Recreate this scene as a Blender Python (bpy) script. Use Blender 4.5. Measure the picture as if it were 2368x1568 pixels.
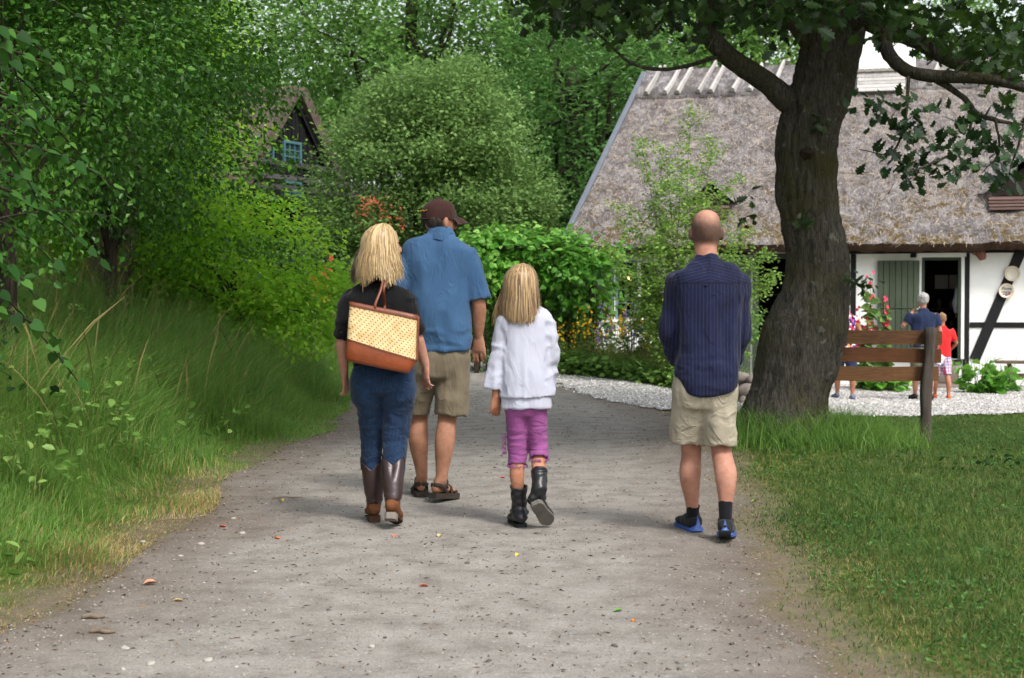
import bpy, math, random
import numpy as np
from mathutils import Vector, Matrix

for _o in list(bpy.data.objects):
    bpy.data.objects.remove(_o, do_unlink=True)
SC = bpy.context.scene
COL = SC.collection
rng = np.random.default_rng(7)
random.seed(7)

# ------------------------------------------------------------------ camera
CAM_H = 1.29
FPX = 1024 * 50.0 / 36.0
PITCH = math.atan(36.0 / FPX)
cam_data = bpy.data.cameras.new("camera")
cam_data.lens = 50.0
cam_data.sensor_width = 36.0
cam_data.clip_start = 0.05
cam_data.clip_end = 2000.0
cam_data.dof.use_dof = True
cam_data.dof.focus_distance = 8.6
cam_data.dof.aperture_fstop = 5.0
cam = bpy.data.objects.new("camera", cam_data)
COL.objects.link(cam)
cam.location = (0, 0, CAM_H)
cam.rotation_euler = (math.radians(90) - PITCH, 0, 0)
SC.camera = cam

# ------------------------------------------------------------------ sky
SUN_EL, SUN_AZ = math.radians(52), math.radians(146)   # azimuth from +Y towards +X
world = bpy.data.worlds.new("World")
SC.world = world
world.use_nodes = True
wn = world.node_tree
wn.nodes.clear()
w_out = wn.nodes.new("ShaderNodeOutputWorld")
w_bg = wn.nodes.new("ShaderNodeBackground")
w_sky = wn.nodes.new("ShaderNodeTexSky")
w_sky.sky_type = 'NISHITA'
w_sky.sun_disc = False
w_sky.sun_elevation = SUN_EL
w_sky.sun_rotation = SUN_AZ
w_sky.air_density = 1.4
w_sky.dust_density = 3.5
w_sky.ozone_density = 1.0
w_hsv = wn.nodes.new("ShaderNodeHueSaturation")
w_hsv.inputs["Saturation"].default_value = 0.38
w_bg.inputs["Strength"].default_value = 0.15
wn.links.new(w_sky.outputs[0], w_hsv.inputs["Color"])
wn.links.new(w_hsv.outputs[0], w_bg.inputs["Color"])
wn.links.new(w_bg.outputs[0], w_out.inputs["Surface"])

# ------------------------------------------------------------------ sun (bright overcast: soft)
sun_d = bpy.data.lights.new("sun", 'SUN')
sun_d.energy = 1.5
sun_d.angle = math.radians(10)
sun_d.color = (1.0, 0.96, 0.9)
sun = bpy.data.objects.new("sun", sun_d)
COL.objects.link(sun)
_sd = Vector((math.sin(SUN_AZ) * math.cos(SUN_EL), math.cos(SUN_AZ) * math.cos(SUN_EL), math.sin(SUN_EL)))
sun.rotation_euler = _sd.to_track_quat('Z', 'Y').to_euler()
sun.location = (0, 0, 30)

SC.view_settings.view_transform = 'Standard'
SC.view_settings.look = 'None'
SC.view_settings.gamma = 1.0
SC.view_settings.use_curve_mapping = False
SC.view_settings.exposure = 0.85
SC.cycles.use_denoising = True
SC.cycles.max_bounces = 6
SC.cycles.diffuse_bounces = 4
SC.cycles.transmission_bounces = 4
SC.cycles.transparent_max_bounces = 6
SC.cycles.use_adaptive_sampling = True
SC.cycles.adaptive_threshold = 0.02

# ------------------------------------------------------------------ measuring helpers
def P(u, v, Y):
    """point at depth Y seen at pixel (u, v) of the 1024 x 678 picture"""
    a, b = (u - 512) / FPX, (339 - v) / FPX
    dx, dy, dz = a, math.cos(PITCH) + b * math.sin(PITCH), -math.sin(PITCH) + b * math.cos(PITCH)
    k = Y / dy
    return np.array([dx * k, Y, CAM_H + dz * k])
KD = 1024 / 2367.0
def D(x, y, Y):
    return P(x * KD, y * KD, Y)

def ss(a, b, x):
    t = np.clip((x - a) / (b - a), 0, 1)
    return t * t * (3 - 2 * t)

# ------------------------------------------------------------------ noise
def _hash(ix, iy, iz, seed):
    h = (ix.astype(np.int64) * 374761393 + iy.astype(np.int64) * 668265263 + iz.astype(np.int64) * 2147483647 + seed * 144269504) & 0xffffffff
    h = ((h ^ (h >> 13)) * 1274126177) & 0xffffffff
    h = h ^ (h >> 16)
    h = (h * 2246822519) & 0xffffffff
    return ((h ^ (h >> 15)) & 0xffffff) / float(0xffffff)

def vnoise(p, seed=0):
    p = np.asarray(p, float)
    i = np.floor(p).astype(np.int64)
    f = p - i
    f = f * f * (3 - 2 * f)
    r = 0
    for dx in (0, 1):
        for dy in (0, 1):
            for dz in (0, 1):
                w = (f[:, 0] if dx else 1 - f[:, 0]) * (f[:, 1] if dy else 1 - f[:, 1]) * (f[:, 2] if dz else 1 - f[:, 2])
                r = r + w * _hash(i[:, 0] + dx, i[:, 1] + dy, i[:, 2] + dz, seed)
    return r

def fbm(p, octv=4, seed=0):
    p = np.asarray(p, float)
    r, a, s = 0, 0.5, 0
    for k in range(octv):
        r = r + a * vnoise(p * 2 ** k + 17.3 * k, seed + k)
        s += a
        a *= 0.5
    return r / s

# ------------------------------------------------------------------ mesh helpers
def new_mesh(name, V, faces, smooth=False):
    """faces: one (n,k) int array or a list of such arrays with different k"""
    me = bpy.data.meshes.new(name)
    V = np.ascontiguousarray(V, dtype=np.float32)
    if not isinstance(faces, (list, tuple)):
        faces = [faces]
    faces = [np.asarray(f, dtype=np.int32) for f in faces if len(f)]
    nl = sum(f.size for f in faces)
    nf = sum(len(f) for f in faces)
    me.vertices.add(len(V))
    me.vertices.foreach_set("co", V.ravel())
    me.loops.add(nl)
    me.loops.foreach_set("vertex_index", np.concatenate([f.ravel() for f in faces]))
    me.polygons.add(nf)
    tot = np.concatenate([np.full(len(f), f.shape[1], np.int32) for f in faces])
    st = np.concatenate([[0], np.cumsum(tot)[:-1]]).astype(np.int32)
    me.polygons.foreach_set("loop_start", st)
    me.polygons.foreach_set("use_smooth", np.full(nf, bool(smooth)))
    me.update(calc_edges=True)
    me.validate()
    return me

class MB:
    """collects geometry for one mesh object"""
    def __init__(self):
        self.V, self.F, self.n = [], {}, 0
    def add(self, V, *faces):
        V = np.asarray(V, float)
        for f in faces:
            f = np.asarray(f, int)
            if len(f):
                self.F.setdefault(f.shape[1], []).append(f + self.n)
        self.V.append(V)
        self.n += len(V)
        return self
    def arrays(self):
        return np.concatenate(self.V), [np.concatenate(v) for v in self.F.values()]
    def box(self, c, s, rot=None, bevel=0.0, taper=None):
        """box of size s about c; rot = 3x3 matrix of columns"""
        hx, hy, hz = s[0] / 2, s[1] / 2, s[2] / 2
        if bevel <= 0:
            v = np.array([[x, y, z] for x in (-hx, hx) for y in (-hy, hy) for z in (-hz, hz)])
            f = [[0, 1, 3, 2], [4, 6, 7, 5], [0, 4, 5, 1], [2, 3, 7, 6], [0, 2, 6, 4], [1, 5, 7, 3]]
            if rot is not None:
                v = v @ np.asarray(rot).T
            return self.add(v + np.asarray(c), f)
        b = min(bevel, hx * .8, hy * .8, hz * .8)
        v, idx = [], {}
        for sx in (-1, 1):
            for sy in (-1, 1):
                for sz in (-1, 1):
                    for k in range(3):
                        q = [sx * (hx - b), sy * (hy - b), sz * (hz - b)]
                        q[k] = (sx * hx, sy * hy, sz * hz)[k]
                        idx[(sx, sy, sz, k)] = len(v)
                        v.append(q)
        f4, f3 = [], []
        for k in range(3):
            a, c2 = [(1, 2), (2, 0), (0, 1)][k]
            for s_ in (-1, 1):
                r = []
                for (p, q) in ((-1, -1), (1, -1), (1, 1), (-1, 1)):
                    t = [0, 0, 0]; t[k] = s_; t[a] = p; t[c2] = q
                    r.append(idx[(t[0], t[1], t[2], k)])
                f4.append(r if s_ > 0 else r[::-1])
        for k in range(3):
            a, c2 = [(1, 2), (2, 0), (0, 1)][k]
            for p in (-1, 1):
                for q in (-1, 1):
                    r = []
                    for s_ in (-1, 1):
                        t = [0, 0, 0]; t[k] = s_; t[a] = p; t[c2] = q
                        r.append((idx[(t[0], t[1], t[2], a)], idx[(t[0], t[1], t[2], c2)]))
                    q4 = [r[0][0], r[1][0], r[1][1], r[0][1]]
                    f4.append(q4 if p * q > 0 else q4[::-1])
        for sx in (-1, 1):
            for sy in (-1, 1):
                for sz in (-1, 1):
                    t = [idx[(sx, sy, sz, k)] for k in range(3)]
                    f3.append(t if sx * sy * sz > 0 else t[::-1])
        v = np.array(v, float)
        if rot is not None:
            v = v @ np.asarray(rot).T
        return self.add(v + np.asarray(c), f4, f3)
    def build(self, name, mat, parent=None, smooth=False, kind=None):
        V, F = self.arrays()
        return mobj(name, V, F, mat, parent, smooth, kind)

def mobj(name, V, F, mat, parent=None, smooth=False, kind=None):
    me = new_mesh(name, V, F, smooth)
    return lobj(name, me, mat, parent, kind)

def lobj(name, me, mat, parent=None, kind=None):
    if mat is not None and len(me.materials) == 0:
        me.materials.append(mat)
    o = bpy.data.objects.new(name, me)
    COL.objects.link(o)
    if parent is not None:
        o.parent = parent
    if kind:
        o["kind"] = kind
    return o

def tag(o, label, cat, group=None):
    o["label"] = label
    o["category"] = cat
    if group:
        o["group"] = group
    return o

def thing(name, label, cat, loc=(0, 0, 0), rz=0.0, group=None):
    e = bpy.data.objects.new(name, None)
    e.empty_display_size = 0.2
    COL.objects.link(e)
    e.location = [float(q) for q in loc]
    e.rotation_euler = (0, 0, rz)
    return tag(e, label, cat, group)

def struct(o):
    o["kind"] = "structure"
    return o

def copy_tree(o, parent=None):
    c = o.copy()
    COL.objects.link(c)
    c.parent = parent
    for ch in list(o.children):
        copy_tree(ch, c)
    return c

def unit(v):
    v = np.asarray(v, float)
    return v / (np.linalg.norm(v) + 1e-12)

def catmull(pts, sub):
    pts = np.asarray(pts, float)
    n = len(pts)
    if n < 3 or sub <= 1:
        if sub <= 1:
            return pts
        t = np.linspace(0, 1, sub * (n - 1) + 1)
        return np.stack([np.interp(t, np.linspace(0, 1, n), pts[:, k]) for k in range(pts.shape[1])], 1)
    ext = np.vstack([2 * pts[0] - pts[1], pts, 2 * pts[-1] - pts[-2]])
    out = []
    for i in range(n - 1):
        p0, p1, p2, p3 = ext[i:i + 4]
        for k in range(sub):
            t = k / sub
            out.append(0.5 * ((2 * p1) + (-p0 + p2) * t + (2 * p0 - 5 * p1 + 4 * p2 - p3) * t * t + (-p0 + 3 * p1 - 3 * p2 + p3) * t ** 3))
    out.append(pts[-1])
    return np.array(out)

def loft(pts, rad, ref=(1, 0, 0), n=18, sub=4, cap0='round', cap1='round', power=2.0, capk=.9):
    """closed tube through pts; rad = list of r or (a, b): a along ref, b across it"""
    pts = np.asarray(pts, float)
    R = np.array([[r, r] if np.isscalar(r) else list(r) for r in rad], float)
    A = catmull(np.hstack([pts, R]), sub)
    pts, R = A[:, :3], np.maximum(A[:, 3:], 1e-4)
    m = len(pts)
    T = np.gradient(pts, axis=0)
    T /= np.linalg.norm(T, axis=1)[:, None] + 1e-12
    ref = np.asarray(ref, float)
    X = ref[None, :] - T * (T @ ref)[:, None]
    X /= np.linalg.norm(X, axis=1)[:, None] + 1e-9
    Yv = np.cross(T, X)
    th = np.linspace(0, 2 * np.pi, n, endpoint=False)
    c, s = np.cos(th), np.sin(th)
    if power != 2.0:
        e = 2.0 / power
        c, s = np.sign(c) * np.abs(c) ** e, np.sign(s) * np.abs(s) ** e
    rings = []
    def ring(p, x, y, r):
        rings.append(p[None, :] + np.outer(c * r[0], x) + np.outer(s * r[1], y))
    def capr(i, sgn, mode):
        p, x, y, t, r = pts[i], X[i], Yv[i], T[i] * sgn, R[i]
        q = []
        if mode == 'round':
            e = min(r)
            for a in (75, 50, 25):
                a = math.radians(a)
                q.append((p + t * e * math.cos(a) * capk, r * math.sin(a)))
        elif mode == 'flat':
            q.append((p + t * 1e-3, r * 0.6)); q.append((p + t * 1e-3, r * 0.05))
        elif mode == 'recess':
            q.append((p - t * 0.005, r * 0.80)); q.append((p - t * 0.06, r * 0.76)); q.append((p - t * 0.06, r * 0.05))
        return q, x, y
    q, x, y = capr(0, -1, cap0)
    for (p, r) in q[::-1]:
        ring(p, x, y, r)
    for i in range(m):
        ring(pts[i], X[i], Yv[i], R[i])
    q, x, y = capr(m - 1, 1, cap1)
    for (p, r) in q:
        ring(p, x, y, r)
    k = len(rings)
    V = np.concatenate(rings)
    i = np.arange(k - 1)[:, None] * n
    j = np.arange(n)[None, :]
    j2 = (j + 1) % n
    F = np.stack([i + j, i + j2, i + n + j2, i + n + j], -1).reshape(-1, 4)
    V = np.vstack([V, rings[0].mean(0), rings[-1].mean(0)])
    jj = np.arange(n)
    F0 = np.stack([(jj + 1) % n, jj, np.full(n, k * n)], 1)
    F1 = np.stack([(k - 1) * n + jj, (k - 1) * n + (jj + 1) % n, np.full(n, k * n + 1)], 1)
    return V, F, np.vstack([F0, F1])

def tube(pts, rad, n=7, sub=1):
    return loft(pts, rad, ref=unit(np.array([0.31, 0.22, 0.93]) if abs(unit(np.asarray(pts[-1]) - np.asarray(pts[0]))[2]) < 0.8 else np.array([0.93, 0.3, 0.1])), n=n, sub=sub, cap0='flat', cap1='flat')

def ellipsoid(c, r, rot=None, nu=14, nv=9):
    th = np.linspace(0, 2 * np.pi, nu, endpoint=False)
    ph = np.linspace(0, np.pi, nv + 1)[1:-1]
    v = [np.array([[0, 0, 1.0]])]
    for p in ph:
        v.append(np.stack([np.cos(th) * np.sin(p), np.sin(th) * np.sin(p), np.full(nu, np.cos(p))], 1))
    v.append(np.array([[0, 0, -1.0]]))
    V = np.concatenate(v) * np.asarray(r, float)
    if rot is not None:
        V = V @ np.asarray(rot).T
    V = V + np.asarray(c)
    j = np.arange(nu); j2 = (j + 1) % nu
    F4, m = [], len(ph)
    for k in range(m - 1):
        a, b = 1 + k * nu, 1 + (k + 1) * nu
        F4.append(np.stack([a + j, b + j, b + j2, a + j2], 1))
    last = len(V) - 1
    F3 = np.vstack([np.stack([np.zeros(nu, int), 1 + j, 1 + j2], 1), np.stack([np.full(nu, last), 1 + (m - 1) * nu + j2, 1 + (m - 1) * nu + j], 1)])
    return V, np.vstack(F4), F3

def remesh(mb, voxel, smooth_it=4, factor=0.5, adapt=0.0):
    """fuse overlapping closed shapes into one continuous surface"""
    V, F = mb.arrays()
    me = new_mesh("tmp", V, F)
    o = bpy.data.objects.new("tmp", me)
    COL.objects.link(o)
    m = o.modifiers.new("r", 'REMESH')
    m.mode = 'VOXEL'
    m.voxel_size = voxel
    m.adaptivity = adapt
    if smooth_it:
        s = o.modifiers.new("s", 'SMOOTH')
        s.factor = factor
        s.iterations = smooth_it
    dg = bpy.context.evaluated_depsgraph_get()
    ev = o.evaluated_get(dg)
    em = ev.to_mesh()
    n = len(em.vertices)
    co = np.empty(n * 3, np.float32); em.vertices.foreach_get("co", co)
    no = np.empty(n * 3, np.float32); em.vertices.foreach_get("normal", no)
    nl = len(em.loops)
    li = np.empty(nl, np.int32); em.loops.foreach_get("vertex_index", li)
    tot = np.empty(len(em.polygons), np.int32); em.polygons.foreach_get("loop_total", tot)
    st = np.empty(len(em.polygons), np.int32); em.polygons.foreach_get("loop_start", st)
    F4 = li[(st[tot == 4][:, None] + np.arange(4))]
    F3 = li[(st[tot == 3][:, None] + np.arange(3))] if (tot == 3).any() else np.zeros((0, 3), int)
    ev.to_mesh_clear()
    bpy.data.objects.remove(o, do_unlink=True)
    bpy.data.meshes.remove(me)
    return co.reshape(-1, 3).astype(float), no.reshape(-1, 3).astype(float), [F4, F3]

def folds(V, N, specs):
    """displace along normals; spec = (scale xyz, amplitude, seed, mask(V) or None)"""
    d = np.zeros(len(V))
    for (sc, amp, seed, mask) in specs:
        w = V + 0.03 * np.stack([fbm(V * 7 + 3, 2, seed + 5), fbm(V * 7 + 9, 2, seed + 6), fbm(V * 7 + 15, 2, seed + 8)], 1)
        q = fbm(w * np.asarray(sc), 2, seed)
        q = 1 - np.abs(2 * q - 1) * 1.8
        q = amp * (q - 0.6)
        if mask is not None:
            q = q * mask(V)
        d += q
    return V + N * d[:, None]

# ------------------------------------------------------------------ materials
def lin(r, g, b):
    """sRGB 0-255 to linear"""
    o = []
    for c in (r, g, b):
        c /= 255.0
        o.append(c / 12.92 if c <= 0.04045 else ((c + 0.055) / 1.055) ** 2.4)
    return (o[0], o[1], o[2], 1.0)

class NT:
    def __init__(self, name):
        self.m = bpy.data.materials.new(name)
        self.m.use_nodes = True
        self.t = self.m.node_tree
        self.t.nodes.clear()
        self.out = self.t.nodes.new("ShaderNodeOutputMaterial")
    def n(self, typ, **kw):
        x = self.t.nodes.new("ShaderNode" + typ)
        for k, v in kw.items():
            setattr(x, k, v)
        return x
    def l(self, a, b):
        self.t.links.new(a, b)
    def val(self, sock, v):
        if hasattr(v, "is_output"):
            self.l(v, sock)
        else:
            sock.default_value = v
    def coord(self, which="Object"):
        return self.n("TexCoord").outputs[which]
    def mapv(self, vec, scale=(1, 1, 1), rot=(0, 0, 0), loc=(0, 0, 0)):
        m = self.n("Mapping")
        m.inputs["Scale"].default_value = scale
        m.inputs["Rotation"].default_value = rot
        m.inputs["Location"].default_value = loc
        self.l(vec, m.inputs["Vector"])
        return m.outputs[0]
    def noise(self, vec, scale, detail=4, rough=0.55, dist=0.0, out="Fac"):
        x = self.n("TexNoise")
        x.inputs["Scale"].default_value = scale
        x.inputs["Detail"].default_value = detail
        x.inputs["Roughness"].default_value = rough
        x.inputs["Distortion"].default_value = dist
        self.l(vec, x.inputs["Vector"])
        return x.outputs[out]
    def vor(self, vec, scale, feature='F1', out="Distance", rnd=1.0):
        x = self.n("TexVoronoi", feature=feature)
        x.inputs["Scale"].default_value = scale
        x.inputs["Randomness"].default_value = rnd
        self.l(vec, x.inputs["Vector"])
        return x.outputs[out]
    def ramp(self, fac, stops, interp='LINEAR'):
        r = self.n("ValToRGB")
        r.color_ramp.interpolation = interp
        e = r.color_ramp.elements
        while len(e) < len(stops):
            e.new(0.5)
        for k, (p, c) in enumerate(stops):
            e[k].position = p
            if np.isscalar(c):
                c = (c, c, c, 1)
            e[k].color = c
        self.val(r.inputs["Fac"], fac)
        return r.outputs["Color"]
    def mix(self, fac, a, b, mode='MIX'):
        x = self.n("Mix", data_type='RGBA', blend_type=mode)
        self.val(x.inputs[0], fac)
        self.val(x.inputs[6], a)
        self.val(x.inputs[7], b)
        return x.outputs[2]
    def math(self, op, a, b=0.0, c=None):
        x = self.n("Math", operation=op)
        self.val(x.inputs[0], a)
        self.val(x.inputs[1], b)
        if c is not None:
            self.val(x.inputs[2], c)
        return x.outputs[0]
    def sep(self, vec):
        x = self.n("SeparateXYZ")
        self.l(vec, x.inputs[0])
        return x.outputs
    def rnd(self):
        return self.n("NewGeometry").outputs["Random Per Island"]
    def objrnd(self):
        return self.n("ObjectInfo").outputs["Random"]
    def bump(self, h, strength=0.5, dist=0.01):
        b = self.n("Bump")
        b.inputs["Strength"].default_value = strength
        b.inputs["Distance"].default_value = dist
        self.l(h, b.inputs["Height"])
        return b.outputs[0]
    def pbr(self, color, rough=0.8, spec=0.3, normal=None, metal=0.0, sheen=0.0, coat=0.0):
        b = self.n("BsdfPrincipled")
        self.val(b.inputs["Base Color"], color)
        self.val(b.inputs["Roughness"], rough)
        b.inputs["Specular IOR Level"].default_value = spec
        b.inputs["Metallic"].default_value = metal
        b.inputs["Sheen Weight"].default_value = sheen
        b.inputs["Coat Weight"].default_value = coat
        if normal is not None:
            self.l(normal, b.inputs["Normal"])
        return b.outputs[0]
    def done(self, sh):
        self.l(sh, self.out.inputs["Surface"])
        return self.m

def leaf_mat(name, c_dark, c_mid, c_light, trans=0.3, rough=0.5, spec=0.35, big=0.6, rand=None):
    """leaf colour varies leaf by leaf and slowly through the crown"""
    t = NT(name)
    r = t.rnd() if rand is None else rand(t)
    pos = t.n("NewGeometry").outputs["Position"]
    nz = t.noise(pos, big, 2)
    f = t.math('ADD', t.math('MULTIPLY', r, 0.75), t.math('MULTIPLY', t.math('SUBTRACT', nz, 0.5), 0.9))
    f = t.math('ADD', f, 0.08)
    col = t.ramp(f, [(0.0, c_dark), (0.5, c_mid), (1.0, c_light)])
    p = t.pbr(col, rough, spec)
    tr = t.n("BsdfTranslucent")
    t.l(t.mix(0.5, col, c_light), tr.inputs["Color"])
    mx = t.n("MixShader")
    mx.inputs[0].default_value = trans
    t.l(p, mx.inputs[1]); t.l(tr.outputs[0], mx.inputs[2])
    return t.done(mx.outputs[0])

def plain(name, col, rough=0.7, spec=0.3, var=0.25, scale=6.0, bump=0.15, bscale=60.0, metal=0.0, coat=0.0, stretch=(1, 1, 1)):
    """colour with soft mottling and a fine relief"""
    t = NT(name)
    c = t.mapv(t.coord(), stretch)
    n1 = t.noise(c, scale, 5, 0.6)
    dark = tuple(x * (1 - var) for x in col[:3]) + (1,)
    lite = tuple(min(1, x * (1 + var)) for x in col[:3]) + (1,)
    colr = t.ramp(n1, [(0.25, dark), (0.75, lite)])
    nb = t.bump(t.noise(c, bscale, 3), bump, 0.006)
    return t.done(t.pbr(colr, rough, spec, nb, metal, coat=coat))

def wood_mat(name, c1, c2, axis=0, grain=34.0, rough=0.7):
    t = NT(name)
    s = [grain, grain, grain]; s[axis] = grain / 16
    c = t.coord()
    oi = t.n("ObjectInfo")
    off = t.n("VectorMath", operation='ADD')
    t.l(c, off.inputs[0])
    cm = t.n("CombineXYZ")
    for k in range(3):
        t.l(t.math('MULTIPLY', oi.outputs["Random"], 7.3 + k), cm.inputs[k])
    t.l(cm.outputs[0], off.inputs[1])
    v = t.mapv(off.outputs[0], s)
    g = t.noise(v, 1.0, 5, 0.65, 1.2)
    g2 = t.noise(c, 5.0, 3)
    f = t.math('ADD', t.math('MULTIPLY', g, 0.75), t.math('MULTIPLY', g2, 0.25))
    f = t.math('ADD', f, t.math('MULTIPLY', t.math('SUBTRACT', oi.outputs["Random"], 0.5), 0.18))
    col = t.ramp(f, [(0.3, c1), (0.68, c2)])
    return t.done(t.pbr(col, rough, 0.25, t.bump(g, 0.5, 0.004)))
# ================================================================== terrain
TX, TY = 2.36, 12.3          # oak
def gz(x, y):
    x = np.asarray(x, float); y = np.asarray(y, float)
    bank = 1.15 * ss(2.2, 5.6, -x) * (1 - 0.6 * ss(24, 32, y))
    drop = -0.27 * ss(1.6, 5.0, x) * ss(12, 19, y)
    rise = 0.10 * (1 - ss(1.0, 3.5, x)) * ss(19, 26, y)
    mound = 0.17 * np.exp(-((x - TX) ** 2 + (y - TY) ** 2) / (2 * 0.75 ** 2))
    p = np.stack([x.ravel(), y.ravel(), np.zeros(x.size)], 1)
    nz = (fbm(p * 0.9, 3, 3) - 0.5).reshape(x.shape) * 0.07 * (ss(2.1, 2.9, np.abs(x - (-0.2)) - 0.0))
    return bank + drop + rise + mound + nz
def gz1(x, y):
    return float(gz(np.array([x]), np.array([y]))[0])

def path_left(y):
    return -2.0 + 0.10 * np.sin(y * 0.9 + 1) + 0.06 * np.sin(y * 2.3) - 0.5 * ss(24, 40, y)
def path_right(y):
    return np.interp(y, [-8, 4.9, 7.5, 9.5, 12.2, 16.4, 19, 21.8, 40], [0.85, 1.04, 1.24, 1.42, 1.62, 1.9, 1.4, 0.9, 0.6]) + 0.05 * np.sin(y * 2.9) + 0.04 * np.sin(y * 1.3 + 2)
YARD = np.array([[0.55, 21.6], [1.1, 19.0], [1.75, 16.9], [2.9, 17.3], [4.3, 19.0], [7.2, 20.0], [14, 20.8], [26, 21], [26, 30], [0.6, 32], [0.2, 26]])
def in_poly(x, y, poly):
    ins = np.zeros(np.shape(x), bool)
    n = len(poly)
    for i in range(n):
        (x1, y1), (x2, y2) = poly[i], poly[(i + 1) % n]
        c = ((y1 > y) != (y2 > y)) & (x < (x2 - x1) * (y - y1) / (y2 - y1 + 1e-12) + x1)
        ins ^= c
    return ins

# soil and turf under everything
t = NT("turf_soil")
pos = t.n("NewGeometry").outputs["Position"]
nA = t.noise(pos, 0.7, 4)
nB = t.noise(pos, 9, 5, 0.7)
nC = t.noise(pos, 60, 3, 0.7)
turf = t.ramp(nB, [(0.3, lin(52, 66, 26)), (0.5, lin(74, 92, 36)), (0.72, lin(120, 118, 66))])
soil = t.ramp(nB, [(0.3, lin(70, 58, 42)), (0.7, lin(112, 100, 72))])
colg = t.mix(t.ramp(nA, [(0.38, 0.0), (0.62, 1.0)]), turf, t.mix(0.45, turf, soil))
colg = t.mix(t.ramp(nC, [(0.45, 0.0), (0.75, 0.5)]), colg, lin(40, 48, 20))
pd = t.n("Attribute"); pd.attribute_name = "pathd"
dm = t.math('ADD', pd.outputs["Fac"], t.math('MULTIPLY', t.math('SUBTRACT', t.noise(pos, 5, 6, 0.75), 0.5), 0.7))
colg = t.mix(t.ramp(dm, [(0.12, 1.0), (0.42, 0.0)]), colg, t.mix(nB, lin(88, 79, 66), lin(126, 116, 99)))
M_TURF = t.done(t.pbr(colg, 0.95, 0.1, t.bump(nC, 0.6, 0.02)))

xs = np.unique(np.concatenate([np.linspace(-160, -12, 26), np.linspace(-12, -6, 16), np.linspace(-6, 9, 76), np.linspace(9, 14, 12), np.linspace(14, 160, 26)]))
ys = np.unique(np.concatenate([np.linspace(-40, 2, 12), np.linspace(2, 24, 100), np.linspace(24, 48, 40), np.linspace(48, 300, 24)]))
GX, GY = np.meshgrid(xs, ys)
GZ = gz(GX, GY)
def ground_attr():
    d_ = np.maximum(path_left(GY) - GX, GX - path_right(GY))
    a_ = ground.data.attributes.new('pathd', 'FLOAT', 'POINT')
    a_.data.foreach_set('value', np.where(GY < 44, d_, 9.0).ravel().astype(np.float32))
def grid_faces(ny, nx):
    i = np.arange(ny - 1)[:, None] * nx + np.arange(nx - 1)[None, :]
    return np.stack([i, i + 1, i + nx + 1, i + nx], -1).reshape(-1, 4)
ground = struct(mobj("ground", np.stack([GX.ravel(), GY.ravel(), GZ.ravel()], 1), grid_faces(len(ys), len(xs)), M_TURF, smooth=True))

ground_attr()
# packed gravel path
t = NT("packed_gravel")
pos = t.n("NewGeometry").outputs["Position"]
big = t.noise(pos, 0.55, 3)
mid = t.noise(pos, 4.5, 5, 0.6)
fine = t.noise(pos, 130, 4, 0.75)
stn = t.vor(pos, 75)
stc = t.vor(pos, 75, out="Color")
dirt = t.noise(t.mapv(pos, (16, 42, 16)), 1.0, 4, 0.7)
x_, y_, z_ = t.sep(pos)
ea = t.n("Attribute"); ea.attribute_name = "edge"
edge = t.math('ADD', ea.outputs["Fac"], t.math('MULTIPLY', t.math('SUBTRACT', big, 0.5), 1.3))
base = t.ramp(mid, [(0.3, lin(121, 116, 110)), (0.5, lin(142, 138, 132)), (0.72, lin(158, 154, 148))])
litter = t.mix(mid, lin(78, 66, 57), lin(112, 99, 86))
base = t.mix(t.ramp(edge, [(0.1, 0.85), (1.25, 0.0)]), base, litter)
rag = t.math('ADD', ea.outputs["Fac"], t.math('MULTIPLY', t.math('SUBTRACT', t.noise(pos, 7, 6, 0.75), 0.5), 0.55))
base = t.mix(t.ramp(rag, [(0.10, 1.0), (0.26, 0.0)]), base, t.mix(t.noise(pos, 22, 4, 0.8), lin(78, 72, 50), lin(122, 112, 86)))
base = t.mix(t.ramp(fine, [(0.36, 0.55), (0.52, 0.0)]), base, lin(84, 75, 68))
base = t.mix(t.ramp(fine, [(0.56, 0.0), (0.74, 0.45)]), base, lin(182, 175, 166))
base = t.mix(t.ramp(dirt, [(0.60, 0.0), (0.72, 0.8)]), base, lin(58, 48, 42))
sx = t.n("SeparateColor"); t.l(stc, sx.inputs[0])
base = t.mix(t.math('MULTIPLY', t.ramp(sx.outputs[0], [(0.965, 0.0), (0.985, 0.45)]), t.ramp(stn, [(0.35, 1.0), (0.5, 0.0)])), base, lin(205, 202, 196))
hh = t.math('ADD', t.math('MULTIPLY', fine, 0.6), t.math('MULTIPLY', mid, 0.5))
M_PATH = t.done(t.pbr(base, 0.95, 0.12, t.bump(hh, 0.55, 0.012)))
py = np.linspace(-8, 44, 760)
pu = np.linspace(0, 1, 30)
z0_ = py * 0
lft = path_left(py) - 0.18 + 0.16 * (fbm(np.stack([py * 4, z0_, z0_], 1), 4, 21) - 0.5)
rgt = path_right(py) + 0.22 + 0.22 * (fbm(np.stack([py * 4, z0_ + 7, z0_], 1), 4, 22) - 0.5)
PX = lft[:, None] * (1 - pu) + rgt[:, None] * pu
PY = np.repeat(py[:, None], 30, 1)
EDG = np.minimum(PX - lft[:, None], (rgt[:, None] - PX))
PZ = gz(PX, PY) + 0.010 - 0.030 * np.exp(-EDG / 0.09) + 0.007 * (fbm(np.stack([PX.ravel() * 2.2, PY.ravel() * 1.2, PX.ravel() * 0], 1), 3, 9).reshape(PX.shape) - 0.4)
pth_o = struct(mobj("path", np.stack([PX.ravel(), PY.ravel(), PZ.ravel()], 1), grid_faces(760, 30), M_PATH, smooth=True))
_at = pth_o.data.attributes.new("edge", 'FLOAT', 'POINT')
_at.data.foreach_set("value", np.minimum(PX - lft[:, None], (rgt[:, None] - PX)).ravel().astype(np.float32))
def path_z(x, y):
    return float(gz1(x, y)) + 0.010

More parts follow.
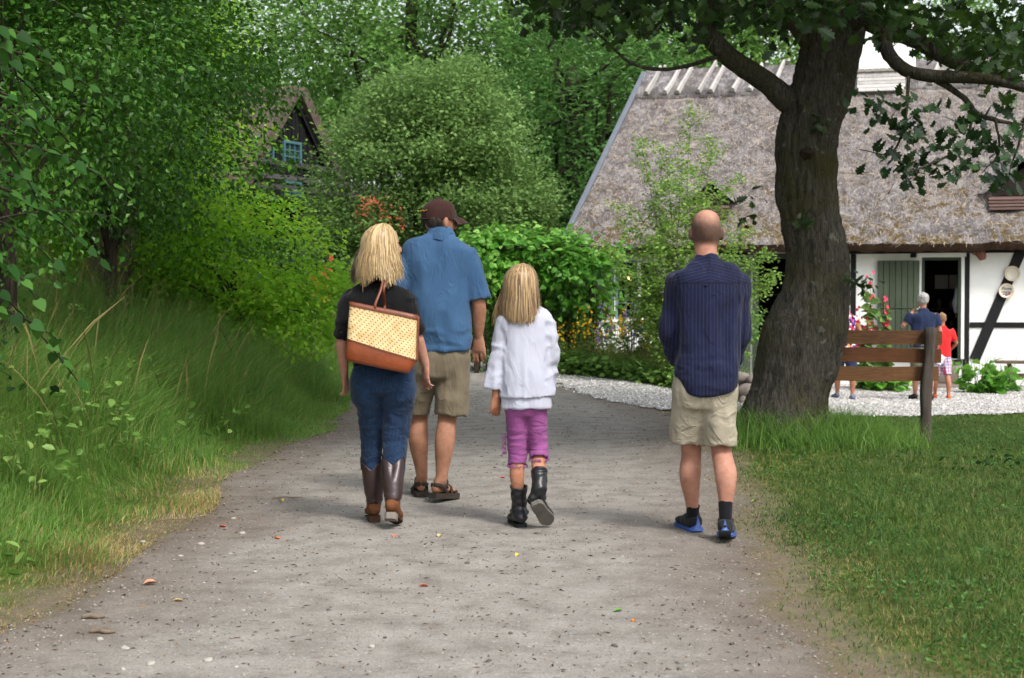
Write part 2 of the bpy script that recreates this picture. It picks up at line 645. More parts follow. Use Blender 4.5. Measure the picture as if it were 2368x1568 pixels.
# pale gravel yard in front of the farmhouse
t = NT("pale_gravel")
pos = t.n("NewGeometry").outputs["Position"]
vc = t.vor(pos, 26, out="Color")
sx = t.n("SeparateColor"); t.l(vc, sx.inputs[0])
vd = t.vor(pos, 26)
big = t.noise(pos, 1.1, 4)
c = t.ramp(sx.outputs[0], [(0.0, lin(128, 124, 122)), (0.4, lin(176, 173, 170)), (1.0, lin(226, 224, 220))])
c = t.mix(t.ramp(vd, [(0.4, 0.0), (0.75, 0.7)]), c, lin(95, 90, 86))
c = t.mix(t.ramp(big, [(0.5, 0.0), (0.75, 0.45)]), c, lin(120, 112, 100))
M_GRAVEL = t.done(t.pbr(c, 0.9, 0.2, t.bump(vd, -0.6, 0.02)))
gx = np.arange(-0.5, 26.01, 0.16); gy = np.arange(16.5, 32.1, 0.16)
X2, Y2 = np.meshgrid(gx, gy)
jx = 0.22 * (fbm(np.stack([X2.ravel() * 1.7, Y2.ravel() * 1.7, X2.ravel() * 0], 1), 3, 31).reshape(X2.shape) - 0.5) * 2
keep = in_poly(X2 + jx, Y2 + jx, YARD)
fi = grid_faces(len(gy), len(gx))
fk = keep.ravel()[fi].all(1)
Z2 = gz(X2, Y2) + 0.022
Vy = np.stack([X2.ravel(), Y2.ravel(), Z2.ravel()], 1)
used = np.unique(fi[fk]); remap = np.full(len(Vy), -1); remap[used] = np.arange(len(used))
struct(mobj("gravel_yard", Vy[used], remap[fi[fk]], M_GRAVEL, smooth=True))

# ---- loose stones: octahedra squashed and turned, one mesh per scatter
OCT_V = np.array([[1, 0, 0], [-1, 0, 0], [0, 1, 0], [0, -1, 0], [0, 0, 1], [0, 0, -1]], float)
OCT_F = np.array([[0, 2, 4], [2, 1, 4], [1, 3, 4], [3, 0, 4], [2, 0, 5], [1, 2, 5], [3, 1, 5], [0, 3, 5]])
PYR_V = np.array([[1, 0, -.3], [-1, 0, -.3], [0, 1, -.3], [0, -1, -.3], [.15, .1, .9]], float)
PYR_F = OCT_F[:4]
def rot_rand(n, tilt=1.0):
    az = rng.uniform(0, 2 * np.pi, n)
    ax = rng.normal(0, tilt, n); ay = rng.normal(0, tilt, n)
    ca, sa = np.cos(az), np.sin(az)
    Rz = np.zeros((n, 3, 3)); Rz[:, 0, 0] = ca; Rz[:, 0, 1] = -sa; Rz[:, 1, 0] = sa; Rz[:, 1, 1] = ca; Rz[:, 2, 2] = 1
    Rx = np.zeros((n, 3, 3)); c, s = np.cos(ax), np.sin(ax); Rx[:, 0, 0] = 1; Rx[:, 1, 1] = c; Rx[:, 1, 2] = -s; Rx[:, 2, 1] = s; Rx[:, 2, 2] = c
    Ry = np.zeros((n, 3, 3)); c, s = np.cos(ay), np.sin(ay); Ry[:, 1, 1] = 1; Ry[:, 0, 0] = c; Ry[:, 0, 2] = s; Ry[:, 2, 0] = -s; Ry[:, 2, 2] = c
    return Rz @ Rx @ Ry
def scatter(tv, tf, pos, R, S):
    """template tv/tf at each pos, rotated R (n,3,3), scaled S (n,3) or (n,)"""
    n, k = len(pos), len(tv)
    S = S[:, None] if S.ndim == 1 else S
    v = tv[None] * S[:, None, :]
    v = np.einsum('nij,nkj->nki', R, v) + pos[:, None, :]
    F = [(np.asarray(f)[None] + (np.arange(n) * k)[:, None, None]).reshape(-1, np.asarray(f).shape[1]) for f in (tf if isinstance(tf, list) else [tf])]
    return v.reshape(-1, 3), F
def stones(name, x, y, z, size, mat):
    n = len(x)
    S = size[:, None] * np.stack([rng.uniform(.7, 1.2, n), rng.uniform(.6, 1.0, n), rng.uniform(.35, .7, n)], 1)
    V, F = scatter(PYR_V, PYR_F, np.stack([x, y, z], 1), rot_rand(n, 0.25), S)
    V = V + rng.normal(0, 1, V.shape) * np.repeat(size, 5)[:, None] * 0.15
    return mobj(name, V, F, mat, smooth=False, kind="stuff")
t = NT("loose_grit")
r = t.rnd()
c = t.ramp(r, [(0.0, lin(70, 61, 54)), (0.2, lin(102, 93, 84)), (0.5, lin(140, 132, 123)), (0.985, lin(160, 153, 145)), (1.0, lin(190, 184, 176))])
M_GRIT = t.done(t.pbr(c, 0.9, 0.2))
t = NT("yard_pebble")
c = t.ramp(t.rnd(), [(0.0, lin(120, 114, 110)), (0.35, lin(176, 173, 170)), (0.8, lin(214, 212, 209)), (1.0, lin(240, 238, 234))])
M_PEB = t.done(t.pbr(c, 0.85, 0.25))
n = 15000
yy = 4.3 * (22 / 4.3) ** rng.random(n) ** 1.15
lx, rx = path_left(yy), path_right(yy)
uu = rng.random(n)
uu = np.where(rng.random(n) < 0.45, np.where(rng.random(n) < 0.6, uu ** 2.2, 1 - (1 - uu) ** 3), uu)
xx = lx + (rx - lx) * uu
tag(stones("path_grit", xx, yy, gz(xx, yy) + 0.012, 0.0022 + 0.006 * rng.random(n) ** 3.5 * (0.5 + yy / 9), M_GRIT), "fine grit and small stones strewn over the path", "grit")
t = NT("dark_litter")
M_LITT = t.done(t.pbr(t.ramp(t.rnd(), [(0.0, lin(28, 22, 18)), (.6, lin(56, 42, 32)), (.85, lin(96, 70, 48)), (1.0, lin(150, 120, 80))]), .9, .1))
n = 2600
yy = 4.3 * (20 / 4.3) ** rng.random(n)
lx, rx = path_left(yy), path_right(yy)
uu = np.where(rng.random(n) < .5, rng.random(n) ** 2.2, rng.random(n))
xx = lx + (rx - lx) * uu
S3 = np.stack([rng.uniform(.004, .020, n), rng.uniform(.0015, .005, n), rng.uniform(.001, .004, n)], 1) * (0.7 + 0.04 * yy)[:, None]
V, F = scatter(PYR_V, PYR_F, np.stack([xx, yy, gz(xx, yy) + 0.014], 1), rot_rand(n, .12), S3)
tag(mobj("path_litter", V, F, M_LITT, kind="stuff"), "dark bits of bark and twig scattered over the gravel path", "litter")
n = 30000
xx = rng.uniform(0.2, 10.5, n); yy = 16.6 + 13 * rng.random(n) ** 1.3
k = in_poly(xx, yy, YARD)
xx, yy = xx[k], yy[k]
tag(stones("yard_pebbles", xx, yy, gz(xx, yy) + 0.026, rng.uniform(0.008, 0.022, len(xx)), M_PEB), "pale pebbles covering the farmhouse yard", "gravel")

# ---- grass: blades of three cross-ribs, bending over
def blades(name, x, y, z, h, w, bend, mat, parent=None, kind="stuff", az=None, segs=2):
    n = len(x)
    az = rng.uniform(0, 2 * np.pi, n) if az is None else az
    fx, fy = np.cos(az), np.sin(az)             # direction of lean
    sxv = rng.uniform(0, 2 * np.pi, n)
    wx, wy = np.cos(sxv), np.sin(sxv)
    rows = []
    for k in range(segs + 1):
        q = k / segs
        off = bend * h * q * q
        hh_ = h * (q - 0.25 * np.minimum(bend, 1.5) * q * q * q)
        cx, cy, cz = x + fx * off, y + fy * off, z + hh_
        ww = w * (1 - q) ** 0.6 * 0.5
        if k < segs:
            rows.append(np.stack([cx - wx * ww, cy - wy * ww, cz], 1)); rows.append(np.stack([cx + wx * ww, cy + wy * ww, cz], 1))
        else:
            rows.append(np.stack([cx, cy, cz], 1))
    kk = len(rows)
    V = np.stack(rows, 1).reshape(-1, 3)
    b = (np.arange(n) * kk)[:, None]
    F4 = [b + np.array([[2 * s, 2 * s + 1, 2 * s + 3, 2 * s + 2]]) for s in range(segs - 1)]
    F3 = b + np.array([[2 * segs - 2, 2 * segs - 1, 2 * segs]])
    return mobj(name, V, ([np.vstack(F4)] if F4 else []) + [F3], mat, parent, False, kind)

M_GRASS = leaf_mat("bank_grass", lin(62, 100, 34), lin(96, 140, 54), lin(152, 180, 98), trans=0.45, rough=0.55, big=0.8)
M_LAWN = leaf_mat("lawn_grass", lin(44, 72, 26), lin(68, 102, 38), lin(112, 136, 66), trans=0.35, rough=0.6, big=0.9)
M_DRY = leaf_mat("dry_grass", lin(112, 98, 52), lin(164, 145, 92), lin(200, 182, 130), trans=0.25, rough=0.7, big=0.8)
M_STALK = leaf_mat("seed_stalk", lin(88, 82, 44), lin(122, 110, 66), lin(156, 142, 94), trans=0.2, rough=0.7, big=0.8)
M_DRYL = leaf_mat("dry_lawn_blade", lin(104, 94, 52), lin(146, 132, 84), lin(182, 166, 116), trans=0.25, rough=0.7, big=0.8)
M_CLOVER = leaf_mat("clover", lin(34, 72, 22), lin(60, 104, 36), lin(96, 140, 60), trans=0.25, rough=0.55, big=0.8)

def area_pts(n, x0, x1, y0, y1, p=1.0):
    y = y0 * (y1 / y0) ** rng.random(n)
    x = rng.uniform(x0, x1, n)
    return x, y

# left bank
n = 155000
y = 3.6 * (24 / 3.6) ** rng.random(n)
dist = 4.3 * rng.random(n) ** 1.2
x = path_left(y) - dist + 0.05
k = (x / y > -0.6) | (y > 14)
x, y, dist = x[k], y[k], dist[k]
patch = fbm(np.stack([x * 1.1, y * 1.1, x * 0], 1), 3, 41)
h = (0.05 + 0.52 * ss(0.12, 1.3, dist + 0.5 * (patch - 0.5))) * rng.uniform(0.55, 1.15, len(x))
h *= 0.55 + 0.9 * ss(0.3, 0.65, patch)
h *= np.clip(0.55 + y / 22, 0.6, 1.15)
dry = rng.random(len(x)) < (0.88 - 0.85 * ss(0.12, 0.62, dist + 0.5 * (patch - 0.5))) * (1 - ss(8.5, 13, y)) + 0.05
lean = 9.0 * fbm(np.stack([x * 1.6, y * 1.6, x * 0 + 5], 1), 2, 44) - 4.2 + rng.normal(0, .75, len(x))
for (nm, msk, m_, lb) in (("bank_grass", ~dry, M_GRASS, "tall green grass on the bank beside the path"), ("dry_verge_grass", dry, M_DRY, "straw coloured dry grass along the left path edge")):
    o = blades(nm, x[msk], y[msk], gz(x[msk], y[msk]) - 0.01, np.where(msk, h, h)[msk] * (0.8 if nm != "bank_grass" else 1), 0.0032 + 0.0004 * y[msk] * rng.uniform(.6, 1.3, msk.sum()), rng.uniform(0.10, 1.15, msk.sum()), m_, az=lean[msk], segs=2)
    tag(o, lb, "grass")
# seed stalks standing above the bank
n = 620
y = 8.5 * (22 / 6.5) ** rng.random(n); x = path_left(y) - rng.uniform(0.7, 4.2, n)
x = np.where((y < 9.5) & (rng.random(n) < .75), x - 9, x)
ms = MB()
for i in range(n):
    hh_ = rng.uniform(0.55, 1.15); a = rng.uniform(0, 6.28); b = rng.uniform(0.1, 0.6)
    p0 = np.array([x[i], y[i], 0.0]); q = np.linspace(0, 1, 6)
    c = np.stack([p0[0] + np.cos(a) * b * hh_ * q ** 2.2, p0[1] + np.sin(a) * b * hh_ * q ** 2.2, hh_ * (q - 0.12 * b * q ** 3)], 1)
    w = np.array([.0011, .0011, .001, .002, .0036, .0008]) * (0.55 + 0.10 * y[i])
    sd = np.array([-np.sin(a), np.cos(a), 0]) if rng.random() < .5 else np.array([1.0, 0, 0])
    v = np.concatenate([c - sd * w[:, None], c + sd * w[:, None]])
    ms.add(v + [0, 0, gz1(x[i], y[i])], [[k, k + 6, k + 7, k + 1] for k in range(5)])
WDN = 240
wy_ = 5.5 * (19 / 5.5) ** rng.random(WDN); wx_ = path_left(wy_) - .5 - 3.4 * rng.random(WDN) ** .8
BANK_WEEDS = np.stack([wx_, wy_, gz(wx_, wy_) + rng.uniform(.12, .55, WDN) * ss(.3, 1.6, -1.6 - wx_)], 1)
tag(ms.build("seed_stalks", M_STALK, kind="stuff"), "thin straw stalks with seed heads above the bank", "grass")

# right lawn
n = 185000
y = 3.9 * (21 / 3.9) ** rng.random(n)
x = path_right(y) - 0.38 + (9.4 - path_right(y)) * rng.random(n) ** 1.25
k = (x / y < 0.54) & ~in_poly(x, y - 0.05, YARD) & (np.hypot(x - TX, y - TY) > 0.4)
k &= (y < 17.2) | (x > 2.2)
x, y = x[k], y[k]
dist = x - path_right(y)
patch = fbm(np.stack([x * 1.3, y * 1.3, x * 0], 1), 3, 51)
h = (0.022 + 0.045 * ss(0.0, 0.8, dist) * (0.5 + patch)) * rng.uniform(0.6, 1.3, len(x))
bare = rng.random(len(x)) < (0.97 - 0.97 * ss(-0.35, 0.55, dist + 0.9 * (patch - 0.5)))
x, y, h, dist, patch = x[~bare], y[~bare], h[~bare], dist[~bare], patch[~bare]
dry = rng.random(len(x)) < (0.66 - 0.60 * ss(-0.1, 0.9, dist + 1.2 * (patch - 0.5)))
for (nm, msk, m_, lb) in (("lawn_grass", ~dry, M_LAWN, "short mown grass of the lawn under the oak"), ("dry_lawn_grass", dry, M_DRYL, "dead blades mixed into the lawn by the path")):
    tag(blades(nm, x[msk], y[msk], gz(x[msk], y[msk]) - 0.003, h[msk] * (1 if nm == 'lawn_grass' else .75), (0.003 + 0.0005 * y[msk] * rng.uniform(.6, 1.3, msk.sum())) * (1 if nm == 'lawn_grass' else .7), rng.uniform(0.2, 1.6, msk.sum()), m_), lb, "grass")
# clover leaves among the lawn
n = 26000
y = 4.2 * (17 / 4.2) ** rng.random(n); x = path_right(y) + 0.25 + 4.5 * rng.random(n)
pc = fbm(np.stack([x * 1.6, y * 1.6, x * 0 + 3], 1), 3, 61)
k = (pc > 0.5) & (x / y < 0.42) & ~in_poly(x, y, YARD) & (np.hypot(x - TX, y - TY) > 0.5)
x, y = x[k], y[k]; n = len(x)
CLV = np.array([[0, 0, 0], [.5, .45, .12], [0, 1, .05], [-.5, .45, .12]], float)
V, F = scatter(CLV, [np.array([[0, 1, 2], [0, 2, 3]])], np.stack([x, y, gz(x, y) + rng.uniform(.015, .05, n)], 1), rot_rand(n, 0.35), rng.uniform(.012, .026, n))
tag(mobj("clover_cover", V, F, M_CLOVER, kind="stuff"), "low clover leaves among the lawn grass", "clover")
# long tufts round the oak's foot
n = 5200
a = rng.uniform(0, 6.28, n); rr = 0.36 + 0.55 * rng.random(n) ** 1.3
x, y = TX + 0.05 + rr * np.cos(a) * 1.35, TY + rr * np.sin(a)
k = x > path_right(y) + .12
x, y, rr = x[k], y[k], rr[k]; n = len(x)
tag(blades("oak_foot_grass", x, y, gz(x, y) - 0.01, rng.uniform(.10, .36, n) * (1.15 - 0.5 * (rr - .36)), 0.005 + 0.004 * rng.random(n), rng.uniform(.2, 1.1, n), M_GRASS, segs=3), "long grass tufts round the foot of the oak", "grass")
# ================================================================== thatched farmhouse
HTH = math.radians(14)
_e0 = D(1303, 570, 28.0)
HA = np.array([math.cos(HTH), -math.sin(HTH), 0.0]); HN = np.array([math.sin(HTH), math.cos(HTH), 0.0])
HO = np.array([_e0[0], _e0[1], 0.0]) + HN * 0.45
def hw(xs_, ys_, t=0.0):
    """photo pixel (4096 wide) -> (s, z) on the house plane at depth t"""
    p = D(xs_ / 1.7305, ys_ / 1.7305, 10.0)
    d = p - np.array([0, 0, CAM_H])
    k = np.dot(HO + HN * t - np.array([0, 0, CAM_H]), HN) / np.dot(d, HN)
    q = np.array([0, 0, CAM_H]) + d * k
    return float(np.dot(q - HO, HA)), float(q[2])
def hworld(s, t, z):
    return HO + HA * s + HN * t + np.array([0, 0, z])
house = thing("farmhouse", "whitewashed half-timbered farmhouse with black beams and a mossy thatched roof", "house", HO, -HTH)

M_WHITE = plain("whitewash", lin(238, 238, 236), 0.85, 0.2, 0.09, 1.6, 0.5, 16.0)
M_BLACKT = wood_mat("tarred_beam", lin(14, 14, 16), lin(34, 33, 36), 2, 30, 0.65)
M_GREEN = wood_mat("green_paint", lin(60, 70, 56), lin(80, 90, 74), 2, 26, 0.6)
M_GREEND = plain("dark_green_paint", lin(56, 68, 54), 0.55, 0.35, 0.15, 8)
M_GREYW = wood_mat("weathered_oak", lin(128, 124, 122), lin(196, 192, 188), 2, 40, 0.85)
M_BROWNS = wood_mat("brown_slat", lin(72, 54, 50), lin(112, 90, 84), 0, 30, 0.8)
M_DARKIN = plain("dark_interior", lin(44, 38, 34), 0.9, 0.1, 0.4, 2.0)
M_PAPER = plain("white_board", lin(205, 205, 205), 0.7, 0.2, 0.05)
M_BLUEG = plain("blue_grey_frame", lin(120, 138, 148), 0.5, 0.4, 0.1)
M_STONE = plain("step_stone", lin(122, 112, 104), 0.9, 0.15, 0.35, 5, 0.7, 30)
M_BRICKG = plain("grey_brick", lin(150, 145, 138), 0.9, 0.15, 0.25, 8, 0.5, 40)
M_HINGE = plain("iron", lin(40, 40, 42), 0.45, 0.5, 0.2, 20, metal=0.6)
t = NT("window_glass")
g = t.n("BsdfGlossy"); g.inputs["Roughness"].default_value = 0.03
tr = t.n("BsdfTransparent"); tr.inputs["Color"].default_value = (.82, .86, .86, 1)
mx = t.n("MixShader"); fr = t.n("Fresnel"); fr.inputs[0].default_value = 1.5
t.l(t.math('MULTIPLY', fr.outputs[0], 2.2), mx.inputs[0]); t.l(tr.outputs[0], mx.inputs[1]); t.l(g.outputs[0], mx.inputs[2])
M_GLASS = t.done(mx.outputs[0])

def part(name, mat, boxes, parent=None, bevel=0.0, smooth=False):
    """boxes: (s0, s1, t0, t1, z0, z1)"""
    m = MB()
    for (s0, s1, t0, t1, z0, z1) in boxes:
        m.box(((s0 + s1) / 2, (t0 + t1) / 2, (z0 + z1) / 2), (abs(s1 - s0), abs(t1 - t0), abs(z1 - z0)), bevel=bevel)
    return m.build(name, mat, parent if parent is not None else house, smooth)
ZB, ZT = -0.45, 2.42
(w1, wz1), (w2, wz0) = hw(2366, 1040), hw(2641, 1279)
(a1, az1), (a2, az0) = hw(3012, 1018), hw(3160, 1480)
(b1, bz1), (b2, bz0) = hw(3688, 1030), hw(3842, 1436)
SEND = 14.0
for (s0, s1, z0, z1) in ((0.4, w1, ZB, ZT), (w1 + .001, w2 - .001, ZB, wz0), (w1 + .001, w2 - .001, wz1, ZT), (w2, a1, ZB, ZT), (a1 + .001, a2 - .001, az1, ZT), (a2, b1, ZB, ZT), (b1 + .001, b2 - .001, bz1, ZT), (b1 + .001, b2 - .001, ZB, bz0), (b2, SEND, ZB, ZT)):
    part("wall_panel", M_WHITE, [(s0, s1, 0.0, 0.22, z0, z1)])
part("gable_wall", M_WHITE, [(0.4, 0.62, 0.23, 7.2, ZB, ZT)])
part("gable_wall", M_WHITE, [(SEND - .22, SEND, 0.23, 7.2, ZB, ZT)])
part("rear_wall", M_WHITE, [(0.63, SEND - .23, 6.98, 7.2, ZB, ZT)])
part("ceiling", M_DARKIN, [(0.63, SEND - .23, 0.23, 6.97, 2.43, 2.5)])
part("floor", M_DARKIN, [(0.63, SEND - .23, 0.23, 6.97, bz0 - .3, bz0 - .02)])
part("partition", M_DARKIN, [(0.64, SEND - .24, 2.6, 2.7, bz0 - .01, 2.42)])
# timber frame
def beam(boxes):
    return part("timber", M_BLACKT, boxes, bevel=0.008)
zt0 = hw(3700, 1014)[1]
beam([(0.38, SEND + .01, -0.03, 0.10, zt0, 2.40)])
for (x0, x1) in ((3402, 3424), (3853, 3878)):
    s0, s1 = hw(x0, 1200)[0], hw(x1, 1200)[0]
    beam([(s0, s1, -0.025, 0.10, hw(3700, 1445)[1] - .25, zt0 - .002)])
s0, s1 = hw(3641, 1050)[0], hw(3665, 1050)[0]
beam([(s0, s1, -0.024, 0.10, bz1, zt0 - .002)])
sr = hw(3880, 1300)[0]
zr1, zr0 = hw(3960, 1289)[1], hw(3960, 1311)[1]
sbA, zbA = hw(4082, 1006); sbB, zbB = hw(3898, 1440)
def brace(p, q, w, t0, t1, parent, mat, name):
    p, q = np.array(p), np.array(q)
    d = q - p; L = np.linalg.norm(d); d /= L
    R = np.array([[d[0], 0, -d[1]], [0, 1, 0], [d[1], 0, d[0]]])
    m = MB().box(((p[0] + q[0]) / 2, (t0 + t1) / 2, (p[1] + q[1]) / 2), (L, t1 - t0, w), R, 0.008)
    return m.build(name, mat, parent)
brace((sbB, zbB), (sbA, zbA), 0.19, -0.030, 0.09, house, M_BLACKT, "timber")
mid = sbB + (sbA - sbB) * ((zr1 + zr0) / 2 - zbB) / (zbA - zbB)
beam([(hw(3879, 1300)[0], mid - 0.02, -0.022, 0.10, zr0, zr1)])
beam([(mid + 0.02, SEND, -0.022, 0.10, zr0, zr1)])
beam([(hw(4180, 1200)[0], hw(4205, 1200)[0], -0.024, 0.10, ZB, zt0 - .002)])
beam([(w1 - .22, w1 - .09, -0.024, 0.10, ZB, zt0 - .002)])
beam([(w2 + .12, w2 + .26, -0.024, 0.10, ZB, zt0 - .002)])
part("lintel", plain("weathered_lintel", lin(158, 152, 146), 0.8), [(w1 - .08, w2 + .10, -0.04, 0.08, wz1 + .01, wz1 + .09)], bevel=.005)
part("lintel", plain("pale_lintel", lin(150, 146, 140), 0.8), [(a1 - .06, a2 + .06, -0.035, 0.08, az1 + .01, az1 + .07)], bevel=.005)

# window with three lights
win = part("window", M_WHITE, [(w1 - .03, w2 + .03, -0.05, 0.20, wz0 - .05, wz0 - .002)], bevel=.006)
n_l = 3
lw = (w2 - w1) / n_l
for i in range(n_l):
    x0, x1 = w1 + i * lw + .015, w1 + (i + 1) * lw - .015
    m = MB()
    for (q0, q1, r0, r1) in ((x0, x0 + .05, wz0, wz1), (x1 - .05, x1, wz0, wz1), (x0 + .051, x1 - .051, wz0, wz0 + .06), (x0 + .051, x1 - .051, wz1 - .06, wz1)):
        m.box(((q0 + q1) / 2, 0.06, (r0 + r1) / 2), (q1 - q0, .05, r1 - r0), bevel=.004)
    m.build("casement", M_BLUEG if i < 2 else M_WHITE, win)
    gx0, gx1 = x0 + .055, x1 - .055
    nx, nz = 2, 4
    for a in range(nx):
        for b in range(nz):
            p0, p1 = gx0 + (gx1 - gx0) * a / nx, gx0 + (gx1 - gx0) * (a + 1) / nx
            z0, z1 = wz0 + .065 + (wz1 - wz0 - .13) * b / nz, wz0 + .065 + (wz1 - wz0 - .13) * (b + 1) / nz
            part("pane", M_GLASS, [(p0 + .008, p1 - .008, 0.058, 0.064, z0 + .008, z1 - .008)], win)
            if a:
                part("glazing_bar", M_BLUEG, [(p0 - .007, p0 + .007, 0.05, 0.072, z0, z1)], win)
            if b:
                part("glazing_bar", M_BLUEG, [(p0 + .008, p1 - .008, 0.051, 0.071, z0 - .007, z0 + .007)], win)
    if i:
        part("mullion", M_WHITE, [(x0 - .014, x0 - .001 + .0, 0.0, 0.12, wz0, wz1)], win)
t = NT("lamp_glow"); e = t.n("Emission"); e.inputs["Color"].default_value = (1, .62, .2, 1); e.inputs["Strength"].default_value = 9.0
M_LAMP = t.done(e.outputs[0])
sl, zl = hw(2520, 1111, 0.7)
lampA = MB(); lampA.add(*ellipsoid((sl, 0.7, zl), (.05, .05, .05)))
lampA.add(*tube([(sl, .7, zl + .05), (sl, .7, 2.42)], [.006, .006]))
lo = thing("pendant_lamp", "glowing pendant lamp behind the farmhouse window", "lamp", hworld(sl, 0.7, zl), -HTH)
m = MB(); m.add(*ellipsoid((0, 0, 0), (.055, .055, .055))); m.build("bulb", M_LAMP, lo, True)
m = MB(); m.add(*loft([(0, 0, .03), (0, 0, .12)], [(.12, .12), (.03, .03)], cap0='recess', cap1='flat')); m.build("lamp_shade", plain("brass_shade", lin(140, 100, 40), .5, .4), lo, True)
m = MB(); m.add(*tube([(0, 0, .12), (0, 0, 2.42 - zl)], [.005, .005])); m.build("cord", M_HINGE, lo)

# first doorway, open and dark, green jamb and door folded outwards
jm = part("door_frame", M_GREEND, [(a1, a1 + .10, -0.03, .2, az0 - .2, az1), (a2 - .09, a2, -0.03, .2, az0 - .2, az1), (a1 + .101, a2 - .091, -0.02, .2, az1 - .08, az1)])
dl = part("door", M_GREEND, [(a1 - .55, a1 - .03, -0.10, -0.06, az0 - .1, az1 - .05)], bevel=.006)
for i in range(4):
    s_ = a1 - .55 + .01 + i * .127
    part("plank", M_GREEN, [(s_, s_ + .118, -0.118, -0.101, az0 - .09, az1 - .06)], dl, .004)
for k, z_ in enumerate((0.55, 1.0, 1.45, 1.9)):
    sh = part("shelf", M_BROWNS, [(a1 + .02, a2 + 1.0, 1.9, 2.25, z_, z_ + .03)])
# second doorway with boarded green door standing open against the wall
part("door_frame", M_GREEND, [(b1, b1 + .05, -0.01, .21, bz0, bz1), (b2 - .05, b2, -0.01, .21, bz0, bz1), (b1 + .051, b2 - .051, -0.008, .21, bz1 - .05, bz1)])
part("door_surround", M_WHITE, [(b1 - .09, b2 + .09, -0.028, -0.001, bz1 + .01, bz1 + .09), (b2 + .001, b2 + .06, -0.029, -0.001, bz0, bz1 + .009)], bevel=.004)
part("threshold", M_BLACKT, [(b1 - .08, b2 + .02, -0.09, .2, bz0 - .10, bz0 - .005)], bevel=.01)
d1, d2 = hw(3509, 1200, -.1)[0], hw(3678, 1200, -.1)[0]
dz1 = hw(3600, 1042, -.1)[1]; dz0 = bz0 + .01
dzm = hw(3600, 1236, -.1)[1]
door = part("door", M_GREEND, [(d1 + .02, d2 - .02, -0.075, -0.045, dz0, dzm - .006), (d1 + .02, d2 - .02, -0.075, -0.045, dzm + .006, dz1)], bevel=.004)
npk = 7
for i in range(npk):
    q0, q1 = d1 + (d2 - d1) * i / npk, d1 + (d2 - d1) * (i + 1) / npk
    for (z0, z1) in ((dz0, dzm - .008), (dzm + .008, dz1)):
        part("plank", M_GREEN, [(q0 + .004, q1 - .004, -0.10 - .003 * rng.random(), -0.0755, z0, z1)], door, .005)
m = MB(); sh_, zh_ = hw(3535, 1202, -.12)
m.add(*tube([(sh_ - .03, -.11, zh_), (sh_ - .02, -.15, zh_), (sh_ + .07, -.15, zh_ - .01)], [.011, .011, .009], 8, 4)); m.build("handle", M_HINGE, door, True)
# things seen inside the second doorway
sp, zp = hw(3740, 1100, 2.58); sp2, zp2 = hw(3842, 1155, 2.58)
part("notice_board", M_PAPER, [(sp, sp + (sp2 - sp) * .52, 2.56, 2.595, zp2, zp)])
part("notice_board", M_PAPER, [(sp + (sp2 - sp) * .56, sp2, 2.56, 2.595, zp2, zp)])
for z_ in (0.35, 0.75, 1.15):
    part("shelf", M_BROWNS, [(b1 - .2, b2 + .3, 2.2, 2.55, z_, z_ + .03)])
M_JAR = plain("stoneware", lin(120, 108, 90), .5, .4, .3)
for z_ in (0.38, 0.78, 1.18):
    for k in range(6):
        s_ = b1 - .1 + .26 * k + rng.uniform(-.04, .04); hj = rng.uniform(.10, .2); rj = rng.uniform(.035, .06)
        o = lobj("jar", new_mesh("jar", *(lambda V, F, G: (V, [F, G]))(*loft([(0, 0, 0), (0, 0, hj * .5), (0, 0, hj * .8), (0, 0, hj)], [rj * .7, rj, rj * .8, rj * .55], cap0='flat', cap1='flat', n=12)), True), M_JAR)
        o.location = hworld(s_, 2.38, z_ + .003)
        tag(o, "small stoneware jar on the dark shelves inside the doorway", "jar", "jars on the shop shelves")
# stone steps
M_ST = []
for k, (x0, x1, z0, z1, t0, t1) in enumerate(((3700, 3830, -.21, bz0 - .11, -.50, -.02), (3690, 3838, -.40, -.19, -.86, -.02))):
    V, F, G = ellipsoid((0, 0, 0), (1, 1, 1), nu=20, nv=12)
    q = 0.28
    V = np.sign(V) * np.abs(V) ** q
    s0, s1 = hw(x0, 1480)[0], hw(x1, 1480)[0]
    V = V * np.array([(s1 - s0) / 2, (t1 - t0) / 2, (z1 - z0) / 2])
    V += 0.03 * (np.stack([vnoise(V * 4 + 5 * i, 70 + i) for i in range(3)], 1) - .5)
    mobj("stone_step", V + np.array([(s0 + s1) / 2, (t0 + t1) / 2, (z0 + z1) / 2]), [F, G], M_STONE, house, True)

# ------------------------------------------------------------------ thatch
TR = 3.6
s_rdg, z_rdg = hw(1495 * 1.7305, 172 * 1.7305, TR)
t = NT("thatch")
oc = t.coord()
px_, py_, pz_ = t.sep(oc)
n1 = t.noise(t.mapv(oc, (26, 9, 9)), 1.0, 6, 0.72, 0.6)
n2 = t.noise(oc, 1.3, 4, 0.6)
n3 = t.noise(oc, 45, 4, 0.8)
c = t.ramp(n1, [(0.3, lin(80, 78, 79)), (0.47, lin(134, 130, 132)), (0.62, lin(168, 164, 165)), (0.78, lin(208, 205, 204))])
c = t.mix(t.ramp(n2, [(0.42, 0.0), (0.7, 0.30)]), c, lin(160, 146, 130))
n4 = t.noise(oc, 3.2, 5, .7)
c = t.mix(t.ramp(n4, [(.42, .75), (.54, 0.0)]), c, lin(92, 87, 86))
c = t.mix(t.ramp(n4, [(.55, 0.0), (.70, .5)]), c, lin(206, 202, 200))
c = t.mix(t.ramp(n3, [(0.3, 0.8), (0.48, 0.0)]), c, lin(70, 62, 60))
mossn = t.noise(oc, 5.5, 5, 0.75)
mz = t.math('ADD', t.math('ADD', mossn, t.math('MULTIPLY', t.math('SUBTRACT', n2, .5), .35)), t.math('MULTIPLY', t.math('SUBTRACT', 3.95, pz_), 0.085))
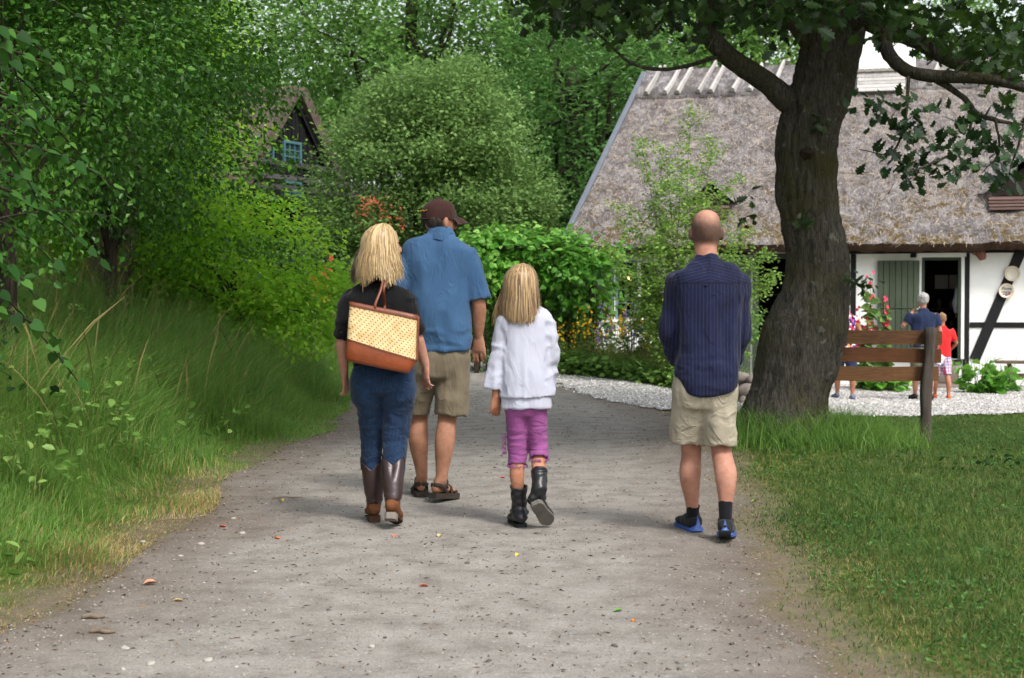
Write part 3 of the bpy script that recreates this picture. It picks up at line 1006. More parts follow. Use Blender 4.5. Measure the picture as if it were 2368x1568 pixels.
c = t.mix(t.ramp(mz, [(0.60, 0.0), (0.66, 0.92)]), c, t.mix(n3, lin(58, 50, 26), lin(126, 106, 58)))
M_THATCH = t.done(t.pbr(c, 0.95, 0.1, t.bump(t.math('ADD', n1, t.math('MULTIPLY', n3, .8)), 0.9, 0.05)))
t = NT("cut_thatch_edge")
oc = t.coord()
n1 = t.noise(t.mapv(oc, (60, 20, 60)), 1.0, 4, 0.8)
M_THEDGE = t.done(t.pbr(t.ramp(n1, [(0.3, lin(44, 34, 28)), (0.7, lin(104, 82, 68))]), 0.95, 0.1, t.bump(n1, .9, .03)))

def slope_pt(u, v, back=False):
    sl = s_rdg * v
    s_ = sl + (SEND + .5 - sl) * u
    tt = -0.45 + (TR + .45) * v if not back else 7.65 - (7.65 - TR) * v
    z = 2.40 + (z_rdg - 2.40) * v
    return s_, tt, z
SN = unit(np.array([0, -(z_rdg - 2.4), TR + .45]))
nu, nv = 190, 70
U, Vv = np.meshgrid(np.linspace(0, 1, nu), np.linspace(0, 1, nv))
S_, T_, Z_ = slope_pt(U, Vv)
pts = np.stack([S_.ravel(), T_.ravel(), Z_.ravel()], 1)
dsp = 0.09 * (fbm(pts * 1.6, 3, 81) - .5) + 0.05 * (fbm(pts * 7, 3, 82) - .5) + 0.03 * (fbm(pts * 22, 2, 83) - .5)
front = pts + SN * dsp[:, None]
front[:nu, 2] += 0.04 * (fbm(pts[:nu] * 6, 2, 84) - .5) * 2
roof = mobj("roof", front, grid_faces(nv, nu), M_THATCH, house, True)
# cut lower edge and underside
e_ = front[:nu]
j = 0.03 * (fbm(e_ * 11, 3, 85) - .5) * 2
lo1 = e_ + np.stack([0 * j, 0.03 + j * .5, -0.02 + j], 1); lo2 = e_ + np.stack([0 * j, .06 + j, -.15 + j], 1); lo3 = np.stack([e_[:, 0], np.full(nu, .15), np.full(nu, 2.405)], 1)
mobj("eave_edge", np.concatenate([e_ + [0, .008, -.004], lo1, lo2, lo3]), grid_faces(4, nu), M_THEDGE, roof, True)
Sb, Tb, Zb = slope_pt(U[::3, ::5], Vv[::3, ::5], True)
mobj("rear_slope", np.stack([Sb.ravel(), Tb.ravel(), Zb.ravel()], 1), grid_faces(*Sb.shape), M_THATCH, roof, True)
hip = MB()
A_, B_, C_ = np.array([0.0, -.45, 2.38]), np.array([0.0, 7.65, 2.38]), np.array([s_rdg, TR, z_rdg])
hip.add([A_, B_, C_, A_ + [.2, .1, -.2], B_ + [.2, -.1, -.2]], [[0, 2, 1]], [[0, 1, 4, 3]])
hip.build("hip_slope", M_THATCH, roof)
E1, E2 = np.array([SEND + .5, -.45, 2.38]), np.array([SEND + .5, 7.65, 2.38])
MB().add([E1, E2, [SEND + .5, TR, z_rdg]], [[0, 1, 2]]).build("gable_board", M_BLACKT, roof)
# lead-grey capping board up the hip
d = C_ - A_; L = np.linalg.norm(d); d /= L
x_ax = unit(np.cross(d, SN)); y_ax = np.cross(d, x_ax)
MB().box(A_ + d * L / 2 - x_ax * 0.0 + SN * .05 + np.array([-.05, 0, 0]), (L, .11, .08), np.stack([d, x_ax, y_ax], 1), .01).build("hip_board", plain("lead_grey_board", lin(98, 104, 114), .6, .4, .1), roof)
# loose straws lying on the slope
n = 42000
u = rng.random(n); v = rng.random(n) ** .9 * .99
s_, t_, z_ = slope_pt(u, v)
k = s_ < 9.8
s_, t_, z_, v = s_[k], t_[k], z_[k], v[k]; n = len(s_)
up = unit(np.array([0, TR + .45, z_rdg - 2.4])); sx1 = np.array([1.0, 0, 0])
base = np.stack([s_, t_, z_], 1)
base += SN * (0.012 + 0.09 * (fbm(base * 1.6, 3, 81) - .5) + 0.05 * (fbm(base * 7, 3, 82) - .5))[:, None]
ang = rng.normal(0, 0.75, n)
L_ = rng.uniform(.04, .18, n)
dr = -(np.cos(ang)[:, None] * up + np.sin(ang)[:, None] * sx1)
wv = np.cross(dr, SN) * rng.uniform(.002, .005, n)[:, None]
lift = SN * rng.uniform(.0, .035, n)[:, None]
V = np.stack([base - wv, base + wv, base + dr * L_[:, None] + wv * .4 + lift, base + dr * L_[:, None] - wv * .4 + lift], 1).reshape(-1, 3)
t = NT("loose_straw")
M_STRAW = t.done(t.pbr(t.ramp(t.rnd(), [(0, lin(84, 74, 70)), (.45, lin(150, 138, 132)), (.8, lin(190, 178, 166)), (1, lin(206, 184, 150))]), .9, .15))
mobj("loose_straw", V, (np.arange(n) * 4)[:, None] + np.arange(4), M_STRAW, roof, False, "stuff")
# ridge roll with its lower edge
v0 = 0.835
u = np.linspace(0, 1, 200)
rows = []
for (v, off) in ((v0, 0.0), (v0 + .004, 0.06), (v0 + .05, .075), (.95, .085), (1.01, .07)):
    s_, t_, z_ = slope_pt(u, np.full(200, v))
    p = np.stack([s_, t_, z_], 1)
    jj = .02 * (fbm(p * 9, 3, 90) - .5) * 2
    rows.append(p + SN * (off + jj)[:, None] + np.outer(jj * (1.5 if v < .9 else .4), up))
s_, t_, z_ = slope_pt(u, np.full(200, .9), True)
rows.append(np.stack([s_, t_ + .08, z_ + .05], 1))
mobj("ridge_roll", np.concatenate(rows), grid_faces(len(rows), 200), M_THATCH, roof, True)
# crossed oak ridge sticks
def stick_mesh(seed):
    r = np.random.default_rng(seed)
    L = 1.0
    w, h = .055, .05
    V = []
    for q in np.linspace(0, 1, 5):
        ww = w * (1.0 - .35 * q) * r.uniform(.85, 1.15); hh_ = h * (1 - .3 * q) * r.uniform(.85, 1.15)
        ox, oz = r.uniform(-.012, .012, 2)
        V += [[-ww + ox, q, -hh_], [ww + ox, q, -hh_], [ww * .55 + ox, q, hh_ * .8], [ox - ww * .3, q, hh_ + .01 + oz], [-ww + ox, q, hh_ * .2]]
    V = np.array(V)
    F = [[a * 5 + b, a * 5 + (b + 1) % 5, (a + 1) * 5 + (b + 1) % 5, (a + 1) * 5 + b] for a in range(4) for b in range(5)]
    me = new_mesh("ridge_stick", V, [np.array(F), np.array([[4, 3, 2, 1, 0], [20, 21, 22, 23, 24]])])
    me.materials.append(M_GREYW)
    return me
sticks = [stick_mesh(s) for s in range(6)]
smax = hw(4096, 200, TR)[0] + .6
chs0, chs1 = hw(3435, 250, TR)[0], hw(3660, 250, TR)[0]
s_ = s_rdg + .10
k = 0
while s_ < smax:
    if not (chs0 - .25 < s_ < chs1 + .12):
        for bk in (0, 1):
            o = lobj("ridge_stick", sticks[(k + 3 * bk) % 6], None, roof)
            Ls = random.uniform(.92, 1.12)
            lean = random.uniform(.20, .34)
            if bk == 0:
                base = np.array([s_, *slope_pt(0, v0 + .012)[1:]]) + SN * .13
                dr = unit(up + np.array([lean, 0, 0.0]))
                nn = SN
            else:
                b2_ = slope_pt(0, v0 + .02, True)
                base = np.array([s_ + .12, b2_[1] + .08, b2_[2] + .06])
                dr = unit(np.array([lean, -(7.65 - TR), z_rdg - 2.4]) * np.array([1, 1, 1.0]) / 1.0)
                dr = unit(np.array([0, dr[1], dr[2]]) + np.array([.2, 0, 0]))
                nn = unit(np.array([0, z_rdg - 2.4, 7.65 - TR]))
                Ls *= .95
            xx_ = unit(np.cross(dr, nn)); zz_ = np.cross(xx_, dr)
            o.matrix_local = Matrix(((xx_[0], dr[0] * Ls, zz_[0], base[0]), (xx_[1], dr[1] * Ls, zz_[1], base[1]), (xx_[2], dr[2] * Ls, zz_[2], base[2]), (0, 0, 0, 1)))
        k += 1
    s_ += random.uniform(.36, .5) if random.random() > .18 else .26
# chimney and its board apron
ch = part("chimney", M_WHITE, [(chs0, chs1, TR - .35, TR + .45, z_rdg - .55, z_rdg + 1.6)], bevel=.015)
nb = 8
for i in range(nb):
    q0, q1 = chs0 - .03 + (chs1 - chs0 + .06) * i / nb, chs0 - .03 + (chs1 - chs0 + .06) * (i + 1) / nb
    part("brick", M_BRICKG, [(q0 + .005, q1 - .005, TR - .44, TR - .355, z_rdg - .20, z_rdg - .13)], ch, .006)
    part("brick", M_BRICKG, [(q0 + .02, q1 + .01, TR - .42, TR - .355, z_rdg - .29, z_rdg - .21)], ch, .006)
for i in range(5):
    v = .905 - i * .022
    _, t_, z_ = slope_pt(0, v)
    R = np.stack([np.array([1.0, 0, 0]), up, SN], 1)
    MB().box(np.array([(chs0 + chs1) / 2 - .12, t_, z_]) + SN * (.115 + .004 * i), (chs1 - chs0 - .2 + random.uniform(-.05, .05), .11, .02), R, .003).build("apron_board", M_GREYW, ch)
# louvred roof hatches
def hatch(xc, yc, wpx, hs=1.0):
    sc_, zc_ = hw(xc, yc, 0.9)
    v = (zc_ - 2.4) / (z_rdg - 2.4)
    _, t_, z_ = slope_pt(0, v)
    sc_ = hw(xc, yc, t_)[0]
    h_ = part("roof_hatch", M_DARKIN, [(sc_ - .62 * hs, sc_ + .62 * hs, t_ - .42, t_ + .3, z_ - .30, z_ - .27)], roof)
    m = MB()
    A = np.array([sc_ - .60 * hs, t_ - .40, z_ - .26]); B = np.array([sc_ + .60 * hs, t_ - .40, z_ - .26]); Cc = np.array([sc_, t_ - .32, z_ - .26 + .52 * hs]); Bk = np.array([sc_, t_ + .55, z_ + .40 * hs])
    m.add([A, B, Cc], [[0, 1, 2]]); m.build("hatch_shade_panel", M_DARKIN, h_)  # dark triangle painted as the shade of the hole, nothing is cut out
    m = MB(); o_ = np.array([0, -.10, .03])
    m.add([A + o_ + [-.12, 0, 0], Cc + o_ + [0, 0, .10], Bk + [0, 0, .1], A + [-.3, .55, .1], B + o_ + [.12, 0, 0], B + [.3, .55, .1]], [[0, 1, 2, 3], [1, 4, 5, 2]])
    m.build("hatch_thatch", M_THATCH, h_)
    for i in range(4):
        R = np.stack([np.array([1.0, 0, 0]), unit([0, -1, -.7]), unit(np.cross([1, 0, 0], unit([0, -1, -.7])))], 1)
        MB().box((sc_, t_ - .47 - .045 * i, z_ - .32 - .065 * i), (1.25 * hs, .10, .022), R, .004).build("louvre_slat", M_BROWNS, h_)
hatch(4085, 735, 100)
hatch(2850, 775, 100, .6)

# ------------------------------------------------------------------ wall plates with script
M_PLATE = plain("glazed_plate", lin(214, 205, 186), .35, .5, .05, 4, .05, coat=.4)
M_PLRIM = plain("plate_rim", lin(196, 168, 132), .4, .5, .15, 6, .05)
M_INK = plain("blue_ink", lin(70, 80, 100), .6)
M_PINK = plain("pink_glaze", lin(196, 110, 90), .5)
M_SAGE = plain("sage_glaze", lin(128, 128, 92), .5)
def plate(cx, cy, r_px, label):
    s_, z_ = hw(cx, cy, -.07)
    r = r_px / 4096 * 36 / 50 * (HO[1] - 2.0)
    e = thing("wall_plate", label, "plate", hworld(s_, -.05, z_), -HTH)
    def lathe(prof, name, mat, par):
        th = np.linspace(0, 2 * np.pi, 36, endpoint=False)
        V = np.concatenate([np.stack([np.cos(th) * q * r, np.full(36, -d_), np.sin(th) * q * r], 1) for (q, d_) in prof])
        i = np.arange(len(prof) - 1)[:, None] * 36; jn = np.arange(36)[None]
        F = np.stack([i + jn, i + (jn + 1) % 36, i + 36 + (jn + 1) % 36, i + 36 + jn], -1).reshape(-1, 4)
        return mobj(name, V, F, mat, par, True)
    lathe([(.001, .002), (.7, .002), (1, .02), (1.02, .027), (.99, .032), (.94, .03)], "rim", M_PLRIM, e)
    lathe([(.945, .029), (.9, .028), (.76, .018), (.70, .012), (.001, .012)], "dish", M_PLATE, e)
    return e, r
p1, r1 = plate(4049, 1094, 30, "round cream plate with a leafy green border, upper of two on the brace")
mm = MB()
for i in range(46):
    a = i / 46 * 6.283; r_ = r1 * (.78 + .04 * math.sin(i * 2.4))
    mm.add(*ellipsoid((math.cos(a) * r_, -.022, math.sin(a) * r_), (.006, .003, .006), nu=6, nv=4))
mm.build("leaf_border", M_SAGE, p1)
p2, r2 = plate(4025, 1163, 29, "round cream plate lettered Potte mageri, lower of two on the brace")
def text_mesh(txt, size, name, mat, parent, loc, rot, shear=.35):
    cu = bpy.data.curves.new(name, 'FONT')
    cu.body = txt; cu.size = size; cu.extrude = .0015; cu.align_x = 'CENTER'; cu.shear = shear; cu.space_character = .95; cu.offset = size * .012
    o = bpy.data.objects.new(name, cu); COL.objects.link(o)
    dg = bpy.context.evaluated_depsgraph_get()
    me = bpy.data.meshes.new_from_object(o.evaluated_get(dg))
    bpy.data.objects.remove(o, do_unlink=True)
    me.materials.clear(); me.materials.append(mat)
    q = lobj(name, me, None, parent)
    q.location = loc; q.rotation_euler = rot
    return q
text_mesh("Potte", r2 * .62, "lettering", M_INK, p2, (0, -.0145, r2 * .10), (math.pi / 2, 0, 0))
text_mesh("mageri", r2 * .52, "lettering", M_INK, p2, (0, -.0145, -r2 * .30), (math.pi / 2, 0, 0))
for q, (a, b, m_) in enumerate(((-.33, -.5, M_PINK), (.0, -.60, M_INK), (.2, -.52, M_PINK), (.38, -.42, M_INK), (.52, -.36, M_PINK))):
    mm = MB()
    for i in range(5):
        an = i * 1.257
        mm.add(*ellipsoid((a * r2 + math.cos(an) * .013, -.014, b * r2 + math.sin(an) * .013), (.011, .003, .011), nu=6, nv=4))
    mm.build("painted_flower", m_, p2)
# brown jug hanging under the eaves
sj, zj = hw(3920, 1012, -.2)
jug = thing("hanging_jug", "brown earthenware jug hanging by its handle under the eaves", "jug", hworld(sj, -.2, zj - .13), -HTH)
M_CLAY = plain("brown_glaze", lin(112, 62, 44), .3, .5, .2, 8, .1)
m = MB(); m.add(*loft([(0.05, 0, 0), (0.03, 0, .08), (-.02, 0, .17), (-.06, 0, .24), (-.08, 0, .28)], [.055, .085, .09, .055, .06], cap0='flat', cap1='recess')); m.build("body", M_CLAY, jug, True)
m = MB(); m.add(*tube([(-.10, 0, .25), (-.14, 0, .20), (-.13, 0, .12), (-.08, 0, .10)], [.012] * 4, 8, 4)); m.build("handle", M_CLAY, jug, True)
m = MB(); m.add(*tube([(-.06, 0, .27), (-.03, 0, .42)], [.004, .004])); m.build("cord", M_HINGE, jug)

# ------------------------------------------------------------------ little trestle bench by the wall
M_BROWNB = wood_mat("old_brown_wood", lin(66, 54, 46), lin(122, 102, 88), 0, 26, .85)
s0, z0 = hw(3992, 1442, -.6); s1, zg = hw(4000, 1528, -.6)
gb = hworld(s0, -.6, 0); gzz = gz1(gb[0], gb[1])
tb = thing("trestle_bench", "small rough wooden trestle bench against the white wall", "bench", (gb[0], gb[1], gzz), -HTH)
hb = z0 - gzz
MB().box((.9, 0, hb - .025), (1.9, .34, .05), bevel=.008).build("seat", M_BROWNB, tb)
for q in (.28, 1.5):
    for sg in (-1, 1):
        R = np.stack([np.array([1.0, 0, 0]), unit([-.0, 1, .32 * sg]), unit([0, -.32 * sg, 1])], 1)
        R = np.stack([unit([1, 0, .22]), np.array([0, 1.0, 0]), unit([-.22, 0, 1])], 1) @ R
        MB().box((q - .04, .11 * sg, (hb - .05) / 2), (.07, .05, hb - .02), R, .006).build("leg", M_BROWNB, tb)
MB().box((.86, 0, hb * .45), (1.35, .06, .09), bevel=.006).build("stretcher", M_BROWNB, tb)

# ------------------------------------------------------------------ heap of field stones at the corner of the yard
M_FIELD = plain("field_stone", lin(136, 126, 118), .85, .25, .25, 9, .5, 50)
hp = thing("stone_heap", "heap of rounded pale field stones beside the oak trunk", "stones", (0, 0, 0))
pc = D(1728, 850, 20.0)
pc[2] = gz1(pc[0], pc[1])
hp.location = pc
k = 0
for lv, (cnt, rr_) in enumerate(((10, .36), (7, .25), (4, .13))):
    for i in range(cnt):
        a = i / cnt * 6.283 + lv
        r_ = random.uniform(.075, .12)
        V, F, G = ellipsoid((0, 0, 0), (r_ * random.uniform(.9, 1.3), r_ * random.uniform(.8, 1.1), r_ * random.uniform(.7, .95)), nu=12, nv=8)
        V += .04 * (np.stack([vnoise(V * 11 + 7 * q + k, 33 + q) for q in range(3)], 1) - .5)
        mobj("stone", V + [math.cos(a) * rr_, math.sin(a) * rr_, 0.07 + .14 * lv + random.uniform(-.02, .02)], [F, G], M_FIELD, hp, True)
        k += 1

# ================================================================== oak plank bench in front of the yard
bp = D(2135, 1032, 12.85)
gb_ = gz1(bp[0], bp[1])
ob = thing("plank_bench", "rustic bench with three brown back planks on a grey post", "bench", (bp[0], bp[1], gb_))
M_PLANK = wood_mat("oiled_plank", lin(74, 48, 28), lin(126, 88, 54), 0, 90, .55)
M_PLANK2 = wood_mat("dark_oiled_plank", lin(66, 38, 18), lin(108, 66, 34), 0, 85, .5)
M_POST = wood_mat("grey_post", lin(40, 34, 30), lin(92, 84, 78), 2, 30, .9)
KB = 12.85 / 3287.0
def post(dx, lean, h, name="post"):
    pts, rad = [], []
    for q in np.linspace(0, 1, 9):
        pts.append((dx + lean * q + .008 * math.sin(q * 9), 0, -.08 + (h + .08) * q)); rad.append((.050 + .005 * math.sin(q * 13 + 1), .048))
    V, F, G = loft(pts, rad, n=14, sub=2, cap0='flat', cap1='flat', power=2.6)
    V += .012 * (np.stack([fbm(V * np.array([30, 30, 3]) + 5 * i, 2, 12 + i) for i in range(3)], 1) - .5)
    return mobj(name, V, [F, G], M_POST, ob, True)
post(0.0, .05, 1.055 - gb_ + .01)
for (xl, xr, yl0, yr0, yl1, yr1, m_) in ((1925, 2176, 761, 766, 793, 798, M_PLANK), (1915, 2174, 802, 806, 836, 838, M_PLANK2), (1905, 2168, 846, 848, 880, 881, M_PLANK)):
    # end heights read at the planks' own depth
    pl, pr, ql, qr = D(xl - 25, yl0, 12.95), D(xr, yr0, 12.95), D(xl - 25, yl1, 12.95), D(xr, yr1, 12.95)
    V = []
    for q in np.linspace(0, 1, 7):
        tz, bz_ = pl[2] + (pr[2] - pl[2]) * q, ql[2] + (qr[2] - ql[2]) * q
        wv_ = .004 * math.sin(q * 7 + xl)
        x_ = pl[0] + (pr[0] - pl[0]) * q - bp[0]
        V += [[x_, .075, bz_ + wv_ - gb_], [x_, .118, bz_ + wv_ - gb_], [x_, .118, tz + wv_ - gb_], [x_, .075, tz + wv_ - gb_]]
    F = [[a * 4 + b, a * 4 + (b + 1) % 4, (a + 1) * 4 + (b + 1) % 4, (a + 1) * 4 + b] for a in range(6) for b in range(4)] + [[3, 2, 1, 0], [24, 25, 26, 27]]
    mobj("back_plank", V, np.array(F), m_, ob)
# seat on the far side, resting on a bracket
MB().box((-.42, .28, .62), (1.1, .30, .05), bevel=.006).build("seat", M_PLANK, ob)
post(-1.02, .02, 1.0)

# ================================================================== tarred gable house behind the hazel
BY = 39.0
ap = D(676, 222, BY)
al = math.radians(62)
gN = np.array([math.sin(al), -math.cos(al), 0]); gS = np.array([math.cos(al), math.sin(al), 0])   # gable faces gN, runs along gS
bh = thing("tarred_house", "black boarded gable house with blue windows half hidden by leaves", "house", (ap[0], ap[1], 0), math.atan2(gS[1], gS[0]))
# local x along the gable, local y = -gN (into the house)
ZA = ap[2]
M_THDARK = plain('old_dark_thatch', lin(92, 82, 74), .95, .1, .4, 6, .9, 30)
M_TAR = wood_mat("tarred_board", lin(16, 15, 16), lin(32, 30, 32), 2, 24, .7)
M_BLUEW = plain("blue_window_paint", lin(74, 112, 120), .5, .4, .1)
HWd = 2.4
slope = 1.22
i = 0
x_ = -HWd
while x_ < HWd - .01:
    z1 = ZA - .15 - abs(x_ + .09) * slope
    MB().box((x_ + .09, -.012 * (i % 2), (z1 + .2) / 2), (.168, .03, z1 - .2)).build("board", M_TAR, bh)
    MB().box((x_ + .18, -.03, (z1 + .2) / 2 - .05), (.045, .03, z1 - .3)).build("batten", M_TAR, bh)
    x_ += .18; i += 1
M_TAR2 = M_TAR
for sg in (-1, 1):
    dv = unit(np.array([sg, 0, -slope]))
    R = np.stack([dv, np.array([0, 1.0, 0]), np.cross(dv, [0, 1, 0])], 1)
    MB().box(np.array([0, -.12, ZA]) + dv * 2.4, (4.9, .04, .26), R).build("barge_board", M_TAR, bh)
    nrm = unit(np.array([sg * slope, 0, 1]))
    a0 = np.array([0, -.3, ZA + .05]); a1_ = a0 + dv * 5.0; b0 = a0 + [0, 9, 0]; b1_ = a1_ + [0, 9, 0]
    g8 = np.array([a0, a1_, b1_, b0, a0 + nrm * .3, a1_ + nrm * .3, b1_ + nrm * .3, b0 + nrm * .3])
    MB().add(g8, [[0, 3, 2, 1], [4, 5, 6, 7], [0, 1, 5, 4], [1, 2, 6, 5], [2, 3, 7, 6], [3, 0, 4, 7]]).build("thatch_slope", M_THDARK, bh)
MB().box((-HWd + .1, 4.5, 1.7), (.2, 9, 3.4)).build("side_wall", M_TAR, bh)
MB().box((HWd - .1, 4.5, 1.7), (.2, 9, 3.4)).build("side_wall", M_TAR, bh)
def bwin(xc, z0, z1, w, nx=3, nz=3):
    f = MB()
    for (q0, q1, r0, r1) in ((xc - w / 2, xc - w / 2 + .07, z0, z1), (xc + w / 2 - .07, xc + w / 2, z0, z1), (xc - w / 2, xc + w / 2, z0, z0 + .07), (xc - w / 2, xc + w / 2, z1 - .07, z1)):
        f.box(((q0 + q1) / 2, -.075 - .001 * len(f.V), (r0 + r1) / 2), (q1 - q0, .06, r1 - r0))
    wd = f.build("window", M_BLUEW, bh)
    for a in range(nx):
        for b in range(nz):
            p0 = xc - w / 2 + .07 + (w - .14) * a / nx; p1 = p0 + (w - .14) / nx; q0 = z0 + .07 + (z1 - z0 - .14) * b / nz; q1 = q0 + (z1 - z0 - .14) / nz
            MB().box(((p0 + p1) / 2, -.055, (q0 + q1) / 2), (p1 - p0 - .03, .012, q1 - q0 - .03)).build("pane", M_GLASSD, wd)
            if a: MB().box((p0, -.07, (q0 + q1) / 2), (.03, .03, q1 - q0)).build("glazing_bar", M_BLUEW, wd)
            if b: MB().box(((p0 + p1) / 2, -.069, q0), (p1 - p0 - .031, .03, .03)).build("glazing_bar", M_BLUEW, wd)
M_GLASSD = plain("dark_pane", lin(40, 52, 58), .08, .6, .1, 3, 0)
zw1, zw0 = D(665, 328, BY)[2], D(665, 385, BY)[2]
bwin(-.12, zw0, zw1, .80)
bwin(-1.35, zw0, zw1, .80)
bwin(-.12, D(665, 460, BY)[2], D(665, 420, BY)[2], .80)
# balcony rail
for k_, yy_ in enumerate((394, 425, 447)):
    z_ = D(700, yy_, BY)[2]
    MB().box((.4, -1.0, z_), (6.4, .05, .13)).build("rail", wood_mat("grey_rail%d" % k_, lin(58, 54, 56), lin(92, 88, 90), 0) if k_ == 0 else bpy.data.materials["grey_rail0"], bh)
zf = D(700, 462, BY)[2]
for xq in (-2.6, -.7, 1.3, 3.4):
    MB().box((xq, -.93, (zf + D(700, 388, BY)[2]) / 2), (.1, .08, D(700, 388, BY)[2] - zf + .1)).build("rail_post", M_TAR, bh)
    MB().box((xq, -.93, (zf - .2) / 2), (.12, .12, zf - .2)).build("balcony_post", M_TAR, bh)
MB().box((.4, -.5, zf - .1), (6.4, 1.1, .12)).build("balcony_floor", M_TAR, bh)

# ================================================================== low shed with orange pantiles
sb = D(985, 478, 37.0)
shd = thing("tiled_shed", "low shed with an orange pantile roof glimpsed through the bush", "shed", (sb[0] - .2, sb[1], 0), math.radians(8))
M_TILE = plain("orange_pantile", lin(158, 82, 56), .8, .25, .25, 5)
MB().box((-.85, 1.2, 1.2), (1.4, 2.2, 2.4)).build("wall", M_TAR, shd)
zt_ = D(800, 405, 37.0)[2]
tv = []
th = np.linspace(-1, 1, 7)
tp = np.stack([th * .13, np.zeros(7), .04 * np.cos(th * 2.2)], 1)
for q in (0, .40):
    tv.append(tp + [0, q, 0])
tv += [tp + [0, 0, -.02], tp + [0, .40, -.02]]
TVm = np.concatenate(tv)
TF = [[a, a + 1, a + 8, a + 7] for a in range(6)] + [[14 + a, 14 + a + 7, 14 + a + 8, 14 + a + 1] for a in range(6)] + [[a + 1, a, 14 + a, 15 + a] for a in range(6)]
tile_me = new_mesh("pantile", TVm, np.array(TF)); tile_me.materials.append(M_TILE)
rf = MB().box((-.85, .75, (zt_ + 2.45) / 2 - .12), (1.5, .06, 2.1), np.stack([np.array([1.0, 0, 0]), unit([0, -(zt_ - 2.4), 1.5]), unit([0, 1.5, zt_ - 2.4])], 1)).build("roof", M_TAR, shd)
dirn = unit(np.array([0, 1.5, zt_ - 2.4]))
nn = unit(np.cross([1, 0, 0], dirn))
for r in range(6):
    for c_ in range(5):
        o = lobj("pantile", tile_me, None, shd)
        b = np.array([-1.62 + .255 * c_ + .13, -.25, 2.32]) + dirn * (.34 * r) + nn * (.09)
        d2_ = unit(dirn + nn * .09); n2_ = np.cross([1, 0, 0], d2_)
        o.matrix_local = Matrix(((1, d2_[0], n2_[0], b[0]), (0, d2_[1], n2_[1], b[1]), (0, d2_[2], n2_[2], b[2]), (0, 0, 0, 1)))
# ================================================================== foliage tools
LEAF_OVAL = (np.array([[0, 0, 0], [.30, .32, .07], [.27, .70, .05], [0, 1, -.08], [-.27, .70, .05], [-.30, .32, .07]], float), [np.array([[0, 1, 2, 3], [0, 3, 4, 5]])])
LEAF_HEART = (np.array([[0, .06, 0], [.28, 0, .05], [.44, .28, .07], [.33, .62, .04], [0, 1.05, -.10], [-.33, .62, .04], [-.44, .28, .07], [-.28, 0, .05], [0, .5, -.02]], float),
              [np.array([[0, 1, 2], [0, 2, 8], [8, 2, 3], [8, 3, 4], [8, 4, 5], [8, 5, 6], [8, 6, 0], [0, 6, 7]])])
LEAF_QUAD = (np.array([[0, 0, 0], [.34, .42, .10], [0, 1, -.06], [-.34, .42, .10]], float), [np.array([[0, 1, 2], [0, 2, 3]])])
LEAF_NARROW = (np.array([[0, 0, 0], [.16, .45, .04], [0, 1, -.05], [-.16, .45, .04]], float), [np.array([[0, 1, 2], [0, 2, 3]])])
_oh = [(.03, 0), (.04, .1), (.15, .16), (.10, .27), (.27, .38), (.17, .47), (.36, .60), (.22, .68), (.30, .83), (.13, .88), (0, 1)]
_ov = [[0, 0, 0]] + [[x, y, .10 * x] for x, y in _oh[:-1]] + [[0, 1, -.06]] + [[-x, y, .10 * x] for x, y in _oh[:-1][::-1]]
LEAF_OAK = (np.array(_ov + [[0, .25, 0], [0, .55, 0], [0, .8, -.02]], float), None)
def _oak_faces():
    n = len(_ov); c = [n, n + 1, n + 2]
    f = []
    for a in range(n):
        b = (a + 1) % n
        ym = (_ov[a][1] + _ov[b][1]) / 2
        k = c[0] if ym < .35 else (c[1] if ym < .66 else c[2])
        f.append([k, a, b])
        y2 = (_ov[b][1] + _ov[(b + 1) % n][1]) / 2
        k2 = c[0] if y2 < .35 else (c[1] if y2 < .66 else c[2])
        if k2 != k:
            f.append([k, b, k2])
    return [np.array(f)]
LEAF_OAK = (LEAF_OAK[0], _oak_faces())
def _leaflets(k=4):
    V, F = [], []
    for i in range(k):
        y = .18 + .7 * i / (k - 1)
        for s in (-1, 1):
            b = len(V)
            V += [[0, y, 0], [s * .20, y - .04, .02], [s * .42, y + .16, -.04], [s * .16, y + .14, .02]]
            F.append([b, b + 1, b + 2, b + 3])
    b = len(V)
    V += [[0, .86, 0], [.09, 1.0, .02], [0, 1.25, -.05], [-.09, 1.0, .02]]; F.append([b, b + 1, b + 2, b + 3])
    return np.array(V, float), [np.array(F)]
LEAF_ASH = _leaflets(3)

def leaf_frames(n, out=None, droop=0.35, spread=1.0, updir=0.7):
    """rotation matrices: column y = leaf axis, z = leaf face normal"""
    a = rng.uniform(0, 2 * np.pi, n)
    ax = np.stack([np.cos(a), np.sin(a), -droop + rng.normal(0, .35, n) * spread], 1)
    if out is not None:
        ax = ax + out * 0.9
    ax /= np.linalg.norm(ax, axis=1)[:, None] + 1e-9
    nz = np.stack([rng.normal(0, .55, n) * spread, rng.normal(0, .55, n) * spread, np.full(n, updir) + rng.normal(0, .25, n)], 1)
    if out is not None:
        nz = nz + out * .35
    nz -= ax * (nz * ax).sum(1)[:, None]
    nz /= np.linalg.norm(nz, axis=1)[:, None] + 1e-9
    xx = np.cross(ax, nz)
    return np.stack([xx, ax, nz], 2)

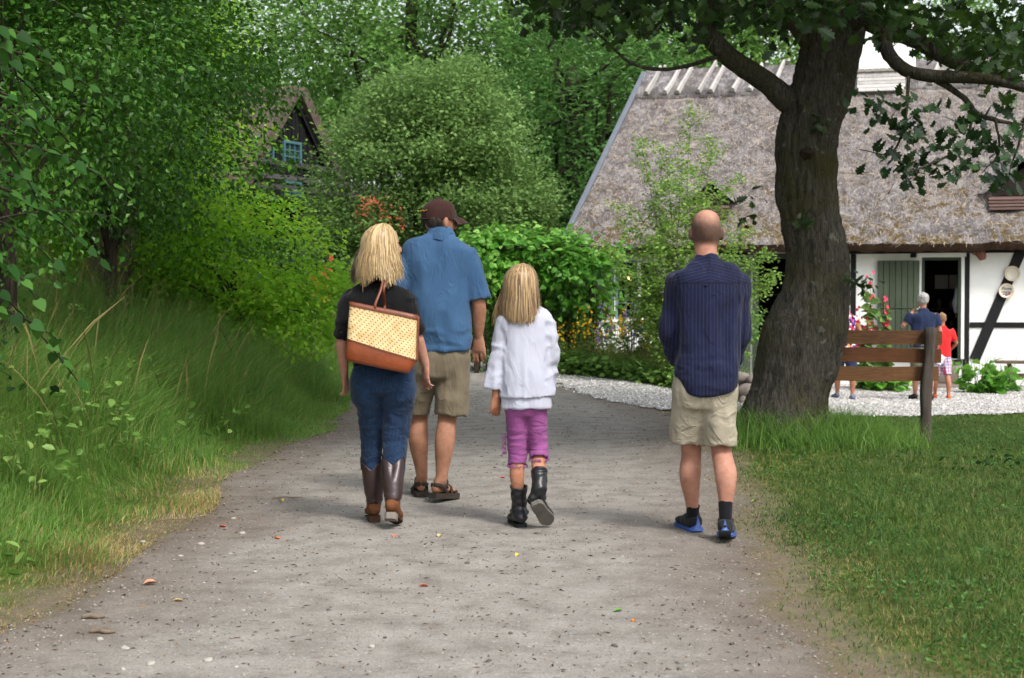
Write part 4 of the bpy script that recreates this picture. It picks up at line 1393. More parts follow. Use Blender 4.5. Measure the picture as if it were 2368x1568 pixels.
def clumps_in(ells, m, shell=0.55, zmin=None):
    """clump centres in a union of ellipsoids (centre, radii), denser towards the outside; returns centres and outward dirs"""
    vol = np.array([np.prod(e[1]) ** (2 / 3.) for e in ells]); pr = vol / vol.sum()
    which = rng.choice(len(ells), m, p=pr)
    d = rng.normal(0, 1, (m, 3)); d /= np.linalg.norm(d, axis=1)[:, None]
    r = shell + (1 - shell) * rng.random(m) ** .6
    r *= 0.88 + 0.3 * vnoise(d * 2.3 + which[:, None] * 9.1, 5)
    C = np.array([e[0] for e in ells])[which]; Rr = np.array([e[1] for e in ells])[which]
    p = C + d * r[:, None] * Rr
    if zmin is not None:
        k = p[:, 2] > zmin
        p, d = p[k], d[k]
    return p, d

def foliage(name, mat, parent, base, cl, out, per, sigma, size, tmpl, droop=.35, updir=.7, flat=.7, kind=None, spread=1.0):
    m = len(cl)
    idx = np.repeat(np.arange(m), per)
    n = len(idx)
    off = rng.normal(0, 1, (n, 3)) * sigma * np.array([1, 1, flat])
    p = cl[idx] + off
    R = leaf_frames(n, out[idx] if out is not None else None, droop, spread, updir)
    S = size * rng.uniform(.6, 1.25, n)
    V, F = scatter(tmpl[0], tmpl[1], p - base, R, S)
    return mobj(name, V, F, mat, parent, False, kind)

def limb_tube(mb, a, b, r0, r1, sag=.1, n=6, wob=.06):
    a, b = np.asarray(a, float), np.asarray(b, float)
    L = np.linalg.norm(b - a)
    q = np.linspace(0, 1, 6)[:, None]
    p = a + (b - a) * q
    p[:, 2] += np.sin(q[:, 0] * np.pi) * sag * L
    p[1:-1] += rng.normal(0, wob * L * .5, (4, 3))
    mb.add(*tube(p, r0 + (r1 - r0) * q[:, 0], n, 2))

def bark_mat(name, c1, c2, moss=None, sc=14.0):
    t = NT(name)
    oc = t.coord()
    v = t.mapv(oc, (sc, sc, sc / 5))
    n1 = t.noise(v, 1.0, 6, .7, .8)
    vr = t.vor(t.mapv(oc, (sc * 1.3, sc * 1.3, sc / 4.2)), 1.0, 'DISTANCE_TO_EDGE')
    n2 = t.noise(oc, 2.5, 4)
    c = t.ramp(n1, [(.3, c1), (.7, c2)])
    c = t.mix(t.ramp(vr, [(0.0, .45), (.14, 0.0)]), c, tuple(x * .35 for x in c1[:3]) + (1,))
    if moss is not None:
        c = t.mix(t.ramp(t.math('ADD', t.math('MULTIPLY', n1, .4), t.math('MULTIPLY', n2, .7)), [(.52, 0.0), (.68, .75)]), c, moss)
        spots = t.noise(oc, 11, 3, .5)
        c = t.mix(t.ramp(spots, [(.66, 0.0), (.70, .55)]), c, lin(132, 134, 122))
    h = t.math('ADD', t.math('MULTIPLY', vr, .5), n1)
    return t.done(t.pbr(c, .95, .1, t.bump(h, 1.0, .05)))
M_BARKD = bark_mat("dark_bark", lin(44, 40, 34), lin(84, 76, 66))
M_BARKP = bark_mat("pale_bark", lin(92, 82, 70), lin(140, 128, 112))
M_OAKBARK = bark_mat("oak_bark", lin(58, 55, 50), lin(112, 107, 98), lin(72, 70, 34), 34)

def simple_tree(name, label, base, trunk_top, r0, ells, m, per, sigma, size, tmpl, mat, bark, limbs=10, cat="tree", group=None, droop=.35, flat=.7, shell=.5, zmin=None, updir=.7, limb_r=None, lim_to=None):
    base = np.asarray(base, float)
    e = thing(name, label, cat, base, 0, group)
    cl, out = clumps_in(ells, m, shell, zmin)
    foliage("crown", mat, e, base, cl, out, per, sigma, size, tmpl, droop, updir, flat)
    mb = MB()
    tt = np.asarray(trunk_top, float) - base
    q = np.linspace(0, 1, 7)[:, None]
    pth = q * tt + np.array([.12, .1, 0]) * np.sin(q * 5) * r0 * 3
    mb.add(*tube(pth, r0 * (1.15 - .65 * q[:, 0]), 10, 3))
    mb.build("trunk", bark, e, True)
    sel = rng.choice(len(cl), min(limbs, len(cl)), replace=False)
    lb = MB()
    for i in sel:
        f = rng.uniform(.35, 1.0)
        limb_tube(lb, pth[int(f * 6)], cl[i] - base, (limb_r or r0 * .42) * (1.1 - .5 * f), (limb_r or r0 * .42) * .12, .12)
    if len(sel):
        lb.build("limbs", bark, e, True)
    return e

# ================================================================== greens
M_ASH = leaf_mat("ash_leaf", lin(60, 94, 38), lin(94, 136, 60), lin(140, 178, 98), .38, .65, .15, .35)
M_ASH2 = leaf_mat("pale_ash_leaf", lin(82, 118, 48), lin(118, 156, 74), lin(160, 192, 112), .4, .65, .15, .35)
M_DENSE = leaf_mat("dense_leaf", lin(46, 82, 34), lin(76, 118, 54), lin(114, 154, 86), .3, .65, .15, .5)
M_OLIVE = leaf_mat("greygreen_leaf", lin(86, 118, 58), lin(112, 144, 78), lin(144, 174, 106), .35, .65, .12, .9)
M_HAZEL_SHADED = leaf_mat("shaded_hazel_leaf", lin(34, 72, 18), lin(58, 108, 28), lin(102, 150, 52), .30, .42, .45, .5)  # hazel green darkened so the leaf colour itself carries deep shade
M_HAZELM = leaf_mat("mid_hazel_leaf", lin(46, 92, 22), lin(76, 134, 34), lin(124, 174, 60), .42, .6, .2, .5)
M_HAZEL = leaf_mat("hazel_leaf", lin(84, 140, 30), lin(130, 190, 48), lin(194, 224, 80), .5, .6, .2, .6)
M_LINDEN = leaf_mat("linden_leaf", lin(20, 44, 18), lin(36, 72, 28), lin(66, 108, 50), .28, .6, .22, .5)
M_VINE = leaf_mat("vine_leaf", lin(50, 104, 28), lin(90, 152, 46), lin(152, 200, 92), .35, .45, .45, .9)
M_SAPL = leaf_mat("sapling_leaf", lin(88, 124, 48), lin(126, 164, 72), lin(168, 198, 108), .40, .5, .35, .9)
M_WEED = leaf_mat("weed_leaf", lin(62, 100, 34), lin(100, 142, 58), lin(152, 182, 98), .35, .5, .35, 1.5)
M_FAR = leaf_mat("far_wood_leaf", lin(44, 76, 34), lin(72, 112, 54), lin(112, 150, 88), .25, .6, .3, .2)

# ================================================================== background trees (ash, beech) behind the yard
def bt(xd, Y, topz, rad, botz, label, name="ash_tree", mat=M_ASH, m=260, per=86, size=.19, sig=.5, tm=LEAF_QUAD, bark=M_BARKD, r0=.32, limbs=16, shell=.35):
    x = (xd * KD - 512) / FPX * Y
    zc = (topz + botz) / 2
    ells = [((x, Y, zc), (rad, rad, (topz - botz) / 2)), ((x - rad * .45, Y - rad * .3, zc - .8), (rad * .62, rad * .62, (topz - botz) * .36)), ((x + rad * .5, Y - rad * .2, zc + .3), (rad * .6, rad * .6, (topz - botz) * .36))]
    return simple_tree(name, label, (x, Y, gz1(x, Y)), (x, Y, topz * .8), r0, ells, m, per, sig, size, tm, mat, bark, limbs, group="tall trees behind the yard", shell=shell)
bt(640, 58, 16, 5.2, 5.0, "tall pale green ash tree rising above the black gable house", mat=M_ASH2, m=260)
bt(960, 44, 14, 4.4, 3.8, "tall ash tree with bent dark limbs behind the grey green bush", m=270, limbs=24)
bt(1180, 50, 15, 5.0, 4.0, "tall ash tree standing furthest back, sky between its limbs", m=260, limbs=24)
bt(1330, 36.5, 9.2, 2.7, 0.6, "dense dark green tree beside the thatched hip", "dense_tree", M_DENSE, 260, 85, .20, .42, LEAF_NARROW, shell=.55)
bt(1245, 40, 6.6, 2.2, 0.4, "smaller dark leafy tree between grey green bush and dense tree", "dense_tree", M_DENSE, 170, 80, .2, .4, LEAF_NARROW, shell=.55)
bt(1480, 45, 13, 4.2, 4.2, "ash tree whose crown shows over the left of the thatch", m=250, mat=M_ASH)
bt(1750, 47, 13, 4.6, 4.5, "light green tree rising behind the ridge sticks", mat=M_ASH2, m=260)
bt(2060, 50, 13, 4.2, 6, "tree behind the chimney of the farmhouse", m=90)
bt(2330, 46, 13, 4.6, 4, "tree at the far end behind the thatched roof", m=130)
# shaded wood closing off the view at ground level
n = 900
cx = rng.uniform(-34, 22, n); cy = rng.uniform(52, 64, n); cz = rng.uniform(.3, 5.5, n) * 1.0
cl = np.stack([cx, cy, cz], 1)
tag(foliage("distant_wood", M_FAR, None, np.zeros(3), cl, None, 34, .75, .42, LEAF_QUAD, kind="stuff"), "shaded wood closing off the view behind the garden", "wood")
n = 330
cl = np.stack([rng.uniform(-22, -7.5, n), rng.uniform(26, 44, n), rng.uniform(.3, 8.5, n)], 1)
tag(foliage("hedge_wood", M_FAR, None, np.zeros(3), cl, None, 70, .7, .30, LEAF_QUAD, kind="stuff"), "thicket in deep shade behind the hazels", "wood")

# ================================================================== big grey-green bush
bx = (985 * KD - 512) / FPX * 30
by_ = 30.0
ells = [((bx, by_, 3.1), (2.35, 2.1, 2.7)), ((bx - 1.0, by_ - .2, 3.4), (1.25, 1.4, 1.6)), ((bx + 1.35, by_ - .3, 3.0), (1.35, 1.5, 2.0)), ((bx - .1, by_ - .6, 4.6), (1.5, 1.3, 1.25)), ((bx + .9, by_ - .9, 1.5), (1.6, 1.2, 1.2)), ((bx - 1.3, by_ - .9, 1.6), (1.4, 1.2, 1.3))]
for _k in range(16):
    _a, _e = rng.uniform(0, 6.28), rng.uniform(.05, 1.3)
    ells.append(((bx + .1 + 2.1 * math.cos(_a) * math.cos(_e), by_ - .2 + 2.0 * math.sin(_a) * math.cos(_e), 3.2 + 2.6 * math.sin(_e)), (rng.uniform(.4, .75), rng.uniform(.4, .75), rng.uniform(.35, .75))))
simple_tree("greygreen_bush", "large rounded grey green small-leaved bush beyond the walkers", (bx, by_, gz1(bx, by_)), (bx, by_, 3.4), .14, ells, 860, 105, .23, .092, LEAF_QUAD, M_OLIVE, M_BARKD, 26, cat="bush", shell=.62, droop=.1, limb_r=.05)

# ================================================================== left side: hazels and beech in shade
tx0 = (245 * KD - 512) / FPX * 17.5
beech = simple_tree("beech_tree", "dark shaded beech with a grey trunk above the hazel thicket", (tx0, 17.5, gz1(tx0, 17.5)), (tx0 + .2, 17.6, 7.5), .27,
    [((tx0 - 1.9, 17.0, 7.2), (3.4, 3.8, 2.6)), ((tx0 - 2.6, 15.5, 5.6), (2.6, 2.6, 2.0)), ((tx0 - .1, 17.5, 5.6), (1.7, 2.0, 1.2))], 480, 62, .40, .12, LEAF_QUAD, M_HAZEL_SHADED, M_BARKP, 18, shell=.3)
def hz(name, label, xd, Y, z, rx, ry, rz, m, per, size, mat, extra=(), sig=.33, tm=LEAF_QUAD, limbs=14, droop=.45, grp="hazel shrubs on the bank", shell=.5):
    x = (xd * KD - 512) / FPX * Y
    ells = [((x, Y, z), (rx, ry, rz))] + [((x + a, Y + b, z + c), r) for (a, b, c, r) in extra]
    return simple_tree(name, label, (x, Y, gz1(x, Y)), (x, Y, z), .07, ells, m, per, sig, size, tm, mat, M_BARKD, limbs, cat="shrub", group=grp, shell=shell, droop=droop, limb_r=.022, flat=.36, updir=1.1)
hz("hazel_shrub", "bright yellow green hazel arching out in front of the black gable house", 222, 19.0, 4.0, 1.9, 1.7, 2.5, 330, 95, .085, M_HAZEL, ((.5, -.5, -1.9, (1.8, 1.4, 1.0)), (-.6, 0, 1.9, (1.8, 1.6, 1.5)), (.7, 0, 1.2, (1.1, 1.1, 1.0)), (.9, -.3, -.7, (1.2, 1.1, .8))))
hz("hazel_shrub", "low bright hazel bush spilling over the grass where the bank meets the path", 545, 18.2, 1.75, 1.35, 1.1, .9, 240, 60, .082, M_HAZEL, ((-1.3, .3, .35, (1.3, 1.0, .8)), (.75, -.1, -.55, (1.0, .8, .6))), .22)
hz("hazel_shrub", "deep green hazel in shade below the beech trunk", 250, 15.6, 3.4, 1.7, 1.4, 1.5, 230, 150, .066, M_HAZEL_SHADED, ((-1.5, -.5, .6, (1.5, 1.3, 1.6)), (.8, .6, .9, (1.4, 1.2, 1.1)), (.7, .3, -1.0, (1.5, 1.0, .7))))
hz("hazel_shrub", "dark hazel leaning in over the tall grass at the bank top", 10, 11.0, 3.1, 1.5, 1.4, 1.6, 220, 150, .056, M_HAZEL_SHADED, ((-.6, .5, 1.4, (1.5, 1.5, 1.2)), (.7, .8, .5, (.9, 1.0, 1.0))))
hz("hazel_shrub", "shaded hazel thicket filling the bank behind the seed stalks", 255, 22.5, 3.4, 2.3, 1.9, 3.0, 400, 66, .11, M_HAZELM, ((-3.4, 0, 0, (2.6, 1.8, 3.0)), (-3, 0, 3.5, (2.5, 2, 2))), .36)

# near linden sprays hanging in from the left: their leaves are single parts
lind = thing("linden_branch", "large dark linden leaves hanging into view over the bank", "tree", (-4.1, 6.6, gz1(-4.1, 6.6)))
LB = np.array([-4.1, 6.6, gz1(-4.1, 6.6)])
m_ = MB(); m_.add(*tube([(0, 0, -.05), (.05, .05, 1.6), (-.1, .1, 3.4), (0, .1, 5.2)], [.12, .10, .08, .05], 10, 4)); m_.build("trunk", M_BARKD, lind, True)
tw = MB()
spr = []
def spray(a, b, k, sag):
    """twig from a to b (world), leaves either side"""
    a, b = np.array(a), np.array(b)
    q = np.linspace(0, 1, 8)[:, None]
    p = a + (b - a) * q
    p[:, 2] += -sag * q[:, 0] ** 2 + sag * .4 * np.sin(q[:, 0] * np.pi)
    tw.add(*tube(p - LB, .009 - .006 * q[:, 0], 5, 2))
    tot = np.linspace(.15, 1, k)
    for i, f in enumerate(tot):
        pt = np.array([np.interp(f, q[:, 0], p[:, c]) for c in range(3)])
        dirv = unit(b - a)
        side = unit(np.cross(dirv, [0, 0, 1])) * (1 if i % 2 else -1)
        ax = unit(dirv * .55 + side * .8 + np.array([0, 0, -.55 + rng.normal(0, .2)]) + rng.normal(0, .15, 3))
        nz = np.array([rng.normal(0, .3), -.35 + rng.normal(0, .3), .9]); nz = unit(nz - ax * np.dot(nz, ax))
        spr.append((pt, ax, nz, rng.uniform(.05, .085)))
for (xa, ya, xb, yb, Ya, Yb, k, sg) in ((-30, 60, 150, 130, 7.0, 7.4, 12, .12), (-40, 200, 200, 330, 6.6, 7.4, 15, .10), (-40, 330, 290, 400, 6.4, 7.8, 18, .12), (-40, 420, 230, 560, 6.5, 7.6, 16, .10), (-40, 500, 150, 600, 6.3, 7.0, 12, .08),
                                       (-50, 560, 85, 665, 5.9, 6.1, 8, .05), (-40, -40, 240, 40, 7.2, 8.2, 14, .12), (-40, 130, 130, 240, 6.2, 6.8, 12, .08), (-40, 280, 90, 430, 6.0, 6.4, 12, .08), (-30, 30, 60, 200, 6.1, 6.3, 10, .1),
                                       (-60, 700, 130, 760, 6.6, 7.0, 9, .05), (-60, 380, 180, 480, 7.2, 8.2, 14, .1), (-60, 100, 260, 200, 7.8, 8.8, 15, .1), (-60, 520, 260, 470, 7.4, 8.4, 14, .08), (-60, 620, 180, 860, 7.0, 7.6, 12, .05), (-60, 240, 120, 300, 7.4, 7.9, 10, .1)):
    spray(D(xa, ya, Ya), D(xb, yb, Yb), k, sg)
tw.build("twigs", M_BARKD, lind, True)
M_LINDP = leaf_mat("linden_leaf_single", lin(26, 56, 20), lin(46, 90, 34), lin(92, 138, 56), .38, .62, .2, .5, rand=lambda t: t.objrnd())
lme = new_mesh("leaf", LEAF_HEART[0], LEAF_HEART[1], True); lme.materials.append(M_LINDP)
def put_leaf(me, parent, base, pt, ax, nz, s):
    o = bpy.data.objects.new("leaf", me); COL.objects.link(o); o.parent = parent
    xx_ = np.cross(ax, nz); p = pt - base
    o.matrix_local = Matrix(((xx_[0] * s, ax[0] * s, nz[0] * s, p[0]), (xx_[1] * s, ax[1] * s, nz[1] * s, p[1]), (xx_[2] * s, ax[2] * s, nz[2] * s, p[2]), (0, 0, 0, 1)))
for (pt, ax, nz, s) in spr[:300]:
    put_leaf(lme, lind, LB, pt, ax, nz, s)
cl = np.stack([rng.uniform(-5.6, -3.3, 150), rng.uniform(6.6, 9.2, 150), rng.uniform(.9, 5.5, 150)], 1)
cl = cl[cl[:, 0] / cl[:, 1] < -.30]
foliage("crown", M_LINDEN, lind, LB, cl, None, 60, .26, .072, LEAF_OVAL, kind="stuff")
cl, out = clumps_in([((-5.4, 8.0, 6.8), (3.2, 4.2, 1.6))], 270, .3)
foliage("added_shade_crown", M_LINDEN, lind, LB, cl, out, 34, .4, .2, LEAF_OVAL, kind="stuff")  # unseen crown above the frame, added to shade the left bank

# ================================================================== vine-covered pergola and sapling by the house
px0, px1, pyv = D(1075, 600, 24.5)[0], D(1400, 600, 24.5)[0], 24.8
pg = thing("vine_arbour", "arbour overgrown with bright green climbing vine leaves", "arbour", ((px0 + px1) / 2, pyv, gz1((px0 + px1) / 2, pyv)))
pb = np.array(pg.location)
for (a, b) in ((px0 + .2, -.5), (px1 - .25, -.5), (px0 + .2, .6), (px1 - .25, .6)):
    MB().box((a - pb[0], b, 1.05), (.09, .09, 2.1), bevel=.006).build("post", M_BARKD, pg)
for b in (-.5, .6):
    MB().box((0, b, 2.13), (px1 - px0 + .2, .07, .09), bevel=.006).build("beam", M_BARKD, pg)
xc = (px0 + px1) / 2
ells = [((xc - .2, pyv, 2.1), (1.15, .9, .42)), ((xc + .65, pyv - .2, 1.75), (.75, .8, .75)), ((xc - .8, pyv - .1, 1.8), (.6, .8, .7))]
cl, out = clumps_in(ells, 210, .55)
foliage("vine_leaves", M_VINE, pg, pb, cl, out, 30, .15, .115, LEAF_HEART, .7)
cl2 = np.stack([rng.uniform(px0 + .1, px1 - .1, 90), pyv + rng.uniform(-.4, .5, 90), rng.uniform(.25, 1.5, 90)], 1)
foliage("inner_leaves", M_DENSE, pg, pb, cl2, None, 26, .16, .09, LEAF_OVAL, .5)
vs = MB()
for i in range(26):
    a = np.array([rng.uniform(px0 + .1, px1 - .1), pyv + rng.uniform(-.5, .3), pb[2]])
    limb_tube(vs, a - pb, a - pb + [rng.uniform(-.3, .3), rng.uniform(-.2, .2), 1.9], .018, .008, 0, 5, .05)
vs.build("vine_stem", M_BARKP, pg, True)

sx0 = D(1565, 800, 22.0)[0]
sb0 = np.array([sx0, 22.0, gz1(sx0, 22.0)])
sp_ = thing("young_willow", "wispy light green sapling with thin upright stems before the thatch", "sapling", sb0)
st = MB(); tips = []
for i, (xd, yd, dY) in enumerate(((1600, 262, 0), (1480, 330, .2), (1540, 350, -.3), (1650, 330, .3), (1430, 480, .1), (1690, 420, -.2), (1570, 420, -.4), (1520, 460, .3), (1720, 540, -.3), (1620, 480, .2), (1770, 590, -.4), (1400, 580, -.1), (1460, 640, -.3), (1680, 600, -.5), (1790, 640, -.2), (1500, 560, -.5))):
    tip = D(xd, yd, 22.0 + dY) - sb0
    q = np.linspace(0, 1, 9)[:, None]
    pt = np.concatenate([tip[:2] * 1.0, tip[2:]])
    p = np.concatenate([tip[None, :2] * q ** 1.5, tip[2] * q], 1) + rng.normal(0, .015, (9, 3)) * np.sin(q * 3.1)
    st.add(*tube(p, .016 - .0135 * q[:, 0], 5, 2))
    for f in np.linspace(.28, 1.0, 17):
        c0 = np.array([np.interp(f, q[:, 0], p[:, k]) for k in range(3)])
        for s_ in range(2):
            a = rng.uniform(0, 6.28); L = rng.uniform(.15, .5) * (1.15 - .75 * f)
            e_ = c0 + np.array([math.cos(a) * L, math.sin(a) * L, L * rng.uniform(.2, .8)])
            st.add(*tube([c0, (c0 + e_) / 2 + [0, 0, .02], e_], [.004, .003, .0015], 4, 1))
            for g in (.35, .6, .8, 1.0):
                tips.append(c0 + (e_ - c0) * g)
st.build("stem", M_BARKP, sp_, True)
foliage("crown", M_SAPL, sp_, np.zeros(3), np.array(tips), None, 8, .07, .058, LEAF_OVAL, .2)

# ================================================================== oak
O0 = np.array([TX, TY, gz1(TX, TY)])
oak = thing("oak_tree", "leaning oak with mossy furrowed trunk and dark lobed leaves over the lawn", "tree", O0)
prof = [(1808, 985, 112), (1812, 940, 97), (1838, 860, 93), (1862, 760, 92), (1885, 680, 84), (1890, 600, 76), (1874, 520, 76), (1866, 450, 78), (1868, 380, 76), (1872, 300, 78), (1896, 220, 80), (1916, 150, 76), (1926, 80, 70), (1936, 0, 70), (1948, -120, 64), (1940, -260, 56)]
tp_ = np.array([D(x, y, TY) for (x, y, r) in prof]); rr = np.array([r / 3287 * TY for (_, _, r) in prof])
tp_[0, 2] = O0[2] - .12
rr[4:] *= .86; rr[:4] *= .94
A = catmull(np.hstack([tp_, rr[:, None]]), 16)
nA_, nR = len(A), 128
th = np.linspace(0, 2 * np.pi, nR, endpoint=False)
V = np.stack([A[:, None, 0] + A[:, None, 3] * np.cos(th), A[:, None, 1] + A[:, None, 3] * np.sin(th) * .95, np.repeat(A[:, 2][:, None], nR, 1)], -1)
zz = V[:, :, 2] - O0[2]
flare = 1 + .16 * np.exp(-np.clip(zz, 0, None) / .22) * (1 + .5 * np.cos(th * 5 + 1)[None])
nrm = np.stack([np.cos(th), np.sin(th), np.zeros(nR)], 1)[None]
V[:, :, :2] = A[:, None, :2] + (V[:, :, :2] - A[:, None, :2]) * flare[..., None]
VV = V.reshape(-1, 3)
f1 = fbm(VV * np.array([19, 19, 3.4]), 3, 91); f2 = fbm(VV * np.array([42, 42, 9]), 2, 92); f3 = fbm(VV * 1.9, 2, 93)
ridge = (1 - np.abs(2 * f1 - 1) * 2) * .024 + (f2 - .5) * .030 + (f3 - .5) * .10
VV = VV + (np.repeat(nrm, nA_, 0).reshape(-1, 3)) * ridge[:, None]
i = np.arange(nA_ - 1)[:, None] * nR; jn = np.arange(nR)[None]
F = np.stack([i + jn, i + (jn + 1) % nR, i + nR + (jn + 1) % nR, i + nR + jn], -1).reshape(-1, 4)
trunk = mobj("trunk", VV - O0, F, M_OAKBARK, oak, True)
# round scar of a cut limb
sc_p = D(1868, 352, TY - .29) - O0
m = MB(); m.add(*loft([sc_p + [0, .08, 0], sc_p + [0, .02, 0], sc_p + [0, .008, 0], sc_p + [0, .02, 0]], [.055, .052, .042, .03], cap0='flat', cap1='flat', n=20)); m.build("branch_scar", plain("scar_wood", lin(54, 46, 38), .9, .1, .3, 20, .6, 60), trunk, True)
def obr(pts, r, name="limb", Yd=None, sub=6, n=12):
    p = np.array([D(x, y, TY + dy) for (x, y, dy) in pts]) - O0
    V, F, G = loft(p, r, n=n, sub=sub, cap0='flat', cap1='round')
    V += .02 * (np.stack([fbm(V * np.array([14, 14, 9]) + 5 * k, 2, 95 + k) for k in range(3)], 1) - .5)
    return mobj(name, V, [F, G], M_OAKBARK, oak, True)
obr([(1870, 250, 0), (1820, 232, -.05), (1775, 192, -.1), (1725, 160, -.2), (1682, 128, -.2), (1650, 95, -.25), (1633, 70, -.3), (1640, 20, -.3), (1652, -60, -.4), (1600, -220, -.8)], [.13, .11, .095, .088, .085, .083, .08, .07, .06, .03])
obr([(1690, 120, -.2), (1560, 158, -.4), (1470, 150, -.5), (1400, 95, -.7), (1340, 40, -.8)], [.02, .016, .014, .011, .005], n=7)
obr([(1880, 130, 0), (1835, 60, -.2), (1790, 20, -.4), (1700, -80, -.8)], [.06, .05, .04, .02])
obr([(1940, 60, -.05), (2000, 40, -.3), (2040, 70, -.5), (2052, 120, -.7), (2090, 160, -.9), (2150, 176, -1.1), (2230, 178, -1.3), (2330, 190, -1.5), (2440, 230, -1.6)], [.10, .075, .06, .055, .052, .05, .046, .04, .03])
obr([(1950, 20, 0), (2030, 60, -.1), (2110, 90, -.2), (2200, 140, -.3), (2300, 180, -.4), (2420, 215, -.5)], [.09, .08, .07, .062, .055, .04])
obr([(1945, -40, 0), (2060, -160, .3), (2250, -330, .5)], [.12, .09, .04]); obr([(1940, -200, 0), (1880, -420, -.8), (1700, -620, -2)], [.14, .1, .03]); obr([(1940, -180, 0), (1990, -420, .8), (2150, -660, 2.2)], [.13, .1, .03])
obr([(1948, -100, 0), (1800, -260, 1.0), (1560, -380, 2.4)], [.11, .08, .03]); obr([(1948, -100, 0), (2200, -300, -1.4), (2500, -420, -2.8)], [.11, .08, .03])
obr([(2150, 176, -1.1), (2220, 220, -1.2), (2260, 262, -1.25), (2330, 285, -1.3), (2400, 290, -1.3)], [.03, .024, .02, .015, .006], n=7)
obr([(2100, 163, -.95), (2095, 260, -1.2), (2085, 310, -1.3), (2055, 355, -1.35), (1985, 345, -1.4)], [.014, .011, .009, .007, .003], "twig", n=6, sub=4)
obr([(2250, 250, -1.25), (2230, 330, -1.35), (2150, 380, -1.4), (2090, 400, -1.4)], [.014, .011, .009, .004], "twig", n=6, sub=4)
obr([(2300, 280, -1.3), (2310, 350, -1.35), (2270, 400, -1.4)], [.012, .009, .004], "twig", n=6, sub=4)
obr([(2367, 290, -1.3), (2352, 340, -1.35), (2330, 410, -1.35)], [.012, .009, .004], "twig", n=6, sub=4)
M_OAKL = leaf_mat("oak_leaf", lin(18, 38, 14), lin(38, 66, 24), lin(74, 104, 38), .25, .42, .45, .6)
M_OAKLP = leaf_mat("oak_leaf_single", lin(18, 40, 18), lin(32, 60, 28), lin(58, 88, 40), .25, .4, .45, .6, rand=lambda t: t.objrnd())
ome = new_mesh("leaf", LEAF_OAK[0], LEAF_OAK[1], False); ome.materials.append(M_OAKLP)
cnt = 0
hang = [(2030, 240), (2000, 225), (2060, 250), (2085, 268), (2120, 240), (2150, 300), (2185, 290), (2230, 262), (2110, 372), (2150, 345), (2195, 352), (2240, 380), (2285, 330), (2320, 305), (2345, 360), (2270, 300), (2075, 345), (2125, 405), (2180, 395), (2300, 250), (2350, 240), (2355, 300), (2290, 385), (2060, 375), (2230, 320), (2340, 405), (2050, 300), (2100, 300)]
for (xd, yd) in hang:
    c = D(xd, yd, TY - 1.35 + rng.uniform(-.15, .15))
    for q in range(10 if yd > 200 else 8):
        pt = c + rng.normal(0, 1, 3) * np.array([.085, .12, .06])
        a = rng.uniform(0, 6.28)
        ax = unit([math.cos(a) * .8, math.sin(a) * .8, -.75 + rng.normal(0, .35)])
        nz = unit(np.array([rng.normal(0, .5), -.5 + rng.normal(0, .5), .8])); nz = unit(nz - ax * np.dot(nz, ax))
        if cnt < 298:
            put_leaf(ome, oak, O0, pt, ax, nz, rng.uniform(.085, .14)); cnt += 1
# crown: low fringe that reaches into the picture, canopy above it
cl = []
for k in range(430):
    xd = rng.uniform(1220, 2420)
    lowy = np.interp(xd, [1220, 1400, 1600, 1720, 1830, 1900, 1990, 2050, 2150, 2300, 2420], [20, 65, 55, 35, 90, 40, 70, 45, 110, 160, 190])
    yd = lowy - abs(rng.normal(0, 1)) * 80 - 8
    dY = rng.uniform(-1.8, 1.6)
    if 1790 < xd < 2010 and yd > 20 and dY < .4 and rng.random() < .6:
        continue
    cl.append(D(xd, yd, TY + dY))
cl = np.array(cl)
foliage("fringe", M_OAKL, oak, O0, cl, None, 8, .13, .125, LEAF_OAK, .6, kind="stuff")
ell = [((TX + .4, TY + .2, 6.9), (4.7, 4.6, 2.5))]
cl, out = clumps_in(ell, 460, .35, 4.6)
foliage("crown", M_OAKL, oak, O0, cl, out, 30, .42, .22, LEAF_OVAL, .4, kind="stuff")
# small shoots on the trunk
cl = np.array([D(x, y, TY - .3) for (x, y) in ((1990, 645), (2010, 655), (1975, 640), (1880, 290), (1850, 500), (1735, 505), (1740, 450))])
foliage("trunk_shoots", M_OAKL, oak, O0, cl, None, 9, .05, .10, LEAF_OAK, .5, kind="stuff")

# ================================================================== flower bed, hollyhocks, mallow
M_YEL = plain("yellow_petal", lin(236, 184, 30), .6, .2, .15, 30)
M_PNK = plain("pink_petal", lin(224, 66, 96), .6, .2, .2, 30)
M_VIO = plain("violet_petal", lin(150, 120, 190), .6, .2, .2, 30)
M_REDP = plain("red_petal", lin(206, 34, 60), .6, .2, .2, 30)
M_STEM = plain("green_stem", lin(92, 124, 60), .7, .2, .2)
def flower(mb, c, r, ax=None, pet=5):
    ax = unit([rng.normal(0, .5), -1, .35 + rng.normal(0, .3)]) if ax is None else ax
    u_ = unit(np.cross(ax, [0, 0, 1])); v_ = np.cross(u_, ax)
    for i in range(pet):
        a = i / pet * 6.283
        d_ = u_ * math.cos(a) + v_ * math.sin(a); s_ = np.cross(ax, d_)
        mb.add([c, c + d_ * r * .6 + s_ * r * .45 + ax * r * .2, c + d_ * r + ax * r * .35, c + d_ * r * .6 - s_ * r * .45 + ax * r * .2], [[0, 1, 2, 3]])
